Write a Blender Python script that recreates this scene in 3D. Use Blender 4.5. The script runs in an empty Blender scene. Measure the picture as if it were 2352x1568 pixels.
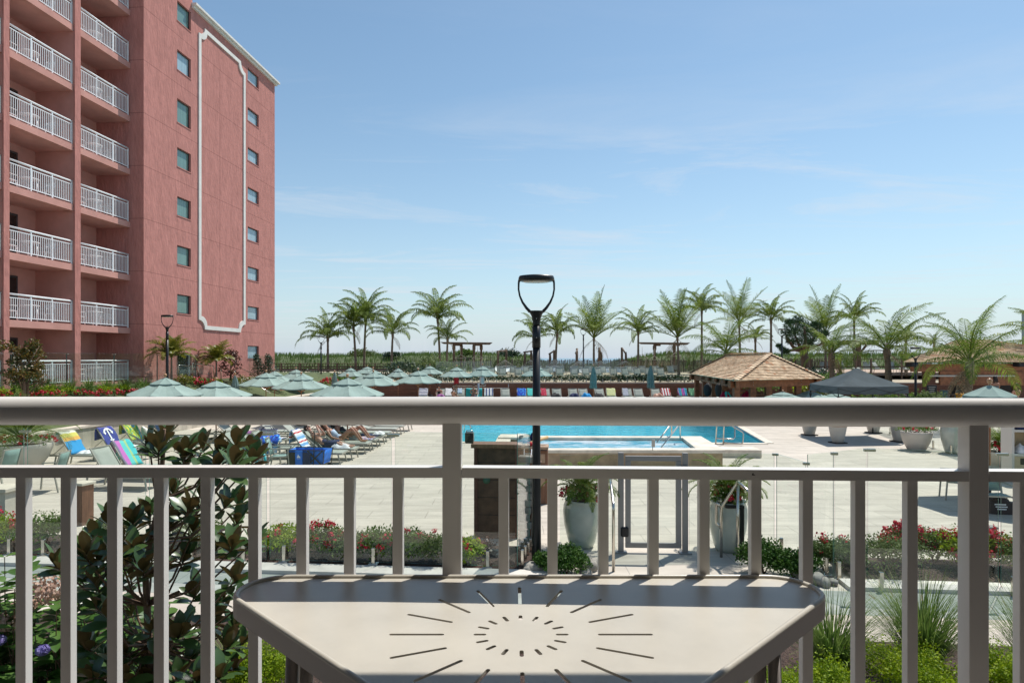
import bpy, bmesh, math, random
from mathutils import Vector, Matrix, Quaternion
R = math.radians
PI = math.pi
rnd = random.Random(7)
scene = bpy.context.scene
COL = scene.collection
ZC = 3.3            # eye height above the pool deck
F = 1470.0          # focal length in units of a 2352 wide frame
CX, CY = 1176.0, 822.0

def W(px, py, D):
    return Vector(((px - CX) / F * D, D, ZC - (py - CY) / F * D))
def G(px, py, z=0.0):
    D = (ZC - z) * F / (py - CY)
    return Vector(((px - CX) / F * D, D, z))
def XX(px, D):
    return (px - CX) / F * D
def ZZ(py, D):
    return ZC - (py - CY) / F * D
BROT = -R(4.824)    # the hotel's grid is turned a little from the view
def Bp(u, v, z=0.0):
    return Vector((u * .9965 + v * .0841, -u * .0841 + v * .9965, z))

# ---------------------------------------------------------------- mesh builder
class MB:
    def __init__(s):
        s.v = []; s.f = []; s.m = []; s.sm = []
    def add(s, vs, fs, mi=0, smooth=False):
        o = len(s.v)
        s.v.extend([tuple(p) for p in vs])
        for f in fs:
            s.f.append(tuple(i + o for i in f)); s.m.append(mi); s.sm.append(smooth)
        return s
    def box(s, c, d, rot=None, mi=0, bev=0.0):
        x, y, z = d[0] / 2, d[1] / 2, d[2] / 2
        if bev > 0:
            b = min(bev, x * .9, y * .9, z * .9)
            vs = []
            fs = []
            bm = bmesh.new()
            bmesh.ops.create_cube(bm, size=1.0)
            for v in bm.verts:
                v.co = Vector((v.co.x * 2 * x, v.co.y * 2 * y, v.co.z * 2 * z))
            bmesh.ops.bevel(bm, geom=bm.edges[:], offset=b, segments=1, affect='EDGES')
            bm.verts.index_update()
            vs = [v.co.copy() for v in bm.verts]
            fs = [[v.index for v in f.verts] for f in bm.faces]
            bm.free()
        else:
            vs = [Vector((i * x, j * y, k * z)) for i in (-1, 1) for j in (-1, 1) for k in (-1, 1)]
            fs = [(0, 1, 3, 2), (4, 6, 7, 5), (0, 4, 5, 1), (2, 3, 7, 6), (0, 2, 6, 4), (1, 5, 7, 3)]
        if rot is not None:
            if isinstance(rot, (int, float)):
                rot = Matrix.Rotation(rot, 3, 'Z')
            vs = [rot @ v for v in vs]
        c = Vector(c)
        return s.add([v + c for v in vs], fs, mi)
    def bar(s, a, b, w, h, up=(0, 0, 1), mi=0):
        a = Vector(a); b = Vector(b)
        d = (b - a)
        if d.length < 1e-6: return s
        dn = d.normalized(); up = Vector(up)
        if abs(dn.dot(up)) > .98: up = Vector((0, 1, 0))
        sx = dn.cross(up).normalized(); uz = sx.cross(dn).normalized()
        vs = []
        for p in (a, b):
            for i, j in ((-1, -1), (1, -1), (1, 1), (-1, 1)):
                vs.append(p + sx * (i * w / 2) + uz * (j * h / 2))
        return s.add(vs, [(0, 1, 2, 3), (7, 6, 5, 4), (0, 4, 5, 1), (1, 5, 6, 2), (2, 6, 7, 3), (3, 7, 4, 0)], mi)
    def tube(s, pts, r, n=8, mi=0, cap=True, smooth=True):
        pts = [Vector(p) for p in pts]
        if not isinstance(r, (list, tuple)): r = [r] * len(pts)
        vs = []; fs = []
        prev = None
        for i, p in enumerate(pts):
            if i == 0: d = pts[1] - p
            elif i == len(pts) - 1: d = p - pts[i - 1]
            else: d = (pts[i + 1] - p).normalized() + (p - pts[i - 1]).normalized()
            if d.length < 1e-9: d = Vector((0, 0, 1))
            d.normalize()
            if prev is None:
                a = Vector((0, 0, 1)) if abs(d.z) < .9 else Vector((1, 0, 0))
                x = d.cross(a).normalized()
            else:
                x = (prev - d * prev.dot(d))
                if x.length < 1e-6: x = d.cross(Vector((.3, .5, .7)))
                x.normalize()
            prev = x
            y = d.cross(x)
            for k in range(n):
                t = 2 * PI * k / n
                vs.append(p + (x * math.cos(t) + y * math.sin(t)) * r[i])
        for i in range(len(pts) - 1):
            for k in range(n):
                k2 = (k + 1) % n
                fs.append((i * n + k, i * n + k2, (i + 1) * n + k2, (i + 1) * n + k))
        s.add(vs, fs, mi, smooth)
        if cap:
            o = len(s.v) - len(vs)
            s.f.append(tuple(o + k for k in range(n))[::-1]); s.m.append(mi); s.sm.append(False)
            s.f.append(tuple(o + (len(pts) - 1) * n + k for k in range(n))); s.m.append(mi); s.sm.append(False)
        return s
    def lathe(s, prof, n=24, c=(0, 0, 0), mi=0, smooth=True, sx=1.0, sy=1.0):
        c = Vector(c); vs = []; fs = []
        for r, z in prof:
            for k in range(n):
                t = 2 * PI * k / n
                vs.append(c + Vector((r * math.cos(t) * sx, r * math.sin(t) * sy, z)))
        for i in range(len(prof) - 1):
            for k in range(n):
                k2 = (k + 1) % n
                fs.append((i * n + k, i * n + k2, (i + 1) * n + k2, (i + 1) * n + k))
        fs.append(tuple(range(n))[::-1]); fs.append(tuple((len(prof) - 1) * n + k for k in range(n)))
        return s.add(vs, fs, mi, smooth)
    def ell(s, c, rad, n=10, m=7, mi=0, jit=0.0, rg=None):
        c = Vector(c); vs = []; fs = []
        rg = rg or rnd
        for i in range(m + 1):
            ph = -PI / 2 + PI * i / m
            for k in range(n):
                t = 2 * PI * k / n
                q = 1 + (rg.uniform(-jit, jit) if 0 < i < m else 0)
                vs.append(c + Vector((rad[0] * math.cos(ph) * math.cos(t) * q, rad[1] * math.cos(ph) * math.sin(t) * q, rad[2] * math.sin(ph) * q)))
        for i in range(m):
            for k in range(n):
                k2 = (k + 1) % n
                fs.append((i * n + k, i * n + k2, (i + 1) * n + k2, (i + 1) * n + k))
        return s.add(vs, fs, mi, True)
    def prism(s, poly, z0, z1, mi=0):
        n = len(poly)
        vs = [(p[0], p[1], z0) for p in poly] + [(p[0], p[1], z1) for p in poly]
        fs = [tuple(range(n))[::-1], tuple(range(n, 2 * n))] + [(i, (i + 1) % n, n + (i + 1) % n, n + i) for i in range(n)]
        return s.add(vs, fs, mi)
    def quad(s, a, b, c, d, mi=0):
        return s.add([a, b, c, d], [(0, 1, 2, 3)], mi)
    def mesh(s, name, mats):
        me = bpy.data.meshes.new(name)
        me.from_pydata(s.v, [], s.f)
        if not isinstance(mats, (list, tuple)): mats = [mats]
        for m in mats: me.materials.append(m)
        me.polygons.foreach_set('material_index', s.m)
        me.polygons.foreach_set('use_smooth', s.sm)
        me.update()
        return me
    def build(s, name, mats, parent=None, loc=None, rz=None):
        o = bpy.data.objects.new(name, s.mesh(name, mats))
        COL.objects.link(o)
        if parent is not None: o.parent = parent
        if loc is not None: o.location = loc
        if rz is not None: o.rotation_euler = (0, 0, rz)
        return o

def tag(o, label=None, cat=None, group=None, kind=None):
    if label: o['label'] = label
    if cat: o['category'] = cat
    if group: o['group'] = group
    if kind: o['kind'] = kind
    return o
def thing(name, label, cat, loc=(0, 0, 0), rz=0.0, group=None):
    o = bpy.data.objects.new(name, None); COL.objects.link(o)
    o.empty_display_size = .2
    o.location = loc; o.rotation_euler = (0, 0, rz)
    return tag(o, label, cat, group)
KIDS = {}
def dup(o, loc, rz, label, group=None, scale=None, parent=None):
    """a thing with copies of its parts and their sub-parts"""
    c = o.copy(); COL.objects.link(c)
    if parent is not None: c.parent = parent
    else:
        c.location = loc; c.rotation_euler = (0, 0, rz)
        if scale is not None: c.scale = (scale,) * 3 if isinstance(scale, (int, float)) else scale
        if label: c['label'] = label
        if group: c['group'] = group
    if o.name not in KIDS: KIDS[o.name] = list(o.children)
    for k in KIDS[o.name]:
        dup(k, None, None, None, parent=c)
    return c

# ---------------------------------------------------------------- materials
def node(nt, t, **kw):
    n = nt.nodes.new(t)
    for k, v in kw.items():
        if k in n.inputs.keys(): n.inputs[k].default_value = v
        else: setattr(n, k, v)
    return n
def mat(name, col, rough=.6, var=0.0, vscale=6.0, bump=0.0, bscale=60.0, metal=0.0, spec=.5, col2=None, dist=.01, stretch=None, coat=0.0, transl=0.0, detail=6.0):
    m = bpy.data.materials.new(name); m.use_nodes = True
    nt = m.node_tree; b = nt.nodes['Principled BSDF']
    b.inputs['Base Color'].default_value = (*col, 1)
    b.inputs['Roughness'].default_value = rough
    b.inputs['Metallic'].default_value = metal
    b.inputs['Specular IOR Level'].default_value = spec
    if coat: b.inputs['Coat Weight'].default_value = coat; b.inputs['Coat Roughness'].default_value = .15
    tc = node(nt, 'ShaderNodeTexCoord')
    src = tc.outputs['Object']
    if stretch:
        mp = node(nt, 'ShaderNodeMapping'); mp.inputs['Scale'].default_value = stretch
        nt.links.new(src, mp.inputs[0]); src = mp.outputs[0]
    if var or col2:
        n = node(nt, 'ShaderNodeTexNoise', Scale=vscale, Detail=detail, Roughness=.6)
        nt.links.new(src, n.inputs['Vector'])
        mx = node(nt, 'ShaderNodeMix', data_type='RGBA')
        c2 = col2 or tuple(max(0, c * (1 - var)) for c in col)
        c1 = col if col2 else tuple(min(1, c * (1 + var * .6)) for c in col)
        mx.inputs[6].default_value = (*c1, 1); mx.inputs[7].default_value = (*c2, 1)
        rp = node(nt, 'ShaderNodeMapRange'); rp.inputs[1].default_value = .35; rp.inputs[2].default_value = .65
        nt.links.new(n.outputs['Fac'], rp.inputs[0]); nt.links.new(rp.outputs[0], mx.inputs[0])
        nt.links.new(mx.outputs[2], b.inputs['Base Color'])
    if bump:
        n2 = node(nt, 'ShaderNodeTexNoise', Scale=bscale, Detail=4.0)
        nt.links.new(src, n2.inputs['Vector'])
        bp = node(nt, 'ShaderNodeBump', Strength=bump, Distance=dist)
        nt.links.new(n2.outputs['Fac'], bp.inputs['Height']); nt.links.new(bp.outputs[0], b.inputs['Normal'])
    if transl:
        out = nt.nodes['Material Output']
        t = node(nt, 'ShaderNodeBsdfTranslucent')
        if b.inputs['Base Color'].is_linked: nt.links.new(b.inputs['Base Color'].links[0].from_socket, t.inputs['Color'])
        else: t.inputs['Color'].default_value = (*[min(1, c * 1.2) for c in col], 1)
        ms = node(nt, 'ShaderNodeMixShader'); ms.inputs[0].default_value = transl
        nt.links.new(b.outputs[0], ms.inputs[1]); nt.links.new(t.outputs[0], ms.inputs[2])
        nt.links.new(ms.outputs[0], out.inputs['Surface'])
    return m
def leafmat(name, c1, c2, rough=.45, transl=.25, back=None, rand=True, scale=3.0, spec=.5):
    """foliage: colour wanders from leaf to leaf and clump to clump; some light passes through"""
    m = bpy.data.materials.new(name); m.use_nodes = True
    nt = m.node_tree; b = nt.nodes['Principled BSDF']; out = nt.nodes['Material Output']
    b.inputs['Roughness'].default_value = rough; b.inputs['Specular IOR Level'].default_value = spec
    geo = node(nt, 'ShaderNodeNewGeometry'); tc = node(nt, 'ShaderNodeTexCoord')
    n = node(nt, 'ShaderNodeTexNoise', Scale=scale, Detail=2.0); nt.links.new(tc.outputs['Object'], n.inputs['Vector'])
    ad = node(nt, 'ShaderNodeMath', operation='ADD'); nt.links.new(n.outputs['Fac'], ad.inputs[0])
    mu = node(nt, 'ShaderNodeMath', operation='MULTIPLY_ADD'); mu.inputs[1].default_value = .7; mu.inputs[2].default_value = -.35
    nt.links.new(geo.outputs['Random Per Island'], mu.inputs[0]); nt.links.new(mu.outputs[0], ad.inputs[1])
    rp = node(nt, 'ShaderNodeMapRange'); rp.inputs[1].default_value = .2; rp.inputs[2].default_value = .8
    nt.links.new(ad.outputs[0], rp.inputs[0])
    mx = node(nt, 'ShaderNodeMix', data_type='RGBA')
    mx.inputs[6].default_value = (*c1, 1); mx.inputs[7].default_value = (*c2, 1)
    nt.links.new(rp.outputs[0], mx.inputs[0]); col = mx.outputs[2]
    if back:
        m2 = node(nt, 'ShaderNodeMix', data_type='RGBA'); m2.inputs[7].default_value = (*back, 1)
        nt.links.new(geo.outputs['Backfacing'], m2.inputs[0]); nt.links.new(col, m2.inputs[6]); col = m2.outputs[2]
    nt.links.new(col, b.inputs['Base Color'])
    if transl:
        t = node(nt, 'ShaderNodeBsdfTranslucent'); nt.links.new(col, t.inputs['Color'])
        ms = node(nt, 'ShaderNodeMixShader'); ms.inputs[0].default_value = transl
        nt.links.new(b.outputs[0], ms.inputs[1]); nt.links.new(t.outputs[0], ms.inputs[2])
        nt.links.new(ms.outputs[0], out.inputs['Surface'])
    return m
def stripes(name, stops, n=1.0, axis=1, rough=.9, transl=0.0):
    """woven bands: stops = [(position, colour)], repeated n times along the cloth"""
    m = bpy.data.materials.new(name); m.use_nodes = True
    nt = m.node_tree; b = nt.nodes['Principled BSDF']; b.inputs['Roughness'].default_value = rough
    tc = node(nt, 'ShaderNodeUVMap')
    sp = node(nt, 'ShaderNodeSeparateXYZ'); nt.links.new(tc.outputs[0], sp.inputs[0])
    mu = node(nt, 'ShaderNodeMath', operation='MULTIPLY'); mu.inputs[1].default_value = n
    nt.links.new(sp.outputs[axis], mu.inputs[0])
    fr = node(nt, 'ShaderNodeMath', operation='FRACT'); nt.links.new(mu.outputs[0], fr.inputs[0])
    cr = node(nt, 'ShaderNodeValToRGB'); cr.color_ramp.interpolation = 'CONSTANT'
    e = cr.color_ramp.elements
    while len(e) > 1: e.remove(e[-1])
    e[0].position = stops[0][0]; e[0].color = (*stops[0][1], 1)
    for p, c in stops[1:]:
        q = e.new(p); q.color = (*c, 1)
    nt.links.new(fr.outputs[0], cr.inputs[0]); nt.links.new(cr.outputs[0], b.inputs['Base Color'])
    return m
def blotch(name, cols, scale=4.0, rough=.9):
    m = bpy.data.materials.new(name); m.use_nodes = True
    nt = m.node_tree; b = nt.nodes['Principled BSDF']; b.inputs['Roughness'].default_value = rough
    tc = node(nt, 'ShaderNodeUVMap')
    n = node(nt, 'ShaderNodeTexNoise', Scale=scale, Detail=1.5, Distortion=1.5); nt.links.new(tc.outputs[0], n.inputs['Vector'])
    cr = node(nt, 'ShaderNodeValToRGB'); cr.color_ramp.interpolation = 'CONSTANT'
    e = cr.color_ramp.elements
    k = len(cols)
    e[0].position = 0; e[0].color = (*cols[0], 1)
    e[1].position = .33 + .34 / k; e[1].color = (*cols[1], 1)
    for i in range(2, k):
        q = e.new(.33 + .34 * i / k); q.color = (*cols[i], 1)
    nt.links.new(n.outputs['Fac'], cr.inputs[0]); nt.links.new(cr.outputs[0], b.inputs['Base Color'])
    return m
def glassmat(name, tint, refl=1.0, ior=1.5, rough=0.0):
    m = bpy.data.materials.new(name); m.use_nodes = True
    nt = m.node_tree; nt.nodes.remove(nt.nodes['Principled BSDF']); out = nt.nodes['Material Output']
    t = node(nt, 'ShaderNodeBsdfTransparent'); t.inputs[0].default_value = (*tint, 1)
    g = node(nt, 'ShaderNodeBsdfGlossy'); g.inputs['Roughness'].default_value = rough; g.inputs[0].default_value = (refl, refl, refl, 1)
    lw = node(nt, 'ShaderNodeLayerWeight'); lw.inputs[0].default_value = .5     # Schlick, the same from both sides
    pw = node(nt, 'ShaderNodeMath', operation='POWER'); pw.inputs[1].default_value = 5.0; nt.links.new(lw.outputs['Facing'], pw.inputs[0])
    f = node(nt, 'ShaderNodeMath', operation='MULTIPLY_ADD'); f.inputs[1].default_value = .95; f.inputs[2].default_value = .04; nt.links.new(pw.outputs[0], f.inputs[0])
    ms = node(nt, 'ShaderNodeMixShader')
    nt.links.new(f.outputs[0], ms.inputs[0]); nt.links.new(t.outputs[0], ms.inputs[1]); nt.links.new(g.outputs[0], ms.inputs[2])
    nt.links.new(ms.outputs[0], out.inputs['Surface'])
    return m
# ================================================================ materials
M = {}
M['rail'] = mat('rail_paint', (.70, .68, .645), .36, var=.05, vscale=3, bump=.03, bscale=300)
M['table'] = mat('table_powdercoat', (.50, .465, .395), .36, var=.10, vscale=4.0, bump=.12, bscale=500, dist=.002)
M['table_apron'] = mat('table_apron_paint', (.40, .36, .335), .5, bump=.15, bscale=500, dist=.002)
M['stucco'] = mat('pink_stucco', (.475, .212, .182), .95, var=.12, vscale=3.0, bump=.7, bscale=8, dist=.05, spec=.1, stretch=(1, 1, .35))
M['stucco_lifted'] = mat('pink_stucco_lifted_shade', (.56, .29, .245), .95, var=.12, vscale=.9, bump=.2, bscale=30, dist=.02, spec=.15)  # stucco paled to brighten the balcony recesses; light put into the colour
M['white_trim'] = mat('white_trim', (.70, .68, .63), .7, var=.08, vscale=1.5)
M['white_metal'] = mat('white_railing_paint', (.80, .81, .82), .45)
M['dark_frame'] = mat('bronze_window_frame', (.045, .04, .04), .45)
M['dark'] = mat('black_metal', (.012, .012, .014), .38, bump=.05, bscale=200, spec=.4)
M['soft_black'] = mat('soft_black', (.02, .02, .022), .8)
M['steel'] = mat('brushed_steel', (.62, .58, .52), .22, metal=1.0, bump=.03, bscale=180)
M['steel_grey'] = mat('satin_aluminium', (.42, .40, .37), .42, metal=.6)
M['gate_metal'] = mat('gate_frame_paint', (.28, .26, .24), .45, var=.05)
M['teak'] = mat('umbrella_pole_wood', (.30, .12, .05), .5, var=.3, vscale=8, stretch=(1, 1, .1))
M['ballwood'] = mat('finial_wood', (.46, .24, .12), .35)
M['sage'] = mat('sage_canvas', (.33, .435, .395), .9, var=.08, vscale=2.5, bump=.15, bscale=14, dist=.02, spec=.1, transl=.18)
M['sage_dark'] = mat('sage_canvas_folded', (.19, .26, .24), .9, var=.25, vscale=6, spec=.1)
M['sling'] = mat('grey_green_sling', (.50, .53, .475), .75, var=.06, vscale=3, bump=.12, bscale=400, dist=.002, spec=.2, transl=.32)
M['chairframe'] = mat('taupe_frame_paint', (.36, .34, .29), .4)
M['tent'] = mat('grey_polyester', (.07, .088, .095), .8, var=.22, vscale=1.2, bump=.2, bscale=5, dist=.03, spec=.08)
M['tent_valance'] = mat('grey_polyester_valance', (.08, .097, .105), .75, var=.1, vscale=2)
M['cedar'] = mat('cedar_beam', (.30, .115, .05), .65, var=.35, vscale=5, stretch=(1, 1, 1), bump=.15, bscale=30)
M['cedar_wall'] = mat('stained_cedar', (.14, .055, .032), .7, var=.35, vscale=2.0, stretch=(.4, .4, 5))
M['weathered'] = mat('weathered_timber', (.155, .105, .075), .85, var=.4, vscale=4, stretch=(1, 1, .3), bump=.2)
M['weathered_dark'] = mat('old_dark_timber', (.07, .048, .035), .85, var=.35, vscale=3)
M['picket'] = mat('snow_fence_laths', (.075, .06, .047), .9, var=.45, vscale=7)
M['stone_white'] = mat('cream_limestone', (.60, .55, .46), .8, var=.16, vscale=2.2, bump=.15, bscale=14)
M['coping'] = mat('travertine_coping', (.66, .59, .48), .65, var=.2, vscale=2.4, bump=.15, bscale=10)
M['spa_tile'] = mat('tan_spa_tile', (.40, .28, .17), .55, var=.25, vscale=3.5)
M['pot'] = mat('pale_celadon_glaze', (.44, .48, .42), .22, var=.12, vscale=3, coat=.3)
M['pot_white'] = mat('cream_planter', (.50, .465, .41), .5, var=.1, vscale=2)
M['rock'] = mat('river_rock', (.30, .28, .24), .8, var=.45, vscale=5, bump=.5, bscale=14, dist=.02)
M['brown_tile'] = mat('brown_shower_tile', (.13, .075, .042), .45, var=.5, vscale=5, bump=.2, bscale=12)
M['plank'] = mat('brown_plank', (.21, .10, .055), .6, var=.35, vscale=5, stretch=(4, 4, .4))
M['plank_pale'] = mat('worn_counter_plank', (.40, .27, .18), .7, var=.3, vscale=4)
M['shelf_white'] = mat('white_shelf_board', (.60, .565, .51), .6)
M['shelf_tan'] = mat('tan_shelf_panel', (.50, .40, .25), .7, var=.1)
M['trunk'] = mat('palm_trunk_bark', (.20, .155, .115), .9, var=.4, vscale=6, bump=.5, bscale=14, dist=.03, stretch=(1, 1, 3))
M['bark'] = mat('brown_bark', (.16, .095, .06), .85, var=.35, vscale=12, bump=.4, bscale=40)
M['skin'] = mat('fair_skin', (.48, .25, .17), .55, var=.08, vscale=6)  # skin tone paler than the tanned one
M['skin_tan'] = mat('tanned_skin', (.36, .17, .10), .55, var=.08, vscale=6)
M['hair_dark'] = mat('dark_hair', (.02, .013, .01), .6)
M['hair_brown'] = mat('brown_hair', (.075, .04, .022), .6)
M['white_cloth'] = mat('white_terry', (.78, .78, .78), .95, var=.12, vscale=8, bump=.3, bscale=60)
M['purple_cloth'] = mat('purple_terry', (.30, .10, .30), .95, var=.3, vscale=6)
M['blue_fabric'] = mat('royal_blue_nylon', (.008, .16, .66), .6, var=.25, vscale=4)
M['navy'] = mat('navy_cloth', (.015, .025, .09), .85, var=.2)
M['teal_cloth'] = mat('teal_cloth', (.03, .42, .45), .9, var=.2, vscale=6)
M['red_cloth'] = mat('red_cloth', (.45, .02, .03), .9, var=.2)
M['yellow'] = mat('yellow_plastic', (.62, .30, .02), .5)
M['foam'] = mat('tan_foam', (.62, .42, .20), .8)
M['green_plastic'] = mat('green_plastic', (.02, .16, .09), .4)
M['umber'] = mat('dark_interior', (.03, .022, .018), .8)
M['linen'] = mat('curtain', (.50, .50, .46), .9, var=.2, vscale=9, stretch=(6, 6, .1))
M['speaker_grille'] = mat('speaker_grille', (.02, .02, .022), .5)
M['tower'] = mat('pale_tower_wall', (.55, .52, .49), .85, var=.1)
M['inkwhite'] = mat('white_print', (.85, .85, .85), .7)

M['glass'] = glassmat('fence_glass', (.93, .965, .945), 1.0, 1.5)
M['glass_edge'] = mat('green_glass_edge', (.10, .24, .19), .15)
def winglass(name, tint, rough=.02):
    m = bpy.data.materials.new(name); m.use_nodes = True
    b = m.node_tree.nodes['Principled BSDF']
    b.inputs['Base Color'].default_value = (*tint, 1); b.inputs['Roughness'].default_value = rough
    b.inputs['Specular IOR Level'].default_value = .8
    return m
M['win_green'] = mat('green_curtained_pane', (.15, .26, .23), .12, var=.18, vscale=3.0, stretch=(7, 7, .1), spec=.7)
M['win_blue'] = mat('pale_curtained_pane', (.32, .45, .50), .1, var=.30, vscale=2.2, stretch=(6, 6, .1), spec=.8)
M['door_glass'] = winglass('dark_door_glass', (.012, .014, .014))

# foliage
L = {}
L['palm'] = leafmat('palm_leaflets', (.09, .155, .02), (.23, .285, .06), .6, .46, spec=.2)
L['palm_lush'] = leafmat('lush_palm_leaflets', (.07, .14, .014), (.20, .26, .04), .55, .4, spec=.25)
L['palm_gold'] = leafmat('areca_leaflets', (.10, .13, .012), (.26, .24, .03), .45, .3)
L['dead'] = leafmat('dry_fronds', (.16, .11, .06), (.26, .19, .11), .8, .1)
L['box'] = leafmat('boxwood_leaves', (.025, .075, .010), (.07, .145, .02), .6, .25, spec=.2)
L['shrub'] = leafmat('shrub_leaves', (.06, .13, .018), (.15, .22, .045), .55, .36, spec=.25)
L['grey_shrub'] = leafmat('grey_green_leaves', (.085, .13, .035), (.17, .215, .08), .65, .34, spec=.2)
L['lime'] = leafmat('lime_leaves', (.15, .25, .008), (.34, .43, .015), .55, .40, spec=.25)
L['gold'] = leafmat('golden_leaves', (.24, .25, .015), (.40, .36, .03), .45, .3)
L['magnolia'] = leafmat('magnolia_leaves', (.03, .075, .018), (.075, .14, .035), .34, .14, back=(.12, .078, .028), spec=.7)
L['hydrangea'] = leafmat('hydrangea_leaves', (.045, .12, .015), (.10, .20, .035), .45, .3)
L['red'] = leafmat('red_petals', (.40, .008, .018), (.62, .02, .06), .6, .3, scale=9)
L['dried'] = leafmat('dried_petals', (.42, .25, .18), (.58, .40, .30), .8, .2, scale=9)
L['violet'] = leafmat('violet_petals', (.18, .14, .42), (.36, .32, .62), .7, .25, scale=9)
L['grass'] = leafmat('grass_blades', (.07, .14, .02), (.20, .27, .07), .55, .32, spec=.25)
L['dune'] = leafmat('dune_grass_blades', (.075, .14, .025), (.18, .24, .065), .6, .35, scale=.25)
L['pine'] = leafmat('pine_needles', (.012, .05, .012), (.045, .10, .03), .5, .12)
L['croton'] = leafmat('croton_leaves', (.045, .075, .014), (.21, .115, .022), .45, .28)
L['purple'] = leafmat('purple_leaves', (.06, .02, .018), (.15, .06, .03), .45, .2)
L['conifer'] = leafmat('dark_shrub_leaves', (.018, .05, .022), (.045, .085, .035), .5, .1)
L['plume'] = leafmat('seed_plumes', (.36, .30, .17), (.50, .43, .27), .8, .3)

# ================================================================ world, sun, camera
SUN_EL, SUN_AZ = R(60.3), R(43)       # azimuth to the right of the viewing direction
w = bpy.data.worlds.new("World"); scene.world = w; w.use_nodes = True
nt = w.node_tree; bg = nt.nodes['Background']
sky = nt.nodes.new('ShaderNodeTexSky'); sky.sky_type = 'NISHITA'; sky.sun_disc = False
sky.sun_elevation = SUN_EL; sky.sun_rotation = SUN_AZ
sky.air_density = 1.0; sky.dust_density = .35; sky.ozone_density = 2.2; sky.altitude = 0
# thin wisps of high cloud, mapped on a flat layer far overhead
tc = nt.nodes.new('ShaderNodeTexCoord'); sp = nt.nodes.new('ShaderNodeSeparateXYZ'); nt.links.new(tc.outputs['Generated'], sp.inputs[0])
zz = node(nt, 'ShaderNodeMath', operation='MAXIMUM'); zz.inputs[1].default_value = .03; nt.links.new(sp.outputs[2], zz.inputs[0])
cmb = nt.nodes.new('ShaderNodeCombineXYZ')
for i in (0, 1):
    d = node(nt, 'ShaderNodeMath', operation='DIVIDE'); nt.links.new(sp.outputs[i], d.inputs[0]); nt.links.new(zz.outputs[0], d.inputs[1]); nt.links.new(d.outputs[0], cmb.inputs[i])
mp = nt.nodes.new('ShaderNodeMapping'); mp.inputs['Scale'].default_value = (.32, .75, 1); mp.inputs['Rotation'].default_value = (0, 0, R(14)); mp.inputs['Location'].default_value = (1.3, .4, 0)
nt.links.new(cmb.outputs[0], mp.inputs[0])
n1 = node(nt, 'ShaderNodeTexNoise', Scale=1.35, Detail=8.0, Roughness=.66, Distortion=.9); nt.links.new(mp.outputs[0], n1.inputs['Vector'])
r1 = node(nt, 'ShaderNodeMapRange'); r1.inputs[1].default_value = .50; r1.inputs[2].default_value = .74; r1.inputs[3].default_value = 0; r1.inputs[4].default_value = .65
nt.links.new(n1.outputs['Fac'], r1.inputs[0])
mxs = node(nt, 'ShaderNodeMix', data_type='RGBA'); mxs.inputs[7].default_value = (4.0, 4.25, 4.6, 1)
mk = node(nt, 'ShaderNodeMapRange', interpolation_type='SMOOTHSTEP'); mk.inputs[1].default_value = .22; mk.inputs[2].default_value = .40; mk.inputs[3].default_value = 1.0; mk.inputs[4].default_value = .12; nt.links.new(sp.outputs[2], mk.inputs[0])
mk2 = node(nt, 'ShaderNodeMath', operation='MULTIPLY'); nt.links.new(r1.outputs[0], mk2.inputs[0]); nt.links.new(mk.outputs[0], mk2.inputs[1]); nt.links.new(mk2.outputs[0], mxs.inputs[0]); # sea haze thickens towards the horizon
sk2 = node(nt, 'ShaderNodeMix', data_type='RGBA', blend_type='MULTIPLY'); sk2.inputs[0].default_value = 1; sk2.inputs[7].default_value = (.73, .79, .73, 1); nt.links.new(sky.outputs[0], sk2.inputs[6])
ab_ = node(nt, 'ShaderNodeMath', operation='MULTIPLY'); ab_.inputs[1].default_value = -8.0; nt.links.new(sp.outputs[2], ab_.inputs[0])
ex_ = node(nt, 'ShaderNodeMath', operation='EXPONENT'); nt.links.new(ab_.outputs[0], ex_.inputs[0])
cl_ = node(nt, 'ShaderNodeMath', operation='MULTIPLY', use_clamp=True); cl_.inputs[1].default_value = .95; nt.links.new(ex_.outputs[0], cl_.inputs[0])
hz = node(nt, 'ShaderNodeMix', data_type='RGBA'); hz.inputs[7].default_value = (3.05, 3.55, 4.2, 1); nt.links.new(cl_.outputs[0], hz.inputs[0]); nt.links.new(sk2.outputs[2], hz.inputs[6])
nt.links.new(hz.outputs[2], mxs.inputs[6])
nt.links.new(mxs.outputs[2], bg.inputs[0]); bg.inputs[1].default_value = .14

sd = bpy.data.lights.new('sun', 'SUN'); sd.energy = 4.0; sd.angle = R(.5); sd.color = (1.0, .955, .89)
so = bpy.data.objects.new('sun', sd); COL.objects.link(so)
sv = Vector((math.sin(SUN_AZ) * math.cos(SUN_EL), math.cos(SUN_AZ) * math.cos(SUN_EL), math.sin(SUN_EL)))
so.rotation_euler = sv.to_track_quat('Z', 'Y').to_euler(); so.location = (20, 20, 40)

cd = bpy.data.cameras.new('camera'); cam = bpy.data.objects.new('camera', cd); COL.objects.link(cam)
cd.sensor_width = 36; cd.lens = 36 * F / 2352; cd.shift_y = (CY - 784) / 2352
cd.clip_start = .05; cd.clip_end = 20000
cam.location = (0, 0, ZC); cam.rotation_euler = (PI / 2, 0, 0); scene.camera = cam
scene.view_settings.view_transform = 'Standard'; scene.view_settings.look = 'None'
scene.view_settings.exposure = 0.40; scene.view_settings.gamma = 1.0
scene.cycles.max_bounces = 8; scene.cycles.transparent_max_bounces = 24

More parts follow.
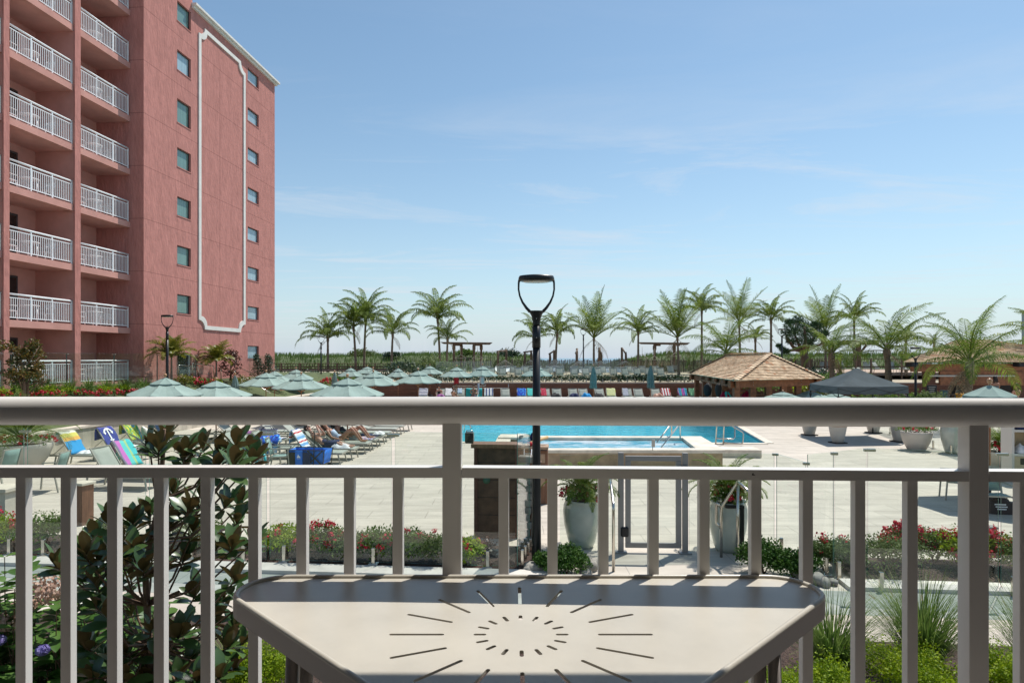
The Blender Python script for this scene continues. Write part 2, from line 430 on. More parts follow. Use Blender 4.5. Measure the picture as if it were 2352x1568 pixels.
def struct(o): o['kind'] = 'structure'; return o
def paving(name, col, tx, ty, joint=.012, jcol=.62, var=.10, rough=.75):
    m = bpy.data.materials.new(name); m.use_nodes = True
    nt = m.node_tree; b = nt.nodes['Principled BSDF']; b.inputs['Roughness'].default_value = rough; b.inputs['Specular IOR Level'].default_value = .3
    tc = node(nt, 'ShaderNodeTexCoord')
    br = node(nt, 'ShaderNodeTexBrick'); br.inputs['Scale'].default_value = 1.0
    br.inputs['Brick Width'].default_value = tx; br.inputs['Row Height'].default_value = ty; br.inputs['Mortar Size'].default_value = joint; br.inputs['Mortar Smooth'].default_value = .1
    br.inputs['Color1'].default_value = (*col, 1); br.inputs['Color2'].default_value = (*[c * (1 - var) for c in col], 1); br.inputs['Mortar'].default_value = (*[c * jcol for c in col], 1)
    nt.links.new(tc.outputs['Object'], br.inputs['Vector'])
    n = node(nt, 'ShaderNodeTexNoise', Scale=1.3, Detail=8.0, Roughness=.65, Distortion=.4)
    mp = node(nt, 'ShaderNodeMapping'); mp.inputs['Scale'].default_value = (.6, 2.2, 1); nt.links.new(tc.outputs['Object'], mp.inputs[0]); nt.links.new(mp.outputs[0], n.inputs['Vector'])
    mr = node(nt, 'ShaderNodeMapRange'); mr.inputs[1].default_value = .3; mr.inputs[2].default_value = .7; mr.inputs[3].default_value = .76; mr.inputs[4].default_value = 1.10
    nt.links.new(n.outputs['Fac'], mr.inputs[0])
    mx = node(nt, 'ShaderNodeMix', data_type='RGBA', blend_type='MULTIPLY'); mx.inputs[0].default_value = 1
    nt.links.new(br.outputs['Color'], mx.inputs[6]); nt.links.new(mr.outputs[0], mx.inputs[7]); nt.links.new(mx.outputs[2], b.inputs['Base Color'])
    n2 = node(nt, 'ShaderNodeTexNoise', Scale=9.0, Detail=5.0); nt.links.new(mp.outputs[0], n2.inputs['Vector'])
    bp = node(nt, 'ShaderNodeBump', Strength=.2, Distance=.02); nt.links.new(n2.outputs['Fac'], bp.inputs['Height']); nt.links.new(bp.outputs[0], b.inputs['Normal'])
    return m
M['deck'] = paving('limestone_paving', (.575, .515, .435), 1.2, .6, .009, .66)
M['path'] = paving('beige_path_paving', (.60, .525, .445), 1.6, .8, .008, .75)
M['slate'] = paving('grey_green_paving', (.36, .385, .345), 1.1, .9, .008, .7)
M['curb'] = mat('white_kerb_stone', (.62, .58, .52), .8, var=.15, vscale=3)
M['mulch'] = mat('bark_mulch', (.105, .062, .045), .95, col2=(.03, .017, .013), vscale=45, bump=1.0, bscale=45, dist=.05, detail=8, stretch=(1, .55, 1))
M['sand'] = mat('beach_sand', (.42, .35, .25), .95, var=.25, vscale=.7, bump=.5, bscale=3, dist=.1)
M['dune_soil'] = mat('dune_ground', (.085, .11, .04), .95, var=.4, vscale=.35, bump=.6, bscale=4, dist=.2)

# ================================================================ ground
# pool outline (world x, y)
PL = [(-1.98, 25.15), (9.8, 24.75), (10.87, 31.1), (12.3, 46.0), (-3.6, 46.0)]
mb = MB()
x0, x1, y0, y1 = -26, 60, 6.5, 52.0
def q4(a, b, c, d): mb.quad((*a, 0), (*b, 0), (*c, 0), (*d, 0))
q4((x0, y0), (x1, y0), PL[1], PL[0]); q4((x1, y0), (x1, 31.1), PL[2], PL[1]); q4((x1, 31.1), (x1, y1), PL[3], PL[2]); q4((x1, y1), (x0, y1), PL[4], PL[3]); q4((x0, y1), (x0, y0), PL[0], PL[4])
deck = struct(mb.build('pool_deck', M['deck']))
# the pool: basin walls and floor, water a little below the rim
mb = MB()
for i in range(5):
    a, b = PL[i], PL[(i + 1) % 5]
    mb.quad((*a, -.004), (*b, -.004), (*b, -1.4), (*a, -1.4))
mb.add([(*p, -1.4) for p in PL], [(0, 1, 2, 3, 4)])
M['basin'] = mat('pool_plaster', (.10, .50, .58), .6, var=.1, vscale=2)
struct(mb.build('pool_basin', M['basin']))
def water(name, c1, c2, foam=0.0, wscale=3.2, strength=.6, deep=False):
    m = bpy.data.materials.new(name); m.use_nodes = True
    nt = m.node_tree; b = nt.nodes['Principled BSDF']; b.inputs['Roughness'].default_value = .06; b.inputs['IOR'].default_value = 1.33
    tc = node(nt, 'ShaderNodeTexCoord')
    mp = node(nt, 'ShaderNodeMapping'); mp.inputs['Scale'].default_value = (.55, 1.0, 1); nt.links.new(tc.outputs['Object'], mp.inputs[0])
    n = node(nt, 'ShaderNodeTexNoise', Scale=wscale, Detail=4.0, Distortion=1.2); nt.links.new(mp.outputs[0], n.inputs['Vector'])
    cr = node(nt, 'ShaderNodeMapRange'); cr.inputs[1].default_value = .36; cr.inputs[2].default_value = .66; nt.links.new(n.outputs['Fac'], cr.inputs[0])
    mx = node(nt, 'ShaderNodeMix', data_type='RGBA'); mx.inputs[6].default_value = (*c1, 1); mx.inputs[7].default_value = (*c2, 1)
    nt.links.new(cr.outputs[0], mx.inputs[0]); col = mx.outputs[2]
    if foam:
        nf = node(nt, 'ShaderNodeTexNoise', Scale=1.6, Detail=9.0, Roughness=.75, Distortion=.8); nt.links.new(mp.outputs[0], nf.inputs['Vector'])
        rf = node(nt, 'ShaderNodeMapRange'); rf.inputs[1].default_value = .44; rf.inputs[2].default_value = .60; rf.inputs[4].default_value = foam; nt.links.new(nf.outputs['Fac'], rf.inputs[0])
        m2 = node(nt, 'ShaderNodeMix', data_type='RGBA'); m2.inputs[7].default_value = (.75, .82, .86, 1); nt.links.new(rf.outputs[0], m2.inputs[0]); nt.links.new(col, m2.inputs[6]); col = m2.outputs[2]
    if deep:      # colour turns deep teal towards the right end
        sp = node(nt, 'ShaderNodeSeparateXYZ'); nt.links.new(tc.outputs['Object'], sp.inputs[0]); dm = node(nt, 'ShaderNodeMapRange', interpolation_type='SMOOTHSTEP'); dm.inputs[1].default_value = 7.0; dm.inputs[2].default_value = 9.2; nt.links.new(sp.outputs[0], dm.inputs[0])
        m3 = node(nt, 'ShaderNodeMix', data_type='RGBA'); m3.inputs[7].default_value = (.006, .20, .28, 1); nt.links.new(dm.outputs[0], m3.inputs[0]); nt.links.new(col, m3.inputs[6]); col = m3.outputs[2]
    nt.links.new(col, b.inputs['Base Color'])
    bp = node(nt, 'ShaderNodeBump', Strength=strength, Distance=.08); nt.links.new(n.outputs['Fac'], bp.inputs['Height']); nt.links.new(bp.outputs[0], b.inputs['Normal'])
    return m
M['pool_water'] = water('pool_water', (.012, .36, .50), (.05, .53, .64), deep=True)
M['spa_water'] = water('spa_water', (.035, .30, .44), (.10, .45, .58), foam=.9, wscale=3.5)
mb = MB(); mb.add([(*p, -.07) for p in PL], [(0, 1, 2, 3, 4)]); struct(mb.build('pool_water', M['pool_water']))
# coping lip round the pool
mb = MB()
for i, (a, b) in enumerate(zip(PL, PL[1:] + PL[:1])):
    a, b = Vector((*a, .012)), Vector((*b, .012)); d = (b - a).normalized(); nrm = Vector((d.y, -d.x, 0))
    mb.bar(a + nrm * .16, b + nrm * .16, .30, .032)
struct(mb.build('pool_coping', M['coping']))

# garden: planting bed under the balcony, path, kerb, beds behind the glass
def sheet(name, m, u0, u1, v0, v1, z=.004):
    mb = MB(); mb.quad(Bp(u0, v0, z), Bp(u1, v0, z), Bp(u1, v1, z), Bp(u0, v1, z))
    o = mb.build(name, m); return struct(o)
mb = MB()
def relief(name, m, u0, u1, v0, v1, nu, nv, hf):
    mb = MB(); vs = []; fs = []
    for j in range(nv + 1):
        for i in range(nu + 1):
            u = u0 + (u1 - u0) * i / nu; v = v0 + (v1 - v0) * j / nv
            vs.append(Bp(u, v, hf(u, v)))
    for j in range(nv):
        for i in range(nu):
            a = j * (nu + 1) + i; fs.append((a, a + 1, a + nu + 2, a + nu + 1))
    mb.add(vs, fs, 0, True)
    return struct(mb.build(name, m))
from mathutils import noise as mnoise
def hn(x, y, s=1.0): return mnoise.noise(Vector((x * s, y * s, .37)))
relief('garden_bed', M['mulch'], -14, 14, 2.0, 7.75, 60, 16, lambda u, v: .02 + .05 * (hn(u, v, 1.2) + 1) * min(1, (7.75 - v) * 2))
sheet('garden_path', M['path'], -16, 16, 7.72, 8.55, .004)
sheet('slate_strip', M['slate'], -16, 16, 8.55, 9.42, .006)
mb = MB()
for s in ((-16, .0), (4.0, 16)):
    mb.box(Bp((s[0] + s[1]) / 2, 9.62, .03), (s[1] - s[0], .36, .06), BROT)
struct(mb.build('kerb', M['curb']))
relief('flower_bed', M['mulch'], -16, -.45, 9.82, 11.15, 50, 6, lambda u, v: .02 + .10 * math.sin(PI * min(1, max(0, (v - 9.82) / 1.33))) * (.7 + .3 * hn(u, v, 1.5)))
relief('flower_bed', M['mulch'], 4.25, 16, 9.82, 11.0, 40, 6, lambda u, v: .02 + .10 * math.sin(PI * min(1, max(0, (v - 9.82) / 1.18))) * (.7 + .3 * hn(u, v, 1.5)))
# planted bank between the retaining wall and the hotel
def bank(u, v):
    t = min(1, max(0, (-17.6 - u) / 3.6))
    return .74 + 1.28 * t + .06 * hn(u, v, .8)
relief('planted_bank', M['dune_soil'], -26, -17.6, 6, 56, 30, 60, bank)
# upper terrace behind the timber wall, beach dunes and sea
def terr(x, y):
    return 1.3
mb = MB(); mb.quad((-60, 52.12, 1.3), (75, 52.12, 1.3), (75, 96, 1.3), (-60, 96, 1.3)); struct(mb.build('sand_terrace', M['sand']))
DUNE = [(-500, 4.4), (520, 4.4), (640, 4.35), (760, 4.2), (900, 4.45), (1000, 4.6), (1150, 4.55), (1210, 4.1), (1262, 2.7), (1400, 2.6), (1440, 3.3), (1500, 4.35), (1560, 4.75), (1650, 4.3), (1720, 4.3), (1850, 4.35), (2000, 4.4), (2090, 4.45), (2300, 4.0), (2900, 4.2)]
def dune_top(px):
    for (a, b), (c, d) in zip(DUNE, DUNE[1:]):
        if a <= px <= c:
            t = (px - a) / (c - a); t = t * t * (3 - 2 * t); return b + (d - b) * t
    return 4.3
def dune_z(x, y):
    px = CX + F * x / 112.0
    h = dune_top(px) - .75
    t = min(1, max(0, (y - 93) / 16)); t = t * t * (3 - 2 * t)
    k = min(1, max(0, (y - 128) / 25))
    return 1.2 + (h - 1.2) * t * (1 - k) - 2.2 * k + .25 * hn(x, y, .12) * t * (1 - k)
mb = MB(); vs = []; fs = []; nx, ny = 150, 26
for j in range(ny + 1):
    for i in range(nx + 1):
        x = -130 + 300 * i / nx; y = 92 + 64 * j / ny; vs.append((x, y, dune_z(x, y)))
for j in range(ny):
    for i in range(nx):
        a = j * (nx + 1) + i; fs.append((a, a + 1, a + nx + 2, a + nx + 1))
mb.add(vs, fs, 0, True); struct(mb.build('dune_terrain', M['dune_soil']))
M['sea'] = mat('sea_water', (.03, .14, .25), .18, var=.2, vscale=.03, stretch=(1, 4, 1), bump=.5, bscale=.25, dist=.5)
mb = MB(); mb.quad((-9000, 150, -1.0), (9000, 150, -1.0), (9000, 16000, -1.0), (-9000, 16000, -1.0)); struct(mb.build('sea', M['sea']))
mb = MB(); mb.quad((-130, 52, .0), (-26, 52, .0), (-26, 6.5, .0), (-130, 6.5, .0)); mb.quad((60, 52, 0), (130, 52, 0), (130, 6.5, 0), (60, 6.5, 0)); mb.quad((-130, -40, -.01), (130, -40, -.01), (130, 6.5, -.01), (-130, 6.5, -.01)); 
mb.quad((-130, 52, .0), (-130, 150, 0), (-60, 150, 0), (-60, 52, 0)); mb.quad((75, 52, 0), (75, 150, 0), (170, 150, 0), (170, 52, 0))
struct(mb.build('ground', M['dune_soil']))

# dune grass: past counting, one object
mb = MB(); rg = random.Random(3)
for k in range(26000):
    x = rg.uniform(-75, 125); y = 96 + 26 * rg.random() ** 1.1
    px = CX + F * x / y
    if px < 560 and y < 100: continue
    z = dune_z(x, y) - .05
    h = rg.uniform(.35, .95) * (.7 if 1262 < px < 1400 else 1)
    a = rg.uniform(0, PI); dx, dy = math.cos(a) * .055, math.sin(a) * .055
    lx, ly = rg.gauss(.12, .16) * h, rg.gauss(0, .15) * h
    mb.add([(x - dx, y - dy, z), (x + dx, y + dy, z), (x + lx * .4 + dx * .7, y + ly * .4 + dy * .7, z + h * .6), (x + lx * .4 - dx * .7, y + ly * .4 - dy * .7, z + h * .6), (x + lx, y + ly, z + h)], [(0, 1, 2, 3), (3, 2, 4)])
g = mb.build('dune_grass', L['dune']); tag(g, 'green dune grass along the top of the beach dunes', 'dune grass', kind='stuff')
# ================================================================ our balcony
DR = 1.635; PX0 = -.0946 * DR - .0      # the post where the two railing runs meet
FLOOR = ZC - 1.25
pA = Vector((PX0, DR, 0)); dL = Vector((-1, 0.0, 0)); dR = Vector((1, -.040, 0)).normalized()
rail = thing('balcony_railing', 'cream metal balcony railing with a thick round top rail, across the whole foreground', 'railing', (0, 0, 0))
def prof_sweep(a, b, prof):
    d = (b - a).normalized(); out = Vector((-d.y, d.x, 0))
    if out.y < 0: out = -out
    n = len(prof); vs = []
    for p in (a, b):
        for y, z in prof: vs.append(p + out * y + Vector((0, 0, z)))
    fs = [(i, (i + 1) % n, n + (i + 1) % n, n + i) for i in range(n)] + [tuple(range(n)), tuple(range(n, 2 * n))[::-1]]
    return vs, fs
zt = ZC - 90 / F * DR; zb = ZC - 155.3 / F * DR; hh = (zt - zb) / 2
prof = []
for k in range(36):
    t = 2 * PI * k / 36; c, s_ = math.cos(t), math.sin(t)
    e = .82 if s_ < 0 else 1.0
    prof.append((.022 + .036 * math.copysign(abs(c) ** e, c), (zt + zb) / 2 + hh * math.copysign(abs(s_) ** (e if s_ < 0 else 1), s_)))
mb = MB(); n = len(prof); vs = []
for p, d in ((pA + dL * 2.6, Vector((1, 0, 0))), (pA, Vector((1, -.020, 0)).normalized()), (pA + dR * 2.4, dR)):
    for y, z in prof: vs.append(p + Vector((-d.y, d.x, 0)) * y + Vector((0, 0, z)))
mb.add(vs, [(k * n + i, k * n + (i + 1) % n, (k + 1) * n + (i + 1) % n, (k + 1) * n + i) for k in (0, 1) for i in range(n)] + [tuple(range(n)), tuple(range(2 * n, 3 * n))[::-1]], 0, True)
mb.build('top_rail', M['rail'], rail)
SP = ((2249 - CX) / F * DR - PX0) / (dR.x - (2249 - CX) / F * dR.y)
zm1 = ZC - 251.7 / F * DR; zm0 = ZC - 274.8 / F * DR
sq = [(0, zm0), (.043, zm0), (.043, zm1), (0, zm1)]
for a, b in ((pA + dL * 2.6, pA + dL * .0232), (pA + dR * .0262, pA + dR * (SP - .0245)), (pA + dR * (SP + .0245), pA + dR * 2.4)):
    mb = MB(); vs, fs = prof_sweep(a, b, sq); mb.add(vs, [f[::-1] for f in fs]); mb.build('mid_rail', M['rail'], rail)
RPOST = 2249
def along(px):      # point on the railing front line seen at px
    t = (px - CX) / F
    if px < 1037: return Vector((t * DR, DR, 0))
    # pA + dR*s : x = PX0+dR.x s ; y = DR + dR.y s ; x = t*y
    s = (t * DR - PX0) / (dR.x - t * dR.y); return pA + dR * s
for px in (1037.5, RPOST):
    p = along(px); mb = MB(); mb.box((p.x, p.y + .021, (zb + .012 + FLOOR - .05) / 2), (.0475, .046, zb + .012 - FLOOR + .05), None if px < 1100 else -R(2.3), bev=.0015); mb.build('post', M['rail'], rail)
bal = [-84, 30, 138, 247, 355, 465, 571, 685.5, 796, 908, 1153, 1265, 1381, 1496, 1614, 1733, 1853, 1971, 2090, 2352, 2475]
bal = [(-95), 40.5, 144.5, 252, 360, 468, 578, 689, 799, 911.5, 1157, 1270, 1388, 1504, 1621.5, 1741, 1860, 1981, 2102, 2362, 2480]
for px in bal:
    p = along(px); mb = MB(); mb.box((p.x, p.y + .0215, (zm0 + .001 + FLOOR + .09) / 2), (.0258, .0252, zm0 + .001 - FLOOR - .09), None if px < 1100 else -R(2.3), bev=.001); mb.build('baluster', M['rail'], rail)
mb = MB(); sq = [(.002, FLOOR + .06), (.041, FLOOR + .06), (.041, FLOOR + .092), (.002, FLOOR + .092)]
vs, fs = prof_sweep(pA + dL * 2.6, pA + dR * .0, sq); mb.add(vs, [f[::-1] for f in fs]); vs, fs = prof_sweep(pA + dR * .03, pA + dR * 2.4, sq); mb.add(vs, [f[::-1] for f in fs]); mb.build('bottom_rail', M['rail'], rail)
# small scars in the paint
for px, py, w_, h_ in ((1729, 1088.5, 5, 6), (1733, 1090, 3, 3), (2243, 1094, 4, 1.5)):
    p = along(px); mb = MB(); z = ZC - (py - CY) / F * p.y; e = p.y / F / 2; y = p.y - .0006
    mb.add([(p.x - w_ * e, y, z - h_ * e * .6), (p.x + w_ * e, y - .0000, z - h_ * e), (p.x + w_ * e * .4, y, z + h_ * e), (p.x - w_ * e * .2, y, z + h_ * e * .7)], [(0, 1, 2, 3)]); mb.build('paint_chip', M['soft_black'], rail)
# the shell of the balcony we stand on
M['own_floor'] = mat('balcony_floor_coating', (.36, .325, .29), .8, var=.1)
M['own_wall'] = mat('shaded_balcony_wall', (.32, .285, .265), .9, var=.1)
mb = MB(); mb.box((0, .1, FLOOR - .12), (6.4, 3.5, .24)); struct(mb.build('balcony_floor', M['own_floor']))
mb = MB(); mb.box((0, .28, FLOOR + 2.6), (6.4, 3.16, .24)); struct(mb.build('balcony_ceiling', M['own_wall']))
mb = MB(); mb.box((0, -1.42, FLOOR + 1.24), (6.4, .2, 2.46)); mb.box((-3.1, .2, FLOOR + 1.24), (.2, 3.0, 2.46)); mb.box((3.1, .2, FLOOR + 1.24), (.2, 3.0, 2.46)); struct(mb.build('balcony_walls', M['own_wall']))

# corner table standing against the railing: top pierced by a sunburst of slots
TZ = ZC - .55
tcx, tcy = .018, 1.275
far, xl, xr, rr = 1.612, -.792, .871, .1
def tri_outline(off, n=12):
    """right-angled corner table: straight far edge, two 45 degree sides, rounded corners"""
    r = rr - off; f = far - off
    s2 = math.sqrt(2)
    L_ = xl + off * (1 + s2); R_ = xr - off * (1 + s2)
    ax = (L_ + R_) / 2; ay = f - (R_ - L_) / 2
    pts = []
    t = r / math.tan(R(22.5))
    c = Vector((R_ - t, f - r)); pts += [c + Vector((math.cos(a), math.sin(a))) * r for a in [R(90) - R(135) * k / n for k in range(n + 1)]]
    ra = .07 - off * .4; tt = ra / math.tan(R(45)); c = Vector((ax, ay + ra * s2)); pts += [c + Vector((math.cos(a), math.sin(a))) * ra for a in [R(-45) - R(90) * k / n for k in range(n + 1)]]
    c = Vector((L_ + t, f - r)); pts += [c + Vector((math.cos(a), math.sin(a))) * r for a in [R(225) - R(135) * k / n for k in range(n + 1)]]
    return pts
table = thing('balcony_table', 'cream metal corner table with sunburst slots cut in its top, against the railing', 'table', (.03, 1.2, FLOOR))
tl = Vector((.03, 1.2, FLOOR))
bm = bmesh.new()
def loop(pts, z):
    vv = [bm.verts.new((p[0] - tl.x, p[1] - tl.y, z - tl.z)) for p in pts]
    ee = [bm.edges.new((vv[i], vv[(i + 1) % len(vv)])) for i in range(len(vv))]
    return vv, ee
slots = []
for k in range(16):
    a = R(22.5 * k); d = Vector((math.cos(a), math.sin(a))); s_ = Vector((-d.y, d.x)); c = Vector((tcx, tcy))
    for r0, r1 in ((.069, .095), (.153, .263)):
        h = .0040; pl = []
        for j in range(5): b = R(90) + R(180) * j / 4; pl.append(c + d * (r0 + h + math.cos(b) * h) + s_ * math.sin(b) * h)
        for j in range(5): b = R(-90) + R(180) * j / 4; pl.append(c + d * (r1 - h + math.cos(b) * h) + s_ * math.sin(b) * h)
        slots.append(pl)
outl = tri_outline(.011)
edges = []; loops = []
for z in (TZ, TZ - .006):
    es = []; ls = []
    for pl in [outl] + slots:
        vv, ee = loop(pl, z); es += ee; ls.append(vv)
    bmesh.ops.triangle_fill(bm, use_beauty=True, use_dissolve=False, edges=es)
    loops.append(ls)
for a, b in zip(*loops):
    for i in range(len(a)):
        j = (i + 1) % len(a); bm.faces.new((a[i], a[j], b[j], b[i]))
bmesh.ops.recalc_face_normals(bm, faces=bm.faces[:])
me = bpy.data.meshes.new('tabletop'); bm.to_mesh(me); bm.free(); me.materials.append(M['table'])
o = bpy.data.objects.new('tabletop', me); COL.objects.link(o); o.parent = table
# raised rolled rim and apron
def ringsweep(mbx, prof, m=0, sm=True):
    rings = []
    for off, z in prof: rings.append([(p[0] - tl.x, p[1] - tl.y, z - tl.z) for p in tri_outline(off)])
    n = len(rings[0]); vs = [p for r_ in rings for p in r_]; fs = []
    k = len(prof)
    for i in range(k):
        i2 = (i + 1) % k
        for j in range(n):
            j2 = (j + 1) % n; fs.append((i * n + j, i * n + j2, i2 * n + j2, i2 * n + j))
    mbx.add(vs, fs, m, sm)
mb = MB(); pr = []
for k in range(10):
    a = 2 * PI * k / 10; pr.append((.0065 + .0065 * math.cos(a), TZ + .001 + .0065 * math.sin(a)))
ringsweep(mb, pr); mb.build('rim', M['table'], table)
mb = MB(); ringsweep(mb, [(.0005, TZ + .001), (.0005, TZ - .040), (.004, TZ - .040), (.004, TZ + .001)], 0, False); mb.build('apron', M['table_apron'], table)
for (x, y, sx, sy) in ((-.455, 1.37, -.02, .0), (.54, 1.37, .02, .0), (.035, .90, 0, -.03)):
    mb = MB(); a = Vector((x, y, TZ - .01)) - tl
    for dx in (-.013, .019): mb.tube([a + Vector((dx, 0, 0)), a + Vector((dx + sx, sy, -.70 + .0))], .0135, 10)
    mb.build('leg', M['table_apron'], table)

# ================================================================ the pink hotel
# local frame: u to the right of the view, v along the facade away from us
hotel = thing('hotel_building', 'tall pink stucco hotel with white balcony railings and a white framed end wall', 'hotel', (0, 0, 0), BROT)
UB = -21.53            # facade plane of the end block
UR = -22.25            # plane of the balcony fronts
def vof(px, plane_u):  # v where the facade plane is seen at px
    # world x=u*.9965+v*.0841 ; y=-u*.0841+v*.9965 ; x = t*y
    t = (px - CX) / F
    return plane_u * (-.0841 * t - .9965) / (.0841 - .9965 * t) * 1.0
def vpx(px, u):
    t = (px - CX) / F
    return (u * .9965 + t * u * .0841) / (t * .9965 - .0841)
V0 = vpx(330, UB); V1 = vpx(631, UB)
VT = vpx(442, UB)
zroof = 23.75
# structural joints show as thin lines on the stucco
def stucco_joints():
    m = M['stucco'].copy(); m.name = 'pink_stucco_jointed'; nt = m.node_tree; b = nt.nodes['Principled BSDF']
    tc = node(nt, 'ShaderNodeTexCoord'); sp = node(nt, 'ShaderNodeSeparateXYZ'); nt.links.new(tc.outputs['Object'], sp.inputs[0])
    a = node(nt, 'ShaderNodeMath', operation='ADD'); a.inputs[1].default_value = -5.03 + 27.0; nt.links.new(sp.outputs[2], a.inputs[0])
    d = node(nt, 'ShaderNodeMath', operation='DIVIDE'); d.inputs[1].default_value = 2.70; nt.links.new(a.outputs[0], d.inputs[0])
    f = node(nt, 'ShaderNodeMath', operation='FRACT'); nt.links.new(d.outputs[0], f.inputs[0])
    l = node(nt, 'ShaderNodeMath', operation='LESS_THAN'); l.inputs[1].default_value = .012; nt.links.new(f.outputs[0], l.inputs[0])
    dv = node(nt, 'ShaderNodeMath', operation='SUBTRACT'); dv.inputs[1].default_value = vpx(505, UB); nt.links.new(sp.outputs[1], dv.inputs[0])
    ab = node(nt, 'ShaderNodeMath', operation='ABSOLUTE'); nt.links.new(dv.outputs[0], ab.inputs[0])
    l2 = node(nt, 'ShaderNodeMath', operation='LESS_THAN'); l2.inputs[1].default_value = .02; nt.links.new(ab.outputs[0], l2.inputs[0])
    mxx = node(nt, 'ShaderNodeMath', operation='MAXIMUM'); nt.links.new(l.outputs[0], mxx.inputs[0]); nt.links.new(l2.outputs[0], mxx.inputs[1])
    old = b.inputs['Base Color'].links[0].from_socket
    mx = node(nt, 'ShaderNodeMix', data_type='RGBA', blend_type='MULTIPLY'); mx.inputs[7].default_value = (.62, .60, .60, 1)
    nt.links.new(mxx.outputs[0], mx.inputs[0]); nt.links.new(old, mx.inputs[6]); nt.links.new(mx.outputs[2], b.inputs['Base Color'])
    return m
M['stucco_j'] = stucco_joints()
# window list on the end block: (v0, v1, z0, z1)
wins = []
for k in range(7):
    zt_ = 6.86 + 2.72 * k; h = (1.06, 1.06, 1.06, 1.06, 1.32, 1.12, 1.12)[k]
    wins.append((vpx(407, UB), vpx(438.5, UB), zt_ - h, zt_, 'g' if k not in (5,) else 'b'))
for k in range(-1, 7):
    zt_ = 6.84 + 2.70 * k; wins.append((vpx(569, UB), vpx(594.5, UB), zt_ - .90, zt_, 'b'))
door = (vpx(407, UB), vpx(440, UB), 2.28, 3.55)
# wall of the end block facing the pool, cut round its openings
ZB = 1.2; ZTALL = 27.0
ops = sorted([(a, b, c, d) for a, b, c, d, _ in wins] + [door])
vsplit = sorted(set([V0, V1, VT] + [x for o_ in ops for x in o_[:2]]))
mb = MB()
for va, vb in zip(vsplit, vsplit[1:]):
    top = ZTALL if vb <= VT + 1e-6 else zroof
    holes = sorted([(c, d) for a, b, c, d in ops if a <= va + 1e-6 and b >= vb - 1e-6])
    z = ZB
    for c, d in holes + [(top, None)]:
        if c > z: mb.quad((UB, va, z), (UB, vb, z), (UB, vb, c), (UB, va, c))
        z = d
RV = .16
for a, b, c, d in ops:      # reveals
    x = UB - RV
    mb.quad((UB, a, c), (UB, b, c), (x, b, c), (x, a, c)); mb.quad((UB, b, d), (UB, a, d), (x, a, d), (x, b, d))
    mb.quad((UB, a, d), (UB, a, c), (x, a, c), (x, a, d)); mb.quad((UB, b, c), (UB, b, d), (x, b, d), (x, b, c))
# return wall facing us, back and roof of the end block
mb.quad((UB, V0, ZTALL), (UB, V0, ZB), (UB - 14, V0, ZB), (UB - 14, V0, ZTALL))
mb.quad((UB, VT, zroof - .4), (UB, VT, ZTALL), (UB - 14, VT, ZTALL), (UB - 14, VT, zroof - .4))
mb.quad((UB, V1, ZB), (UB, V1, zroof), (UB - 14, V1, zroof), (UB - 14, V1, ZB))
mb.quad((UB - 14, V0, ZB), (UB - 14, V1, ZB), (UB - 14, V1, zroof), (UB - 14, V0, zroof))
mb.build('end_wall', M['stucco_j'], hotel)
mb = MB(); mb.quad((UB, VT, zroof - .3), (UB, V1, zroof - .3), (UB - 14, V1, zroof - .3), (UB - 14, VT, zroof - .3)); mb.quad((UB, V0 - 40, ZTALL - .02), (UB, VT, ZTALL - .02), (UB - 14, VT, ZTALL - .02), (UB - 14, V0 - 40, ZTALL - .02)); mb.build('roof', M['white_trim'], hotel)
mb = MB(); mb.box((UB + .02, (VT + V1) / 2 + .05, zroof - .18), (.24, V1 - VT + .25, .14)); mb.box((UB + .09, (VT + V1) / 2 + .08, zroof - .04), (.42, V1 - VT + .36, .13)); mb.build('roof_coping', M['white_trim'], hotel)
# white moulding panel: rectangle with scooped corners
va, vb = vpx(455, UB), vpx(562, UB); z0, z1 = 5.0, 22.95; nv, nz, wd = .62, .55, .235
def scoop(va, vb, z0, z1, nv, nz):
    P = []
    def arc(c, a0, a1): return [(c[0] + nv * math.cos(R(a)), c[1] + nz * math.sin(R(a))) for a in [a0 + (a1 - a0) * k / 8 for k in range(9)]]
    P += arc((va, z0), 90, 0); P += arc((vb, z0), 180, 90); P += arc((vb, z1), -90, -180); P += arc((va, z1), 0, -90)
    return P
outp = scoop(va, vb, z0, z1, nv, nz); inp = scoop(va + wd, vb - wd, z0 + wd, z1 - wd, nv, nz)
mb = MB(); n = len(outp); x0, x1 = UB + .001, UB + .07
vs = [(x1, p[0], p[1]) for p in outp] + [(x1, p[0], p[1]) for p in inp] + [(x0, p[0], p[1]) for p in outp] + [(x0, p[0], p[1]) for p in inp]
fs = []
for i in range(n):
    j = (i + 1) % n
    fs += [(i, j, n + j, n + i), (i, 2 * n + i, 2 * n + j, j), (n + i, n + j, 3 * n + j, 3 * n + i)]
mb.add(vs, fs); mb.build('wall_moulding', M['white_trim'], hotel)
for a, b, c, d, kind in wins:
    mb = MB(); x = UB - RV; fw = .055
    mb.box((x + .02, (a + b) / 2, c + fw / 2), (.05, b - a, fw)); mb.box((x + .02, (a + b) / 2, d - fw / 2), (.05, b - a, fw))
    mb.box((x + .02, a + fw / 2, (c + d) / 2), (.046, fw, d - c - 2 * fw)); mb.box((x + .02, b - fw / 2, (c + d) / 2), (.046, fw, d - c - 2 * fw))
    wd_ = mb.build('window', M['dark_frame'], hotel)
    mb = MB(); mb.quad((x + .012, a, c), (x + .012, b, c), (x + .012, b, d), (x + .012, a, d)); mb.build('pane', M['win_green'] if kind == 'g' else M['win_blue'], wd_)
    mb = MB(); mb.box((UB + .012, (a + b) / 2, c - .03), (.03, b - a + .06, .05)); mb.build('sill', M['stucco'], wd_)
mb = MB(); a, b, c, d = door; x = UB - RV
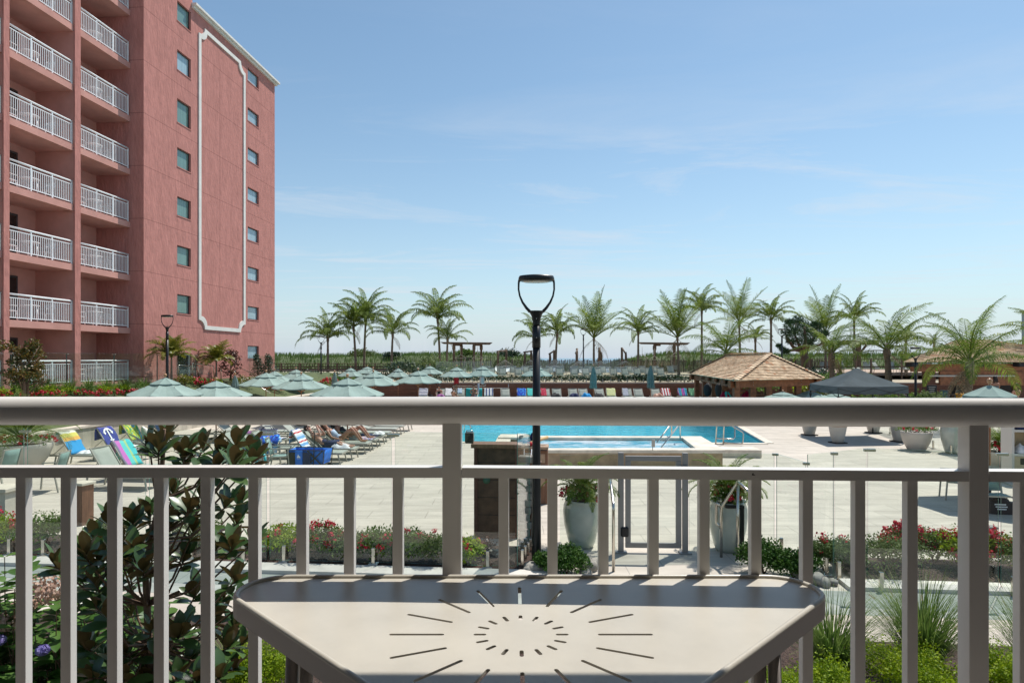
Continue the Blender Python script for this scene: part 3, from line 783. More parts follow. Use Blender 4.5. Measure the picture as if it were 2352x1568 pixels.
mb.quad((x, a, c), (x, b, c), (x, b, d), (x, a, d)); dd = mb.build('glass_door', M['door_glass'], hotel)
mb = MB(); mb.box((x + .03, b - .05, (c + d) / 2), (.06, .09, d - c)); mb.box((x + .03, a + .05, (c + d) / 2), (.06, .09, d - c)); mb.box((x + .03, (a + b) / 2, d - .05), (.055, b - a - .2, .09)); mb.build('door_frame', M['white_metal'], dd)

# balcony bays: slabs, dividers, back walls, sliding doors, railings
bays = [(vpx(-330, UR), vpx(-170, UR)), (vpx(-158, UR), vpx(5, UR)), (vpx(17, UR), vpx(169, UR)), (vpx(181, UR), V0 - .02)]
DEEP = 1.85
zs = [4.84 + 2.71 * k for k in range(-1, 9)]
vstart = bays[0][0] - .4
mb = MB(); mb.quad((UR - DEEP, vstart, ZB), (UR - DEEP, V0, ZB), (UR - DEEP, V0, ZTALL), (UR - DEEP, vstart, ZTALL)); mb.build('back_wall', M['stucco_lifted'], hotel)
mb = MB(); mb.quad((UR, vstart, ZTALL), (UR, vstart, ZB), (UR - 14, vstart, ZB), (UR - 14, vstart, ZTALL)); mb.build('side_wall', M['stucco'], hotel)
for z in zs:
    mb = MB(); mb.box((UR - DEEP / 2 + .001, (vstart + V0) / 2 - .005, z - .145), (DEEP, V0 - vstart - .01, .29)); mb.build('balcony_slab', M['stucco_lifted'], hotel)
edgesv = [vstart] + [(b[1], c[0]) for b, c in zip(bays, bays[1:])]
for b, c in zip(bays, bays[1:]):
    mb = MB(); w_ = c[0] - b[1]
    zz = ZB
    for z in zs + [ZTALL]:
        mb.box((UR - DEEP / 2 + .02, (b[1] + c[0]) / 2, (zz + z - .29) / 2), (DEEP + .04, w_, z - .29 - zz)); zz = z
    mb.build('divider_wall', M['stucco_lifted'], hotel)
    mb = MB(); mb.box((UR + .05, (b[1] + c[0]) / 2, (ZB + ZTALL) / 2), (.06, w_ + .03, ZTALL - ZB)); mb.build('pilaster', M['stucco'], hotel)
furn = []
def bay_railing(va, vb, z):
    L_ = vb - va
    r = MB(); u = UR - .06
    r.tube([(u, va, z + 1.04), (u, vb, z + 1.04)], .042, 8)
    top = r.build('balcony_rail', M['white_metal'], hotel)
    m2 = MB(); m2.bar((u, va, z + .90), (u, vb, z + .90), .035, .035); m2.bar((u, va, z + .10), (u, vb, z + .10), .035, .035)
    n = int(L_ / .103)
    for k in range(1, n): 
        v = va + L_ * k / n; m2.bar((u, v, z + .11), (u, v, z + .89), .022, .022, up=(1, 0, 0))
    m2.build('balusters', M['white_metal'], top)
    for t in (.0, .34, .67, 1.0):
        v = va + .03 + (L_ - .06) * t; m3 = MB(); m3.bar((u, v, z), (u, v, z + 1.02), .05, .05, up=(1, 0, 0)); m3.build('post', M['white_metal'], top)
for bi, (va, vb) in enumerate(bays):
    for k, z in enumerate(zs[:-1]):
        if bi < 2 and k > 9: continue
        bay_railing(va + .02, vb - (.06 if bi == 3 else .02), z)
        m2 = MB(); dw = 1.55; d0 = va + (.15 if bi == 3 else .9); x = UR - DEEP + .03
        m2.box((x, d0 + dw / 2, z + 1.03), (.05, dw, 2.06)); dr = m2.build('sliding_door', M['dark_frame'], hotel)
        m2 = MB(); m2.quad((x + .03, d0 + .08, z + .1), (x + .03, d0 + dw / 2 - .03, z + .1), (x + .03, d0 + dw / 2 - .03, z + 1.97), (x + .03, d0 + .08, z + 1.97)); m2.quad((x + .03, d0 + dw / 2 + .03, z + .1), (x + .03, d0 + dw - .08, z + .1), (x + .03, d0 + dw - .08, z + 1.97), (x + .03, d0 + dw / 2 + .03, z + 1.97)); m2.build('pane', M['door_glass'], dr)
        if (k + bi) % 3 != 1:
            m2 = MB(); cw = .3
            vs = []; nseg = 14
            for i in range(nseg + 1): vs += [(x + .05 + .025 * math.sin(i * 2.6), d0 + .1 + cw * i / nseg, z + .1), (x + .05 + .025 * math.sin(i * 2.6), d0 + .1 + cw * i / nseg, z + 1.95)]
            m2.add(vs, [(2 * i, 2 * i + 2, 2 * i + 3, 2 * i + 1) for i in range(nseg)]); m2.build('curtain', M['linen'], dr)
        furn.append((bi, k, va, vb, z))
# plastic tables and chairs on the balconies, just seen through the bars
HM = Matrix.Rotation(BROT, 4, 'Z')
def balc_table():
    t = thing('plastic_table', '', 'table'); mb = MB(); mb.lathe([(.0, .68), (.40, .68), (.41, .70), (.40, .72), (0, .72)], 16); mb.build('tabletop', M['white_metal'], t)
    for a in range(4):
        mb = MB(); c, s_ = math.cos(a * PI / 2 + .7), math.sin(a * PI / 2 + .7); mb.tube([(.3 * c, .3 * s_, .69), (.33 * c, .33 * s_, 0)], .025, 6); mb.build('leg', M['white_metal'], t)
    return t
def balc_chair():
    t = thing('plastic_chair', '', 'chair'); mb = MB(); mb.box((0, 0, .42), (.46, .46, .03), bev=.01); mb.build('seat', M['white_metal'], t)
    mb = MB(); mb.tube([(-.22, -.22, .43), (-.28, -.22, .86), (-.28, .22, .86), (-.22, .22, .43)], .018, 6)
    for y in (-.13, -.04, .05, .14): mb.bar((-.225, y, .43), (-.28, y, .86), .035, .012)
    mb.build('backrest', M['white_metal'], t)
    mb = MB()
    for y in (-.24, .24): mb.tube([(-.25, y, .64), (.2, y, .64), (.22, y, .43)], .017, 6)
    mb.build('armrest', M['white_metal'], t)
    for x in (-.2, .2):
        for y in (-.2, .2): mb = MB(); mb.tube([(x, y, .42), (x * 1.1, y * 1.1, 0)], .018, 6); mb.build('leg', M['white_metal'], t)
    return t
bt, bc = balc_table(), balc_chair(); used = [False, False]
FL = ['garden level', 'second', 'third', 'fourth', 'fifth', 'sixth', 'seventh', 'top visible']
for bi, k, va, vb, z in furn:
    if bi < 2 or k > 6: continue
    side = 'outer' if bi == 2 else 'corner'
    m_ = (va + vb) / 2; fl = FL[k]
    for what, du, dv, rz in (('t', -.75, .1, 0), ('c', -.8, -.85, PI / 2), ('c', -.8, 1.05, -PI / 2)):
        p = HM @ Vector((UR + du, m_ + dv, z + .002))
        if what == 't': src, i, lab, g_ = bt, 0, f'white round plastic table on the {side} bay balcony, {fl} storey', 'tables on the hotel balconies'
        else: src, i, lab, g_ = bc, 1, f"white plastic chair {'nearer' if dv < 0 else 'beyond'} the table, {side} bay balcony, {fl} storey", 'chairs on the hotel balconies'
        if not used[i]:
            src.location = p; src.rotation_euler = (0, 0, rz + BROT); src['label'] = lab; src['group'] = g_; used[i] = True
        else: dup(src, p, rz + BROT, lab, g_)
# ================================================================ lamp posts
def make_lamp(h=4.62):
    t = thing('lamp_post', '', 'street lamp')
    mb = MB(); zn = h - .575
    mb.lathe([(.075, 0), (.078, .02), (.073, .6), (.063, 2.2), (.059, zn - .58)], 20); mb.lathe([(.068, zn - .58), (.066, zn - .24)], 20); mb.lathe([(.056, zn - .25), (.056, zn - .2), (.060, zn - .16), (.082, zn - .07), (.122, zn), (.122, zn + .008)], 20, sy=.75)
    mb.build('pole', M['dark'], t)
    # open rounded hoop carrying the flat lamp head
    mb = MB()
    for s in (-1, 1):
        pts = [(s * .100, 0, zn - .01), (s * .16, 0, zn + .055), (s * .222, 0, zn + .145), (s * .265, 0, zn + .245), (s * .284, 0, zn + .35), (s * .282, 0, zn + .45), (s * .272, 0, zn + .50)]
        mb.tube(pts, [.026, .023, .018, .015, .0145, .016, .02], 8)
    mb.build('hoop', M['dark'], t)
    mb = MB(); n = 32; mb.lathe([(0, zn + .478), (.262, zn + .478), (.282, zn + .488), (.288, zn + .525), (.272, zn + .562), (.18, zn + .574), (.0, zn + .576)], n, sy=.72); head = mb.build('lamp_head', M['dark'], t)
    mb = MB(); mb.lathe([(0, zn + .462), (.20, zn + .462), (.215, zn + .479)], n, sy=.70); mb.build('lens', mat('lamp_lens', (.55, .55, .5), .3), head)
    for z in (zn - .42, zn - .12):
        mb = MB(); mb.ell((0, -.066, z), (.008, .006, .008), 8, 5); mb.build('bolt', M['steel'], t)
    return t
lampA = make_lamp(); p = G(1232, 1297); lampA.location = p
GL = 'black lamp posts with open tear-drop heads'
tag(lampA, 'tall near black lamp post standing between shower wall and gate', group=GL)
def lamp(px, pytop, D, lab):
    x = XX(px, D); zt_ = ZZ(pytop, D); dup(lampA, (x, D, zt_ - 4.62), 0, lab, GL)
lamp(384, 723, 30.5, 'black lamp post in front of the pink hotel end wall')
lamp(737.5, 771, 55, 'thin black lamp post in front of the leftmost palm')
lamp(1340, 755, 63, 'thin black lamp post on the upper terrace beside a stiff palm')
lamp(1796, 754.5, 52, 'black lamp post behind the shingled hut, beside the dark pine')
c = dup(lampA, (XX(2103, 34), 34, ZZ(797, 34) - 4.62), R(8), 'black lamp post between the grey tent and the bar roof', GL)

# ================================================================ glass fences
FEN = None
def glass_panel(parent, a0, a1, b0, b1, th=.012):
    """a0,a1 bottom and top at one end, b0,b1 at the other"""
    d = (Vector(b0) - Vector(a0)); nrm = Vector((-d.y, d.x, 0)).normalized() * th / 2
    mb = MB(); vs = [Vector(q) + s * nrm for s in (-1, 1) for q in (a0, b0, b1, a1)]
    mb.add(vs, [(0, 1, 2, 3), (7, 6, 5, 4)], 0); mb.add(vs, [(0, 4, 5, 1), (1, 5, 6, 2), (2, 6, 7, 3), (3, 7, 4, 0)], 1)
    return mb.build('glass_panel', [M['glass'], M['glass_edge']], parent)
def spigot(parent, p, h=.26, rz=BROT):
    mb = MB(); mb.box((p[0], p[1] - .012, p[2] + h / 2), (.055, .05, h), rz, bev=.006); mb.box((p[0], p[1], p[2] + .008), (.15, .12, .016), rz, bev=.004)
    return mb.build('spigot', M['steel'], parent)
def clip(parent, p, w=.14, rz=BROT):
    mb = MB(); mb.box((p[0], p[1] - .015, p[2]), (w, .05, .04), rz, bev=.004)
    return mb.build('panel_clip', M['steel'], parent)
fl = thing('glass_fence', 'frameless glass pool fence behind the roses, left of the shower wall', 'fence', (0, 0, 0))
HG = 2.06; LZ = .075
def up(p, h): return Vector((p[0], p[1], p[2] + h))
def fl_pt(px, v=9.90, z=LZ):
    t = (px - CX) / F
    # x = u*.9965+v*.0841 = t*(-u*.0841+v*.9965)
    u = v * (t * .9965 - .0841) / (.9965 + .0841 * t); return Bp(u, v, z)
seams = [-260, 59, 339, 616, 903.5, 1188]
for a, b in zip(seams, seams[1:]):
    p, q = fl_pt(a + 4), fl_pt(b - 4); glass_panel(fl, p, up(p, HG), q, up(q, HG))
for a in seams[1:-1]: clip(fl, up(fl_pt(a), HG - .05), .19)
for px in (-120, 23, 101, 440, 560, 653, 858, 1120): spigot(fl, fl_pt(px, 9.86, .06))
# return of the glass towards the lamp
cr = fl_pt(1188); q = G(1216, 1268, .03); glass_panel(fl, cr, up(cr, HG), q, up(q, HG - .06))
for k in (.15, .38, .62, .85):
    p = cr.lerp(q, k); spigot(fl, (p.x + .05, p.y, .0), .30, BROT + PI / 2)
fr = thing('glass_fence', 'frameless glass pool fence on the right, in front of red roses', 'fence', (0, 0, 0))
def pan(px0, yb0, yt0, px1, yb1, yt1):
    D0 = ZC * F / (yb0 - CY); D1 = ZC * F / (yb1 - CY)
    return glass_panel(fr, W(px0, yb0, D0), W(px0, yt0, D0), W(px1, yb1, D1), W(px1, yt1, D1))
pan(1583, 1266, 1041, 1778, 1264, 1041); pan(1784, 1265, 1041.5, 1851, 1296, 1061); pan(1855, 1298, 1043, 1914, 1325, 1037); pan(1917, 1326, 1037, 1990, 1342, 1028); pan(1993, 1343, 1028, 2293, 1355, 1041); pan(2299, 1356, 1041, 2560, 1368, 1050)
for px, py in ((1794, 1272), (1897, 1320), (1926, 1331), (2023, 1357), (2327, 1369), (2060, 1359)):
    if px == 2060: continue
    spigot(fr, G(px, py), .28)
for px, py, D in ((1780, 1043, 11), (1851, 1064, 10.2), (1915, 1041, 9.55), (1996, 1033, 9.3), (2300, 1043, 9.05)): clip(fr, W(px, py, D), .16 if px > 1950 else .10)
pan(1286, 1262, 1044, 1418, 1266, 1042)

# gate between the two fences
gp0, gp1 = G(1426, 1268), G(1573.5, 1270); gz = 1.70
gate = thing('pool_gate', 'taupe metal framed glass gate with black latch and hinges', 'gate', (gp0 + gp1) / 2)
gc = (gp0 + gp1) / 2; gw = (gp1 - gp0).length; gr = math.atan2(gp1.y - gp0.y, gp1.x - gp0.x)
gate.rotation_euler = (0, 0, gr)
for s in (-1, 1):
    mb = MB(); mb.box((s * gw / 2, 0, gz / 2), (.092, .07, gz), bev=.006); mb.box((s * gw / 2, 0, .012), (.20, .17, .024), bev=.005); mb.build('gate_post', M['gate_metal'], gate)
x0, x1 = -gw / 2 + .075, gw / 2 - .065
mb = MB(); mb.box(((x0 + x1) / 2, 0, gz - .10), (x1 - x0, .05, .085), bev=.004); mb.box(((x0 + x1) / 2, 0, .13), (x1 - x0, .05, .085), bev=.004)
mb.box((x0 + .045, 0, gz / 2 + .015), (.09, .048, gz - .32), bev=.004); mb.box((x1 - .045, 0, gz / 2 + .015), (.09, .048, gz - .32), bev=.004); mb.build('gate_frame', M['gate_metal'], gate)
mb = MB(); mb.box(((x0 + x1) / 2, 0, gz / 2 + .015), (x1 - x0 - .18, .01, gz - .31)); mb.build('glass_panel', M['glass'], gate)
for z in (gz - .32, .36):
    mb = MB(); mb.box((-gw / 2 + .06, -.04, z), (.13, .05, .17), bev=.02); mb.build('hinge', M['dark'], gate)
mb = MB(); mb.box((gw / 2 - .10, -.05, gz - .28), (.30, .06, .085), bev=.012); mb.box((gw / 2 - .02, -.05, gz - .23), (.12, .05, .05), bev=.01); mb.build('latch', M['dark'], gate)

def rail_thing(name, label, paths, r=.021, group=None, m='steel', cat='handrail'):
    base = Vector(paths[0][0]); base.z = 0
    t = thing(name, label, cat, base, 0, group)
    for k, pts in enumerate(paths):
        q = []
        pts = [Vector(p) - base for p in pts]
        for i, p in enumerate(pts):       # soften the bends
            if 0 < i < len(pts) - 1:
                a = (pts[i - 1] - p); b = (pts[i + 1] - p); ra = min(.07, a.length / 3, b.length / 3)
                pa, pb = p + a.normalized() * ra, p + b.normalized() * ra
                for s in (0, .25, .5, .75, 1): q.append((1 - s) ** 2 * pa + 2 * s * (1 - s) * p + s * s * pb)
            else: q.append(p)
        mb = MB(); mb.tube(q, r, 10); mb.build('rail' if k == 0 else 'upright', M[m], t)
        if k == 0 or True:
            pass
    return t
# entry handrails at the gate
b = G(1409, 1312); tp = up(b, 1.02)
rail_thing('entry_handrail', 'polished steel handrail left of the pool gate', [[b, tp, W(1403, 1110, tp.y + .55), W(1402, 1100, tp.y + .9)]], .024)
b1 = G(1656.5, 1279); b2 = G(1694, 1284); D1, D2 = b1.y, b2.y
pk = W(1694.5, 1106, D2 - .02)
rail_thing('entry_handrail', 'looped polished steel handrail right of the pool gate', [[b1, W(1656.5, 1165, D1), pk, W(1727, 1134, D2 - .75), ], [W(1656, 1212, D1), W(1645, 1200, D1 + .03), W(1645.5, 1153, D1 + .03), W(1656, 1164, D1)], [b2, W(1694.5, 1108, D2)]], .024)
def path_light(px, py, h, s, lab):
    p = G(px, py); t = thing('path_light', lab, 'path light', p, BROT, 'dark bracket path lights')
    mb = MB(); mb.box((0, 0, h / 2), (.055, .09, h), bev=.004); mb.build('post', M['dark'], t)
    mb = MB(); mb.box((s * .12, 0, h + .02), (.30, .10, .045), bev=.004); hd = mb.build('lamp_head', M['dark'], t)
    mb = MB(); mb.box((s * .15, 0, h - .006), (.2, .07, .006)); mb.build('lens', M['pot_white'], hd)
path_light(1311.5, 1250, .52, 1, 'black bracket path light beside the left urn at the gate')
path_light(1704, 1276, .80, -1, 'black bracket path light beside the right urn at the gate')
p = G(2277, 1262); t = thing('bollard_light', 'dark boxy bollard light behind the right rose bed', 'path light', p, BROT)
mb = MB(); mb.box((0, 0, .19), (.10, .16, .38), bev=.006); mb.build('post', M['gate_metal'], t); mb = MB(); mb.box((-.03, 0, .395), (.20, .18, .035), bev=.006); mb.build('lamp_head', M['gate_metal'], t)

# ================================================================ shower wall and towel counter
p0, p1 = G(1091, 1233), G(1190, 1236); zt_ = 1.68
sw = thing('shower_wall', 'brown tiled outdoor shower wall with a wooden cap', 'shower wall', (p0 + p1) / 2, BROT)
wd = (p1 - p0).length
mb = MB(); mb.box((0, .09, zt_ / 2), (wd - .06, .18, zt_ - .06)); mb.build('tile_face', M['brown_tile'], sw)
mb = MB(); mb.box((-wd / 2 + .02, .07, zt_ / 2), (.06, .24, zt_ - .06)); mb.box((wd / 2 - .02, .07, zt_ / 2), (.06, .24, zt_ - .06)); mb.box((0, .075, .035), (wd - .1, .24, .07)); mb.build('frame', M['cedar_wall'], sw)
mb = MB(); mb.box((0, .10, zt_ + .012), (wd + .12, .42, .075), bev=.006); mb.build('cap', M['plank'], sw)
mb = MB(); mb.lathe([(.07, 0), (.07, .02), (.035, .03), (.03, .07), (0, .075)], 14); vv = [(x, -z - .005, y + 1.06) for x, y, z in mb.v]; mb.v = vv; mb.v = [(x - .18, y, z) for x, y, z in mb.v]; mb.build('shower_valve', M['green_plastic'], sw)
for z in (.42, .74, 1.06, 1.38):
    mb = MB(); mb.box((0, -.001, z), (wd - .1, .004, .012)); mb.build('tile_joint', M['umber'], sw)
tw = sw.location
sp_ = thing('portable_speaker', 'black portable speaker standing on the shower wall cap', 'speaker', tw + Vector((-.50, .05, zt_ + .05)), BROT)
mb = MB(); mb.box((0, 0, .105), (.155, .14, .21), bev=.02); mb.build('cabinet', M['speaker_grille'], sp_)
mb = MB(); mb.tube([(-.06, 0, .2), (-.05, 0, .235), (.05, 0, .235), (.06, 0, .2)], .009, 8); mb.box((.081, 0, .11), (.006, .1, .17)); mb.build('handle', M['steel'], sp_)
# stone faced pier and cedar boards between the shower and the lamp
p = G(1205, 1262); pr = thing('stone_pier', 'stacked stone pier right of the shower wall', 'pier', p, BROT)
mb = MB(); rg = random.Random(5)
for k in range(13):
    mb.box((rg.uniform(-.01, .01), 0, .06 + .125 * k), (.20 + rg.uniform(-.03, .03), .2, .118), rg.uniform(-.15, .15), bev=.012)
    mb.box((.17 + rg.uniform(-.02, .02), .02, .06 + .125 * k), (.13 + rg.uniform(-.02, .03), .2, .118), rg.uniform(-.15, .15), bev=.012)
mb.build('stones', M['rock'], pr)
p = G(1222, 1252); bp_ = thing('cedar_screen', 'reddish cedar plank screen beside the near lamp post', 'screen', p, BROT)
mb = MB()
for k in range(3): mb.box((-.10 + .085 * k, .02 * (k % 2), .72), (.08, .03, 1.44))
mb.build('planks', M['cedar'], bp_); mb = MB(); mb.box((0, .0, 1.46), (.34, .12, .04)); mb.build('cap', M['plank'], bp_)
# counter with pool toys
ct = thing('towel_counter', 'wooden counter piled with swim gear in front of the hot tub', 'counter', (XX(1212, 14.6), 14.6, 0), BROT)
zt2 = ZZ(1022, 14.6)
mb = MB(); mb.box((0, 0, zt2 - .03), (.95, .5, .06), bev=.008); mb.build('counter_top', M['plank_pale'], ct)
mb = MB(); mb.box((.1, .06, zt2 / 2 - .05), (.72, .36, zt2 - .12)); mb.box((-.32, 0, zt2 / 2), (.06, .40, zt2 - .08)); mb.build('cabinet', M['plank'], ct)
for k in range(3):
    mb = MB(); mb.box((.15, -.10, zt2 - .28 - .26 * k), (.5, .06, .2)); mb.build('drawer', M['plank_pale'], ct)
fr_ = thing('folding_frame', 'small white folding frame leaning beside the wooden counter', 'folding frame', (XX(1212, 13.9), 13.9, 0), BROT)
mb = MB(); z0, z1 = ZZ(1068, 13.9), ZZ(1032, 13.9)
for s in (-.08, .08): mb.tube([(s - .03, -.02, 0), (s, .1, z1)], .011, 6)
for k in range(3): mb.tube([(-.07, .08 - .02 * k, z1 - .1 - .14 * k), (.08, .08 - .02 * k, z1 - .1 - .14 * k)], .009, 6)
mb.build('frame', M['white_metal'], fr_)
def cloth_pile(name, label, cat, loc, sx, sy, sz, m, seed, group=None):
    rg = random.Random(seed); mb = MB(); n, q = 14, 10; vs = []; fs = []
    for j in range(q + 1):
        for i in range(n + 1):
            a, b = i / n * 2 - 1, j / q * 2 - 1; r2 = min(1, max(abs(a), abs(b)) ** 3)
            z = sz * (1 - r2) * (.55 + .45 * mnoise.noise(Vector((a * 2.2 + seed, b * 2.2, seed * 1.7)))) + .004
            vs.append((a * sx / 2 * (1 + .12 * mnoise.noise(Vector((a + seed, b, 3)))), b * sy / 2 * (1 + .12 * mnoise.noise(Vector((b, a + seed, 9)))), max(.004, z)))
    for j in range(q):
        for i in range(n): a = j * (n + 1) + i; fs.append((a, a + 1, a + n + 2, a + n + 1))
    mb.add(vs, fs, 0, True); o = mb.build(name, m); o.location = loc; return tag(o, label, cat, group)
M['blue_blotch'] = blotch('blue_printed_towel', [(.02, .05, .28), (.02, .22, .55), (.06, .50, .60), (.55, .65, .70)], 6)
cl = Vector((XX(1212, 14.6), 14.6, zt2 + .002))
cloth_pile('folded_towel', 'crumpled blue patterned towel on the wooden counter', 'towel', cl + Vector((-.02, .05, 0)), .34, .26, .17, M['navy'], 3)
cloth_pile('swim_shirt', 'dark blue swim shirt at the left end of the counter', 'swimwear', cl + Vector((-.33, .02, 0)), .18, .18, .09, M['blue_fabric'], 8)
nd = thing('pool_noodle', 'tan foam pool noodle lying across the counter', 'pool noodle', cl + Vector((.2, -.05, .04)), .35); mb = MB(); mb.tube([(-.28, -.05, .0), (0, 0, .06), (.30, .06, .13)], .036, 10); mb.build('foam', M['foam'], nd)
bl = thing('pool_toy', 'red and green toy at the front edge of the counter', 'toy', cl + Vector((.04, -.18, .05)), 0); mb = MB(); mb.ell((0, 0, 0), (.075, .06, .05), 14, 9); mb.build('shell', M['red_cloth'], bl); mb = MB(); mb.ell((.1, .01, -.015), (.07, .05, .035), 12, 7); mb.build('fin', M['green_plastic'], bl)
pd = thing('swim_ring', 'round blue swim ring on the counter beside the lamp', 'swim ring', cl + Vector((.17, .1, .0)), 0); mb = MB(); mb.lathe([(.0, .02), (.12, .02), (.12, .045), (0, .045)], 18); mb.v = [(x, z - .03, y + .17) for x, y, z in mb.v]; mb.build('disc', M['navy'], pd)
# black leaning board
bd = thing('swim_fin', 'black swim fin standing upright at the counter', 'swim fin', cl + Vector((-.17, -.14, 0)), 0); mb = MB(); mb.prism([(-.03, -.01), (.03, -.01), (.03, .01), (-.03, .01)], 0, .22); mb.box((.02, 0, .22), (.09, .03, .05), bev=.01); mb.build('blade', M['soft_black'], bd)

# ================================================================ hot tub and pool rails
zs_ = .60; SV0 = ZC * F / 258.
spa_near = (ZC - zs_) * F / (1031.5 - CY); spa_back = (ZC - zs_) * F / (1004.5 - CY)
def S(px, py): return G(px, py, zs_)
A, B_, C_, D_ = S(1163, 1028.5), S(1598, 1028.5), S(1568, 1005), S(1163 + 12, 1003.5)     # water rectangle
spa = thing('hot_tub', 'raised tan tiled hot tub with travertine rim and bubbling water', 'hot tub', ((A + B_ + C_ + D_) / 4).to_2d().to_3d())
so_ = spa.location.copy()
def out(p, k): return p
O = [S(1150, 1035), S(1640, 1033), S(1594, 1001.5), S(1158, 1000.5)]
O = [Vector((A.x - .45, A.y - .42, zs_)), Vector((B_.x + .75, B_.y - .42, zs_)), Vector((C_.x + .75, C_.y + .45, zs_)), Vector((D_.x - .45, D_.y + .45, zs_))]
I = [A, B_, C_, D_]
mb = MB()
for i in range(4):
    j = (i + 1) % 4
    for (z, fl_) in ((zs_, 0), (zs_ - .09, 1)):
        q = [Vector((v.x, v.y, z)) - so_ for v in (O[i], O[j], I[j], I[i])]
        mb.quad(*(q if fl_ == 0 else q[::-1]))
    for P_, s in ((O, 1), (I, -1)):
        q = [P_[i] - so_, P_[j] - so_, P_[j] - so_ - Vector((0, 0, .09)), P_[i] - so_ - Vector((0, 0, .09))]; mb.quad(*(q[::-1] if s > 0 else q))
mb.build('rim', M['coping'], spa)
mb = MB(); O2 = [o_ + Vector((sx * .06, sy * .06, 0)) for o_, (sx, sy) in zip(O, ((1, 1), (-1, 1), (-1, -1), (1, -1)))]
for i in range(4):
    j = (i + 1) % 4; a, b = O2[i] - so_, O2[j] - so_; mb.quad(Vector((a.x, a.y, 0)), Vector((b.x, b.y, 0)), Vector((b.x, b.y, zs_ - .09)), Vector((a.x, a.y, zs_ - .09)))
mb.build('side_wall', M['spa_tile'], spa)
mb = MB()
for i in range(4):
    j = (i + 1) % 4; a, b = I[i] - so_, I[j] - so_; mb.quad(Vector((b.x, b.y, zs_ - .09)), Vector((a.x, a.y, zs_ - .09)), Vector((a.x, a.y, -.4 + .45)), Vector((b.x, b.y, .05)))
mb.build('inner_wall', M['spa_tile'], spa)
mb = MB(); mb.quad(*[v - so_ - Vector((0, 0, .10)) for v in I]); mb.build('water', M['spa_water'], spa)
st = thing('stone_step', 'low travertine step block at the right end of the hot tub', 'step', G(1688, 1046)); mb = MB(); mb.box((0, 0, .13), (1.5, .9, .26), BROT, bev=.01); mb.build('block', M['coping'], st)
bk = thing('stone_block', 'square travertine block left of the hot tub', 'stone block', G(1180, 1044)); mb = MB(); mb.box((0, 0, .29), (.9, .8, .58), BROT); mb.build('block', M['spa_tile'], bk); mb = MB(); mb.box((0, 0, .615), (1.0, .9, .07), BROT, bev=.01); mb.build('cap', M['coping'], bk)
ph = thing('metal_tablet', 'small metal tablet on a stem on the hot tub rim', 'tablet stand', S(1499, 1033)); mb = MB(); mb.tube([(0, 0, 0), (0, 0, .1)], .012, 6); mb.box((.02, 0, .2), (.03, .14, .22), R(25), bev=.006); mb.build('tablet', M['steel_grey'], ph)
for px0, py0, px1, py1, lab in ((1507.5, 1017, 1545, 976, 'slanted steel grab rail in the hot tub, left of the pair'), (1518, 1028, 1565, 976, 'slanted steel grab rail in the hot tub, right of the pair')):
    a = G(px0, py0 + 1, zs_ - .12); bpt = W(px1, py1 - 8, a.y + .9); rail_thing('grab_rail', lab, [[a, a.lerp(bpt, .5), bpt, Vector((bpt.x + .05, bpt.y + .35, bpt.z)), Vector((bpt.x + .06, bpt.y + .38, zs_))]], .024, 'hot tub grab rails')
# handrails at the pool corner
a = G(1644, 1020); rail_thing('pool_handrail', 'bent steel pool handrail at the pool corner, left of the pair', [[a, W(1646, 972, a.y), W(1680, 972, a.y + .5), W(1688, 984, a.y + .3), W(1688, 1003, a.y + .2), W(1684, 1008, a.y + .15), W(1645, 1006, a.y)]], .026, 'pool corner handrails')
a = G(1661, 1021); rail_thing('pool_handrail', 'bent steel pool handrail at the pool corner, right of the pair', [[a, W(1663, 972, a.y), W(1680, 977, a.y), W(1708, 993, a.y - .2), W(1706, 1017, a.y - .25), W(1702, 1018.5, a.y - .2), W(1663, 1016, a.y)]], .026, 'pool corner handrails')
a = G(1066, 992); rail_thing('pool_ladder', 'curved steel ladder rail at the left edge of the pool', [[a, W(1067, 976, a.y), W(1072, 973, a.y), W(1081, 978, a.y), W(1083, 992, a.y)]], .03, None, 'steel', 'ladder')
# ================================================================ sun loungers
def quadgrid(a, b, c, d, nu, nv, sag=0.0, th=.012):
    """a cloth-like sheet between four corners with a little sag, and thickness; UV runs 0..1"""
    a, b, c, d = map(Vector, (a, b, c, d)); n = (b - a).cross(d - a).normalized()
    vs = []; uv = []
    for s in (0, 1):
        for j in range(nv + 1):
            for i in range(nu + 1):
                u, v = i / nu, j / nv
                p = a.lerp(b, u).lerp(d.lerp(c, u), v) - n * (sag * 4 * u * (1 - u)) - n * th * s
                vs.append(p); uv.append((u, v))
    fs = []; o = (nu + 1) * (nv + 1)
    for j in range(nv):
        for i in range(nu):
            k = j * (nu + 1) + i; fs.append((k, k + 1, k + nu + 2, k + nu + 1)); fs.append((o + k + nu + 1, o + k + nu + 2, o + k + 1, o + k))
    for i in range(nu):
        fs.append((i + 1, i, o + i, o + i + 1)); k = nv * (nu + 1) + i; fs.append((k, k + 1, o + k + 1, o + k))
    for j in range(nv):
        k = j * (nu + 1); fs.append((k, k + nu + 1, o + k + nu + 1, o + k)); k += nu; fs.append((k + nu + 1, k, o + k, o + k + nu + 1))
    return vs, fs, uv
def build_uv(vs, fs, uv, name, m, parent=None):
    me = bpy.data.meshes.new(name); me.from_pydata([tuple(v) for v in vs], [], fs); me.materials.append(m)
    l = me.uv_layers.new(name='UVMap')
    for lo in me.loops: l.data[lo.index].uv = uv[lo.vertex_index]
    me.polygons.foreach_set('use_smooth', [True] * len(fs)); me.update()
    o = bpy.data.objects.new(name, me); COL.objects.link(o)
    if parent is not None: o.parent = parent
    return o
SH = .37; HX = -.18; BL = .78; CWD = .66
def back_end(al): return Vector((HX - BL * math.cos(al), 0, SH + BL * math.sin(al)))
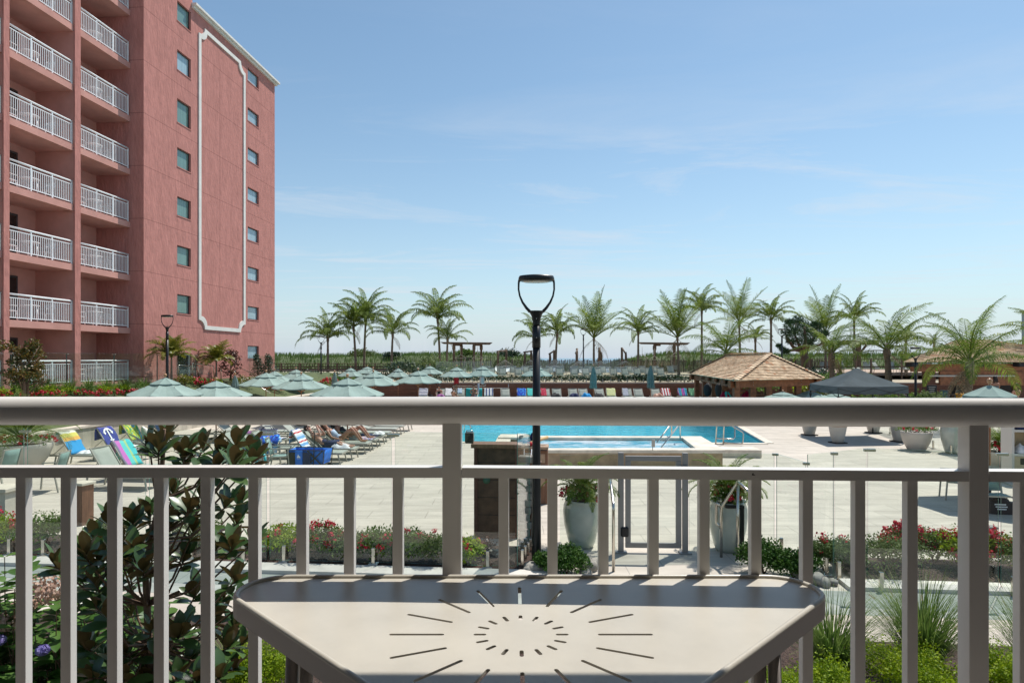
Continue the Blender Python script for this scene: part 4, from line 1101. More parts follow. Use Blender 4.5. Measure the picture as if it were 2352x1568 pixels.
def make_lounger(al):
    t = thing('sun_lounger', '', 'sun lounger'); w = CWD / 2; be = back_end(al)
    vs, fs, uv = quadgrid((HX, w, SH), (HX, -w, SH), (.97, -w, SH), (.97, w, SH), 4, 5, .012); build_uv(vs, fs, uv, 'seat', M['sling'], t)
    vs, fs, uv = quadgrid((be.x, w, be.z), (be.x, -w, be.z), (HX, -w, SH), (HX, w, SH), 4, 4, .012); build_uv(vs, fs, uv, 'backrest', M['sling'], t)
    mb = MB()
    for s in (-1, 1): mb.bar((-.98, s * w, SH - .03), (.99, s * w, SH - .03), .03, .05)
    mb.bar((.98, -w, SH - .03), (.98, w, SH - .03), .03, .05); mb.bar((-.97, -w, SH - .03), (-.97, w, SH - .03), .03, .05); mb.build('frame', M['chairframe'], t)
    mb = MB()
    for s in (-1, 1):
        mb.bar((HX, s * w, SH + .005), (be.x, s * w, be.z), .03, .032); mb.bar((HX - .38 * math.cos(al), s * (w - .03), SH + .38 * math.sin(al)), (HX - .62, s * (w - .03), SH - .03), .018, .018)
    mb.bar((be.x, -w, be.z), (be.x, w, be.z), .03, .03); mb.build('back_frame', M['chairframe'], t)
    for x, dx in ((.86, .08), (-.66, -.06)):
        for s in (-1, 1): mb = MB(); mb.bar((x, s * w, SH - .05), (x + dx, s * w, 0), .03, .038, up=(1, 0, 0)); mb.build('leg', M['chairframe'], t)
    return t
AL_UP, AL_MID, AL_LOW, AL_WALL = R(58), R(42), R(14), R(46)
PROTO = {}
def lounger(loc, rz, al, label, group, sc=1.0):
    if al not in PROTO:
        t = make_lounger(al); PROTO[al] = t; t.location = loc; t.rotation_euler = (0, 0, rz); tag(t, label, group=group); t.scale = (sc,) * 3; return t
    return dup(PROTO[al], loc, rz, label, group, sc)
def L2W(loc, rz, sc=1.0):
    return Matrix.Translation(Vector(loc)) @ Matrix.Rotation(rz, 4, 'Z') @ Matrix.Scale(sc, 4)
def towel_back(name, label, loc, rz, al, m, u0=0.0, u1=1.0, drop=.5, sc=1.0, over=.35, group='towels spread over sun loungers'):
    """a towel over a lounger's backrest: up the front, over the top and down behind"""
    w = CWD / 2; be = back_end(al); a = Vector((HX, 0, SH)); n = Vector((math.sin(al), 0, math.cos(al)))
    path = [a.lerp(be, t) + n * .018 for t in [(1 - drop) + drop * k / 8 for k in range(9)]]
    path += [be + Vector((-.03, 0, .022)), be + Vector((-.05, 0, -.03))] + [be + Vector((-.055 - .01 * k, 0, -.03 - over * k / 4)) for k in range(1, 5)]
    vs = []; uv = []; nu = 8
    for j, p in enumerate(path):
        for i in range(nu + 1):
            u = i / nu; y = -w * 1.03 + CWD * 1.03 * (u0 + (u1 - u0) * u)
            vs.append(p + Vector((.012 * math.sin(u * 15 + j), y, .008 * math.sin(u * 11 + j * .7)))); uv.append((u, j / (len(path) - 1)))
    fs = []
    for j in range(len(path) - 1):
        for i in range(nu): k = j * (nu + 1) + i; fs.append((k, k + 1, k + nu + 2, k + nu + 1))
    o = build_uv(vs, fs, uv, name, m); o.matrix_world = L2W(loc, rz, sc)
    s = o.modifiers.new('thick', 'SOLIDIFY'); s.thickness = .012
    return tag(o, label, 'towel', group)
def towel_seat(name, label, loc, rz, m, x0=-.1, x1=.9, seed=1, group='towels spread over sun loungers', sc=1.0):
    w = CWD / 2 * .98; vs = []; uv = []; fs = []; nu, nv = 8, 8
    for j in range(nv + 1):
        for i in range(nu + 1):
            u, v = i / nu, j / nv; vs.append(Vector((x0 + (x1 - x0) * v, -w + 2 * w * u, SH + .012 + .02 * (1 + mnoise.noise(Vector((u * 3 + seed, v * 3, seed)))) - (.10 if i in (0, nu) else 0)))); uv.append((u, v))
    for j in range(nv):
        for i in range(nu): k = j * (nu + 1) + i; fs.append((k, k + 1, k + nu + 2, k + nu + 1))
    o = build_uv(vs, fs, uv, name, m); o.matrix_world = L2W(loc, rz, sc); s = o.modifiers.new('thick', 'SOLIDIFY'); s.thickness = .01
    return tag(o, label, 'towel', group)
Wt = (.78, .78, .78)
T = {}
T['navy_stripe'] = stripes('navy_white_stripe', [(0, Wt), (.5, (.02, .03, .13))], 9, 1)
T['navy_vert'] = stripes('black_white_awning', [(0, Wt), (.45, (.015, .02, .07)), (.75, (.25, .35, .6)), (.85, (.015, .02, .05))], 3, 0)
T['navy_thin'] = stripes('navy_pinstripe', [(0, Wt), (.5, (.05, .08, .2))], 7, 0)
T['yellow'] = stripes('yellow_white_stripe', [(0, (.72, .74, .55)), (.5, (.58, .60, .10))], 9, 0)
T['red'] = stripes('red_white_stripe', [(0, (.42, .01, .02)), (.5, Wt)], 3.5, 0)
T['multi'] = stripes('rainbow_stripe', [(0, (.35, .05, .30)), (.14, (.02, .35, .5)), (.3, (.03, .12, .45)), (.42, (.03, .45, .40)), (.58, (.30, .03, .25)), (.74, (.55, .12, .35)), (.88, (.1, .05, .35))], 1.6, 0)
T['green'] = stripes('green_fade', [(0, (.25, .55, .30)), (.5, (.17, .42, .22))], 2, 0)
T['blue'] = blotch('blue_swirl', [(.01, .04, .40), (.01, .12, .60), (.05, .35, .70)], 5)
T['teal'] = stripes('teal_band', [(0, (.08, .55, .50)), (.86, (.2, .75, .68))], 1, 1)
T['magenta'] = blotch('crimson_print', [(.42, .01, .06), (.55, .02, .05), (.50, .12, .15)], 5)
T['skyblue'] = blotch('sky_print', [(.02, .28, .62), (.05, .45, .75), (.02, .15, .5)], 5)
T['flag'] = stripes('red_white_blue_stripe', [(0, (.03, .14, .40)), (.14, Wt), (.22, (.16, .36, .62)), (.34, Wt), (.40, (.55, .02, .03)), (.46, Wt), (.54, (.16, .36, .62)), (.66, (.5, .6, .75)), (.74, Wt), (.82, (.55, .02, .03)), (.88, Wt)], 1.7, 1)
T['anchor'] = mat('indigo_towel', (.045, .06, .27), .95, var=.15)
T['tropic'] = stripes('tropical_print', [(0, (.03, .30, .62)), (.33, (.75, .42, .10)), (.42, (.70, .62, .15)), (.52, (.75, .73, .62)), (.68, (.15, .50, .35)), (.74, (.72, .73, .70))], 1, 1)
T['lizard'] = blotch('green_yellow_print', [(.05, .30, .10), (.30, .40, .05), (.62, .58, .06), (.10, .40, .45), (.05, .25, .50)], 3.5)
T['pinkteal'] = stripes('pink_teal_panels', [(0, (.22, .20, .28)), (.14, (.55, .16, .50)), (.36, (.12, .55, .52)), (.6, (.35, .55, .25)), (.72, (.06, .50, .52))], 1, 0)
T['denim'] = mat('denim_blue_towel', (.13, .20, .33), .95, var=.15)
T['zigzag'] = blotch('blue_zigzag', [(.01, .04, .28), (.01, .10, .60), (.10, .45, .80), (.70, .80, .85)], 3.0)
T['tealwhite'] = stripes('aqua_white_stripe', [(0, (.03, .48, .58)), (.4, (.75, .80, .80)), (.62, (.03, .48, .58)), (.8, (.3, .65, .68))], 1.2, 0)

# the row beside the pool, feet to the water
GR = 'sun loungers in the row along the pool edge'
rowx = [(-5.28, 20.15), (-5.12, 21.0), (-5.0, 22.35), (-4.95, 23.3), (-4.9, 24.3), (-4.9, 25.5), (-4.85, 26.9), (-4.75, 28.0), (-4.6, 29.2)]
ordn = ['nearest', 'second', 'third', 'fourth', 'fifth', 'sixth', 'seventh', 'eighth', 'farthest']
row = []
for i, (x, y) in enumerate(rowx):
    loc = (x - .95, y, 0); al = AL_UP if i == 0 else (AL_MID if i in (1, 2, 3) else AL_LOW)
    lab = ['nearest poolside lounger, red white and blue striped towel over its back', 'poolside lounger under the man lying with a phone', 'poolside lounger under the sunbather in a pale blue swimsuit', 'poolside lounger under the sunbather in a black swimsuit', 'poolside lounger just beyond the black swimsuit sunbather, navy towel on it'][i] if i < 5 else f'flat empty poolside lounger, {ordn[i]} in the row counted from the wagon'
    lounger(loc, R(-2), al, lab, GR); row.append((loc, R(-2), al))
towel_back('beach_towel', 'red white and blue striped towel over the nearest poolside lounger back', *row[0], T['flag'], drop=.95)
towel_seat('beach_towel', 'navy and white towel on the fifth poolside lounger', row[4][0], row[4][1], M['navy'], .1, .85, 5)
towel_seat('beach_towel', 'pink and white printed towel on the fourth poolside lounger foot', row[3][0], row[3][1], blotch('pink_white_print', [(.75, .75, .78), (.7, .3, .3), (.15, .2, .5), (.75, .75, .78)], 9), .35, .9, 7)
def wpt(i, x, y, z): return L2W(row[i][0], row[i][1]) @ Vector((x, y, z))
cloth_pile('rolled_towel', 'white rolled towel at the foot of the fifth poolside lounger', 'towel', wpt(4, .80, 0, SH + .05), .42, .36, .16, M['white_cloth'], 12)
cloth_pile('crumpled_towel', 'white and navy crumpled towel at the foot of the phone man lounger', 'towel', wpt(1, .50, -.05, SH + .01), .62, .5, .24, M['white_cloth'], 15)

# loungers by the cream retaining wall
GW = 'sun loungers by the cream retaining wall'
def place_back(pxt, pyt, D): return W(pxt, pyt, D)
wl = []
for x, y, al, rz, lab in ((-13.15, 19.7, AL_UP, R(-4), 'lounger with a tropical print towel, next to the flower planter'), (-12.75, 20.9, AL_UP, R(-4), 'lounger with an indigo anchor towel on its back'), (-9.95, 16.3, AL_UP, R(-6), 'bare grey lounger nearest to us, back raised, beside the magnolia'), (-10.15, 17.5, AL_UP, R(-6), 'lounger with a pink and teal towel behind the magnolia'), (-12.95, 22.5, AL_UP, R(-4), 'lounger with a green and yellow printed towel, farther back'), (-12.9, 24.2, AL_UP, R(-4), 'lounger with a plain denim blue towel')):
    lounger((x, y, 0), rz, al, lab, GW); wl.append(((x, y, 0), rz, al))
towel_back('beach_towel', 'tropical print towel with yellow and blue, beside the planter', *wl[0], T['tropic'], drop=1.0)
an = towel_back('beach_towel', 'indigo towel with a white anchor on a lounger back', *wl[1], T['anchor'], drop=1.0)
# the anchor: a flat printed figure on the towel
al = AL_UP; w = CWD / 2; be = back_end(al); a0 = Vector((HX, 0, SH)); nv_ = Vector((math.sin(al), 0, math.cos(al)))
def onback(s, t): return a0.lerp(be, t) + nv_ * .034 + Vector((0, s, 0))
mb = MB(); polys = []
def strip(pts, wd):
    for (s0, t0), (s1, t1) in zip(pts, pts[1:]):
        d = Vector((s1 - s0, (t1 - t0) * BL)).normalized(); n = Vector((-d.y, d.x)) * wd / 2
        mb.quad(onback(s0 + n.x, t0 + n.y / BL), onback(s1 + n.x, t1 + n.y / BL), onback(s1 - n.x, t1 - n.y / BL), onback(s0 - n.x, t0 - n.y / BL))
strip([(0, .30), (0, .88)], .055); strip([(-.09, .38), (.09, .38)], .045)
strip([(.05 * math.cos(R(a)), .24 + .06 * math.sin(R(a))) for a in range(0, 361, 30)], .028)
strip([(.17 * math.cos(R(a)), .72 + .19 * math.sin(R(a))) for a in range(15, 166, 15)], .06)
for s in (-1, 1): mb.add([onback(s * .225, .78), onback(s * .10, .74), onback(s * .17, .64)], [(0, 1, 2)])
pr_ = mb.build('anchor_print', M['inkwhite'], an)
pr_.matrix_local = Matrix.Identity(4)
towel_back('beach_towel', 'pink and teal panelled towel on the lounger behind the magnolia', *wl[3], T['pinkteal'], drop=1.0, over=.5)
towel_back('beach_towel', 'green and yellow printed towel over the back of a far lounger', *wl[4], T['lizard'], drop=.9)
towel_back('beach_towel', 'plain denim blue towel over a lounger back', *wl[5], T['denim'], drop=.9)
for i, (lx, sd_) in enumerate(((.15, 21), (.45, 22))):
    cloth_pile('crumpled_towel', ['white crumpled towel on the seat of the anchor towel lounger', 'white crumpled towel at the foot of the anchor towel lounger'][i], 'towel', L2W(wl[1][0], wl[1][1]) @ Vector((lx, .05 - .1 * i, SH + .01)), .4, .45, .14, M['white_cloth'], sd_)
cloth_pile('crumpled_towel', 'small white and blue towel on the seat by the tropical print towel', 'towel', L2W(wl[0][0], wl[0][1]) @ Vector((.05, 0, SH + .01)), .36, .4, .13, M['white_cloth'], 25)
GM = 'sun loungers behind the blue wagon'
ml = []
for i, (x, y, rz, lab) in enumerate(((-8.6, 20.9, R(-4), 'lounger with a striped aqua towel left of the wagon'), (-7.75, 21.2, R(2), 'bare grey lounger just behind the blue wagon'), (-9.2, 23.2, R(-4), 'lounger carrying the navy striped beach bag'), (-9.6, 26.0, R(-4), 'bare lounger under the umbrellas, beyond the striped bag'), (-10.9, 25.2, R(-4), 'lounger with a violet towel between the wall and the umbrellas'), (-8.1, 24.6, R(-3), 'lounger with an aqua towel beyond the striped bag'), (-7.6, 26.4, R(-3), 'bare lounger behind the lying man with a phone'), (-7.9, 28.6, R(-3), 'farthest bare lounger under the umbrellas'))):
    lounger((x, y, 0), rz, AL_MID if i != 2 else AL_LOW, lab, GM); ml.append(((x, y, 0), rz))
towel_seat('beach_towel', 'aqua and white striped towel on the lounger left of the wagon', ml[0][0], ml[0][1], T['tealwhite'], -.1, .95, 3)
towel_seat('beach_towel', 'pale violet towel beneath the striped bag', ml[2][0], ml[2][1], mat('lilac_towel', (.50, .50, .66), .95, var=.2), -.1, .95, 4)
towel_seat('beach_towel', 'violet towel between the wall and the umbrellas', ml[4][0], ml[4][1], M['purple_cloth'], -.1, .95, 14); towel_seat('beach_towel', 'aqua towel beyond the striped bag', ml[5][0], ml[5][1], T['tealwhite'], -.1, .95, 15)
bg_ = thing('beach_bag', 'navy and white striped beach bag on a lounger', 'bag', L2W(*ml[2]) @ Vector((.35, 0, SH + .04)), R(6))
mb = MB(); n = 11
for k in range(n): mb.box((0, 0, .02 + .028 * k), (.72 - .004 * k, .30 - .012 * k, .028), mi=k % 2)
mb.build('body', [M['navy'], M['white_cloth']], bg_); mb = MB()
for y in (-.1, .1): mb.tube([(-.2, y, .3), (-.12, y, .42), (.12, y, .42), (.2, y, .3)], .012, 6)
mb.build('handle', M['navy'], bg_)

# upper terrace: two rows of loungers facing us
ZT = 1.3
fr_x = [1064, 1097, 1130, 1156.6, 1193, 1224, 1257, 1288, 1321.5, 1349, 1376.5, 1413, 1440, 1468, 1494, 1522]
bk_x = [1122, 1152, 1181, 1211, 1240, 1265, 1292, 1326, 1356, 1388, 1449, 1480, 1512, 1545]
words = ['first', 'second', 'third', 'fourth', 'fifth', 'sixth', 'seventh', 'eighth', 'ninth', 'tenth', 'eleventh', 'twelfth', 'thirteenth', 'fourteenth', 'fifteenth', 'sixteenth', 'seventeenth', 'eighteenth']
for px, n in zip(fr_x, words):
    lounger((XX(px - 2, 60.8), 60.8, ZT), R(-90) + R(rnd.uniform(2, 9)), AL_UP, f'pale green lounger on the upper terrace, front row, {n} from the left', 'loungers in the front row of the upper terrace', 1.06)
for px, n in zip(bk_x, words):
    lounger((XX(px - 2, 71), 71, ZT), R(-90) + R(rnd.uniform(2, 9)), AL_UP, f'pale green lounger on the upper terrace, back row, {n} from the left', 'loungers in the back row of the upper terrace', 1.1)
# lower row against the timber wall
lw = [(970, 'navy_stripe', 'navy and white striped towel', 1), (1012, None, '', 1), (1031, 'white', 'white towel', 1), (1056, 'bluewhite', '', 1), (1122, 'navy_vert', 'black and white awning striped towel', 1), (1161, None, '', 1), (1198.5, 'blue', 'deep blue swirled towel', 1), (1222, 'teal', 'teal towel', 1), (1254, 'magenta', 'crimson towel', 1), (1279, None, '', 1), (1317, None, '', 1), (1341.6, None, '', 1), (1379, None, '', 1), (1404.6, 'yellow', 'yellow and white striped towel', 1), (1442, 'navy_thin', 'navy and white pinstriped towel', 1), (1468.5, None, '', 1), (1507, None, '', 1), (1532, 'red', 'red and white striped towel', 1), (1571, 'multi', 'purple and teal rainbow striped towel', 1), (1598, 'green', 'green towel', 1), (1640, 'skyblue', 'bright sky blue towel', 1)]
neigh = {1012: 'under the seated woman in a black cap', 1056: 'behind the dark haired swimmer, blue checked towel', 1161: 'right of the black and white awning towel', 1279: 'first bare one right of the crimson towel', 1317: 'second bare one right of the crimson towel', 1341.6: 'third bare one right of the crimson towel', 1379: 'left of the yellow striped towel, dark bag on it', 1468.5: 'right of the navy pinstriped towel', 1507: 'left of the red striped towel'}
for px, tk, tl_, sc in lw:
    loc = (XX(px, 48.6) + .02, 48.6, 0); rz = R(-90) + R(rnd.uniform(-2, 6))
    lounger(loc, rz, AL_WALL, f'lounger by the timber wall with a {tl_}' if tl_ else f'lounger by the timber wall, {neigh[px]}', 'loungers in the row along the timber wall', 1.02)
    if tl_:
        towel_back('beach_towel', f'{tl_} over a lounger by the timber wall', loc, rz, AL_WALL, T[tk] if tk in T else M['white_cloth'], drop=.95, sc=1.02, u0=0 if px != 1254 else 0, u1=1 if px not in (1254, 1442) else .62)
    elif tk == 'bluewhite': towel_back('beach_towel', 'blue and white checked towel by the dark haired swimmer', loc, rz, AL_WALL, blotch('blue_check', [(.7, .75, .78), (.08, .3, .55), (.7, .75, .78)], 9), drop=.6, u0=.2, u1=.7, sc=1.02)
for px, m, lab, s in ((1319, 'navy', 'dark bag on the second bare lounger right of the crimson towel', 0), (1376, 'soft_black', 'dark bag on the lounger left of the yellow towel', 1), (1347, 'skyblue', 'bright blue towel heap on the third bare lounger right of the crimson towel', 2), (1512, 'skin', 'tan straw hat on the lounger left of the red towel', 3), (1277, 'soft_black', 'black strap bag on the first bare lounger right of the crimson towel', 4)):
    cloth_pile('bag' if 'bag' in lab else ('towel_heap' if 'heap' in lab else 'straw_hat'), lab, 'bag' if 'bag' in lab else ('towel' if 'heap' in lab else 'hat'), (XX(px, 47.9), 47.9, .40), .75, .6, .42, M[m] if m in M else T[m], 30 + s)

# ================================================================ dining chairs
def make_chair():
    t = thing('patio_chair', '', 'chair')
    vs, fs, uv = quadgrid((-.24, -.24, .44), (.24, -.24, .44), (.24, .22, .43), (-.24, .22, .43), 3, 3, .012); build_uv(vs, fs, uv, 'seat', mat('sage_sling_seat', (.25, .36, .33), .7, bump=.1, bscale=400), t)
    vs, fs, uv = quadgrid((-.24, .22, .47), (.24, .22, .47), (.24, .36, .95), (-.24, .36, .95), 3, 3, .02); build_uv(vs, fs, uv, 'backrest', mat('sage_sling_back', (.22, .33, .30), .7, bump=.1, bscale=400), t)
    for s in (-1, 1):
        mb = MB(); mb.bar((s * .26, .21, .40), (s * .26, .37, .97), .03, .03); mb.bar((s * .26, .25, .40), (s * .26, .33, 0), .03, .04, up=(1, 0, 0)); mb.build('leg', M['chairframe'], t)
        mb = MB(); mb.bar((s * .26, -.26, .66), (s * .26, -.31, 0), .03, .04, up=(1, 0, 0)); mb.build('leg', M['chairframe'], t)
        mb = MB(); mb.bar((s * .265, -.29, .66), (s * .265, .29, .665), .042, .026); mb.build('armrest', M['chairframe'], t)
    mb = MB(); mb.bar((-.25, -.25, .43), (.25, -.25, .43), .03, .03); mb.bar((-.25, .36, .96), (.25, .36, .96), .03, .03)
    for s in (-1, 1): mb.bar((s * .25, -.25, .42), (s * .25, .24, .41), .025, .03)
    mb.build('frame', M['chairframe'], t)
    return t
chair0 = None
GC = 'sage sling patio chairs'
def chair(loc, rz, label):
    global chair0
    if chair0 is None: chair0 = make_chair(); chair0.location = loc; chair0.rotation_euler = (0, 0, rz); tag(chair0, label, group=GC); return
    dup(chair0, loc, rz, label, GC)
chair((-6.85, 18.9, 0), R(100), 'green sling patio chair with its back beside the wagon')
chair((-7.35, 18.05, 0), R(20), 'patio chair with an aqua towel over its arm, in front of the wagon chairs')
chair((-7.4, 19.3, 0), R(60), 'patio chair draped with a blue zigzag towel')
chair((-11.5, 15.9, 0), R(-80), 'patio chair standing in front of the tropical towel lounger')
chair((-13.2, 16.5, 0), R(-95), 'patio chair at the left edge, before the flower planter')
chair((10.15, 13.5, 0), R(-12), 'patio chair at the right edge, nearest the black bag')
chair((10.45, 15.0, 0), R(-110), 'patio chair half hidden by the thick right railing post')
def drape(label, loc, rz, m, w, h, seed, lean=.0):
    vs = []; uv = []; fs = []; nu, nv = 10, 12
    for j in range(nv + 1):
        for i in range(nu + 1):
            u, v = i / nu, j / nv; s = abs(v - .35)
            y = (v - .35) * .18; z = -max(0, s - .04) * h * (1.0 if v > .35 else .75)
            vs.append(Vector(((u - .5) * w * (1 + .15 * v) + lean * max(0, v - .35), y + (.03 + .03 * s) * math.sin(u * 9 + seed) * min(1, s * 4) + (.06 if v > .35 else -.06) * min(1, s * 5), z + .02 * math.sin(u * 5 + seed)))); uv.append((u, v))
    for j in range(nv):
        for i in range(nu): k = j * (nu + 1) + i; fs.append((k, k + 1, k + nu + 2, k + nu + 1))
    o = build_uv(vs, fs, uv, 'draped_towel', m); o.matrix_world = L2W(loc, rz); s = o.modifiers.new('thick', 'SOLIDIFY'); s.thickness = .01
    return tag(o, label, 'towel', 'towels draped over patio chairs')
drape('blue zigzag towel draped over a patio chair left of the wagon', (-7.4, 19.2, .98), R(60), T['zigzag'], .95, 1.0, 1)
drape('aqua and white striped towel hanging over a patio chair arm', (-7.05, 17.95, .70), R(110), T['tealwhite'], .34, 1.1, 4, .2)
# folding wagon
wg = thing('beach_wagon', 'bright blue folding beach wagon with black frame and white mountain emblem', 'wagon', (-6.0, 19.0, 0), R(-6))
mb = MB(); Lw, Ww, z0, z1 = 1.02, .55, .20, .60
vs, fs, uv = quadgrid((-Lw / 2, -Ww / 2, z0), (Lw / 2, -Ww / 2, z0), (Lw / 2 + .06, -Ww / 2 - .03, z1), (-Lw / 2 - .06, -Ww / 2 - .03, z1), 8, 4, .02)
mb.add(vs, fs, 0, True)
for q in (((Lw / 2, -Ww / 2, z0), (Lw / 2, Ww / 2, z0), (Lw / 2 + .06, Ww / 2 + .03, z1), (Lw / 2 + .06, -Ww / 2 - .03, z1)), ((Lw / 2, Ww / 2, z0), (-Lw / 2, Ww / 2, z0), (-Lw / 2 - .06, Ww / 2 + .03, z1), (Lw / 2 + .06, Ww / 2 + .03, z1)), ((-Lw / 2, Ww / 2, z0), (-Lw / 2, -Ww / 2, z0), (-Lw / 2 - .06, -Ww / 2 - .03, z1), (-Lw / 2 - .06, Ww / 2 + .03, z1)), ((-Lw / 2, -Ww / 2, z0), (-Lw / 2, Ww / 2, z0), (Lw / 2, Ww / 2, z0), (Lw / 2, -Ww / 2, z0))):
    vs, fs, uv = quadgrid(*q, 4, 3, .015); mb.add(vs, fs, 0, True)
mb.build('basket', M['blue_fabric'], wg)
mb = MB(); y = -Ww / 2 - .05
mb.bar((-Lw / 2 - .08, y, z1 + .01), (Lw / 2 + .1, y, z1 + .01), .02, .025); mb.bar((-Lw / 2 - .08, -y, z1 + .01), (Lw / 2 + .1, -y, z1 + .01), .02, .025)
mb.bar((.06, y, .16), (.52, y, z1), .03, .03); mb.bar((.52, y, .16), (.06, y, z1), .03, .03)
for s in (-1, 1): mb.bar((s * (Lw / 2 + .02), y, .12), (s * (Lw / 2 + .06), y, z1), .02, .02); mb.bar((s * (Lw / 2 + .02), -y, .12), (s * (Lw / 2 + .06), -y, z1), .02, .02)
mb.tube([(.25, y - .02, .15), (.28, y - .02, .75), (.30, y - .02, 1.12), (.27, y - .02, 1.16), (.24, y - .02, 1.12)], .014, 6); mb.build('frame', M['dark'], wg)
for nm, xa, xb, m in (('side_pocket', -.48, -.30, 'soft_black'), ('front_panel', -.29, -.07, 'blue_fabric'), ('side_pocket', -.06, .17, 'navy')):
    mb = MB(); mb.box(((xa + xb) / 2, y - .03, .36), (xb - xa, .03, .38 if nm == 'side_pocket' else .50), bev=.01); pp = mb.build(nm, M[m], wg)
    if nm == 'front_panel':
        mb = MB(); yy = y - .0465; mb.add([(-.235, yy, .40), (-.125, yy, .40), (-.150, yy, .45), (-.165, yy, .435), (-.195, yy, .50), (-.21, yy, .46)], [(0, 1, 2, 3, 4, 5)]); mb.quad((-.235, yy, .37), (-.125, yy, .37), (-.125, yy, .378), (-.235, yy, .378)); mb.build('emblem', M['inkwhite'], pp)
for x in (-.44, .50):
    for s in (-1, 1):
        mb = MB(); mb.lathe([(.0, -.025), (.075, -.03), (.085, 0), (.075, .03), (0, .025)], 14); mb.v = [(a + x, c_ + s * (Ww / 2 + .03), b_ + .086) for a, b_, c_ in mb.v]; mb.build('wheel', M['soft_black'], wg)

# black tote under the right-hand chair, with three white lines of lettering too small to read
tb = thing('tote_bag', 'black tote bag on the paving beneath the right patio chair', 'bag', G(2296, 1178), R(-8))
mb = MB(); mb.prism([(-.23, -.12), (.22, -.13), (.24, .1), (-.22, .12)], 0, .25); mb.ell((0, 0, .25), (.20, .10, .10), 12, 6); mb.build('body', M['soft_black'], tb)
mb = MB()
for k, (xa, xb) in enumerate(((-.17, .05), (-.15, .08), (-.12, .06))): mb.quad((xa, -.131, .20 - .05 * k), (xb, -.133, .20 - .05 * k), (xb, -.133, .225 - .05 * k), (xa, -.131, .225 - .05 * k))
mb.build('lettering', M['inkwhite'], tb); mb = MB(); mb.tube([(-.12, -.05, .3), (-.08, -.08, .42), (.08, -.08, .42), (.12, -.05, .3)], .01, 6); mb.build('handle', M['soft_black'], tb)

# ================================================================ umbrellas
def make_umbrella(rad=1.375, sides=8):
    t = thing('market_umbrella', '', 'umbrella'); top = 2.46; eave = 1.87
    def ring(f, z, sag=0.0, sub=4):
        out = []
        for k in range(sides):
            a, b = 2 * PI * k / sides + .2, 2 * PI * (k + 1) / sides + .2
            pa, pb = Vector((math.cos(a), math.sin(a), 0)) * f, Vector((math.cos(b), math.sin(b), 0)) * f
            for j in range(sub):
                u = j / sub; p = pa.lerp(pb, u); q = 4 * u * (1 - u); out.append(Vector((p.x * (1 - .02 * q), p.y * (1 - .02 * q), z - sag * q)))
        return out
    mb = MB(); rings = []
    for f in (.14, .35, .6, .82, 1.0): rings.append(ring(rad * f, top - .06 - (top - .06 - eave) * (f ** 1.06) , .02 + .035 * f))
    rings.append(ring(rad * 1.003, eave - .055, .04))
    n = len(rings[0]); vs = [p for r_ in rings for p in r_]; fs = []
    for i in range(len(rings) - 1):
        for j in range(n): fs.append((i * n + j, (i + 1) * n + j, (i + 1) * n + (j + 1) % n, i * n + (j + 1) % n))
    mb.add(vs, fs, 0, False); cp = mb.build('canopy', M['sage'], t)
    for f, p in zip(cp.data.polygons, range(len(fs))): f.use_smooth = False
    mb = MB(); rings = [[Vector((0, 0, top + .02))] * n] + [ring(rad * f, top + .02 - .232 * f / .40, .012) for f in (.07, .2, .33, .40)] + [ring(rad * .405, top + .02 - .232 - .03, .018)]
    vs = [p for r_ in rings for p in r_]; fs = []
    for i in range(len(rings) - 1):
        for j in range(n): fs.append((i * n + j, (i + 1) * n + j, (i + 1) * n + (j + 1) % n, i * n + (j + 1) % n))
    mb.add(vs, fs, 0, False); mb.build('vent', M['sage'], t)
    mb = MB(); r0 = ring(rad * .409, top - .212 - .020, .018); r1 = ring(rad * .409, top - .212 - .038, .018)
    mb.add(r0 + r1, [(j, n + j, n + (j + 1) % n, (j + 1) % n) for j in range(n)]); mb.build('vent_piping', M['sage_dark'], t)
    mb = MB(); mb.tube([(0, 0, 0), (0, 0, top)], .024, 10); mb.build('pole', M['teak'], t)
    mb = MB(); mb.lathe([(.02, top), (.03, top + .02), (.022, top + .035), (.05, top + .07), (.06, top + .10), (.05, top + .135), (.02, top + .155), (0, top + .158)], 14); mb.build('finial', M['ballwood'], t)
    mb = MB()
    for k in range(sides):
        a = 2 * PI * k / sides + .2; c, s_ = math.cos(a), math.sin(a)
        mb.bar((.05 * c, .05 * s_, top - .09), (rad * .98 * c, rad * .98 * s_, eave - .045), .018, .022); mb.bar((.04 * c, .04 * s_, 1.62), (rad * .55 * c, rad * .55 * s_, 2.14), .014, .018)
    mb.build('ribs', M['teak'], t)
    mb = MB(); mb.lathe([(.0, 0), (.26, 0), (.27, .03), (.24, .07), (.06, .1), (.035, .12), (.035, .35)], 18); mb.build('base', M['soft_black'], t)
    return t
umb = make_umbrella(); GU = 'open sage green market umbrellas'; first = True
def umbrella(px, pyapex, width, lab, D=None, zbase=None, rz=None):
    global first
    D = D or 2.75 * F / width; x = XX(px, D); sc = width * D / F / 2.75
    za = ZZ(pyapex, D); zb_ = za - 2.48 * sc; 
    loc = (x, D, zb_ if zbase is None else zbase); rz = rnd.uniform(0, .78) if rz is None else rz
    s = (sc, sc, sc if zbase is None else (za - zbase) / 2.48)
    if first: umb.location = loc; umb.rotation_euler = (0, 0, rz); umb.scale = s; tag(umb, lab, group=GU); first = False; return
    dup(umb, loc, rz, lab, GU, s)
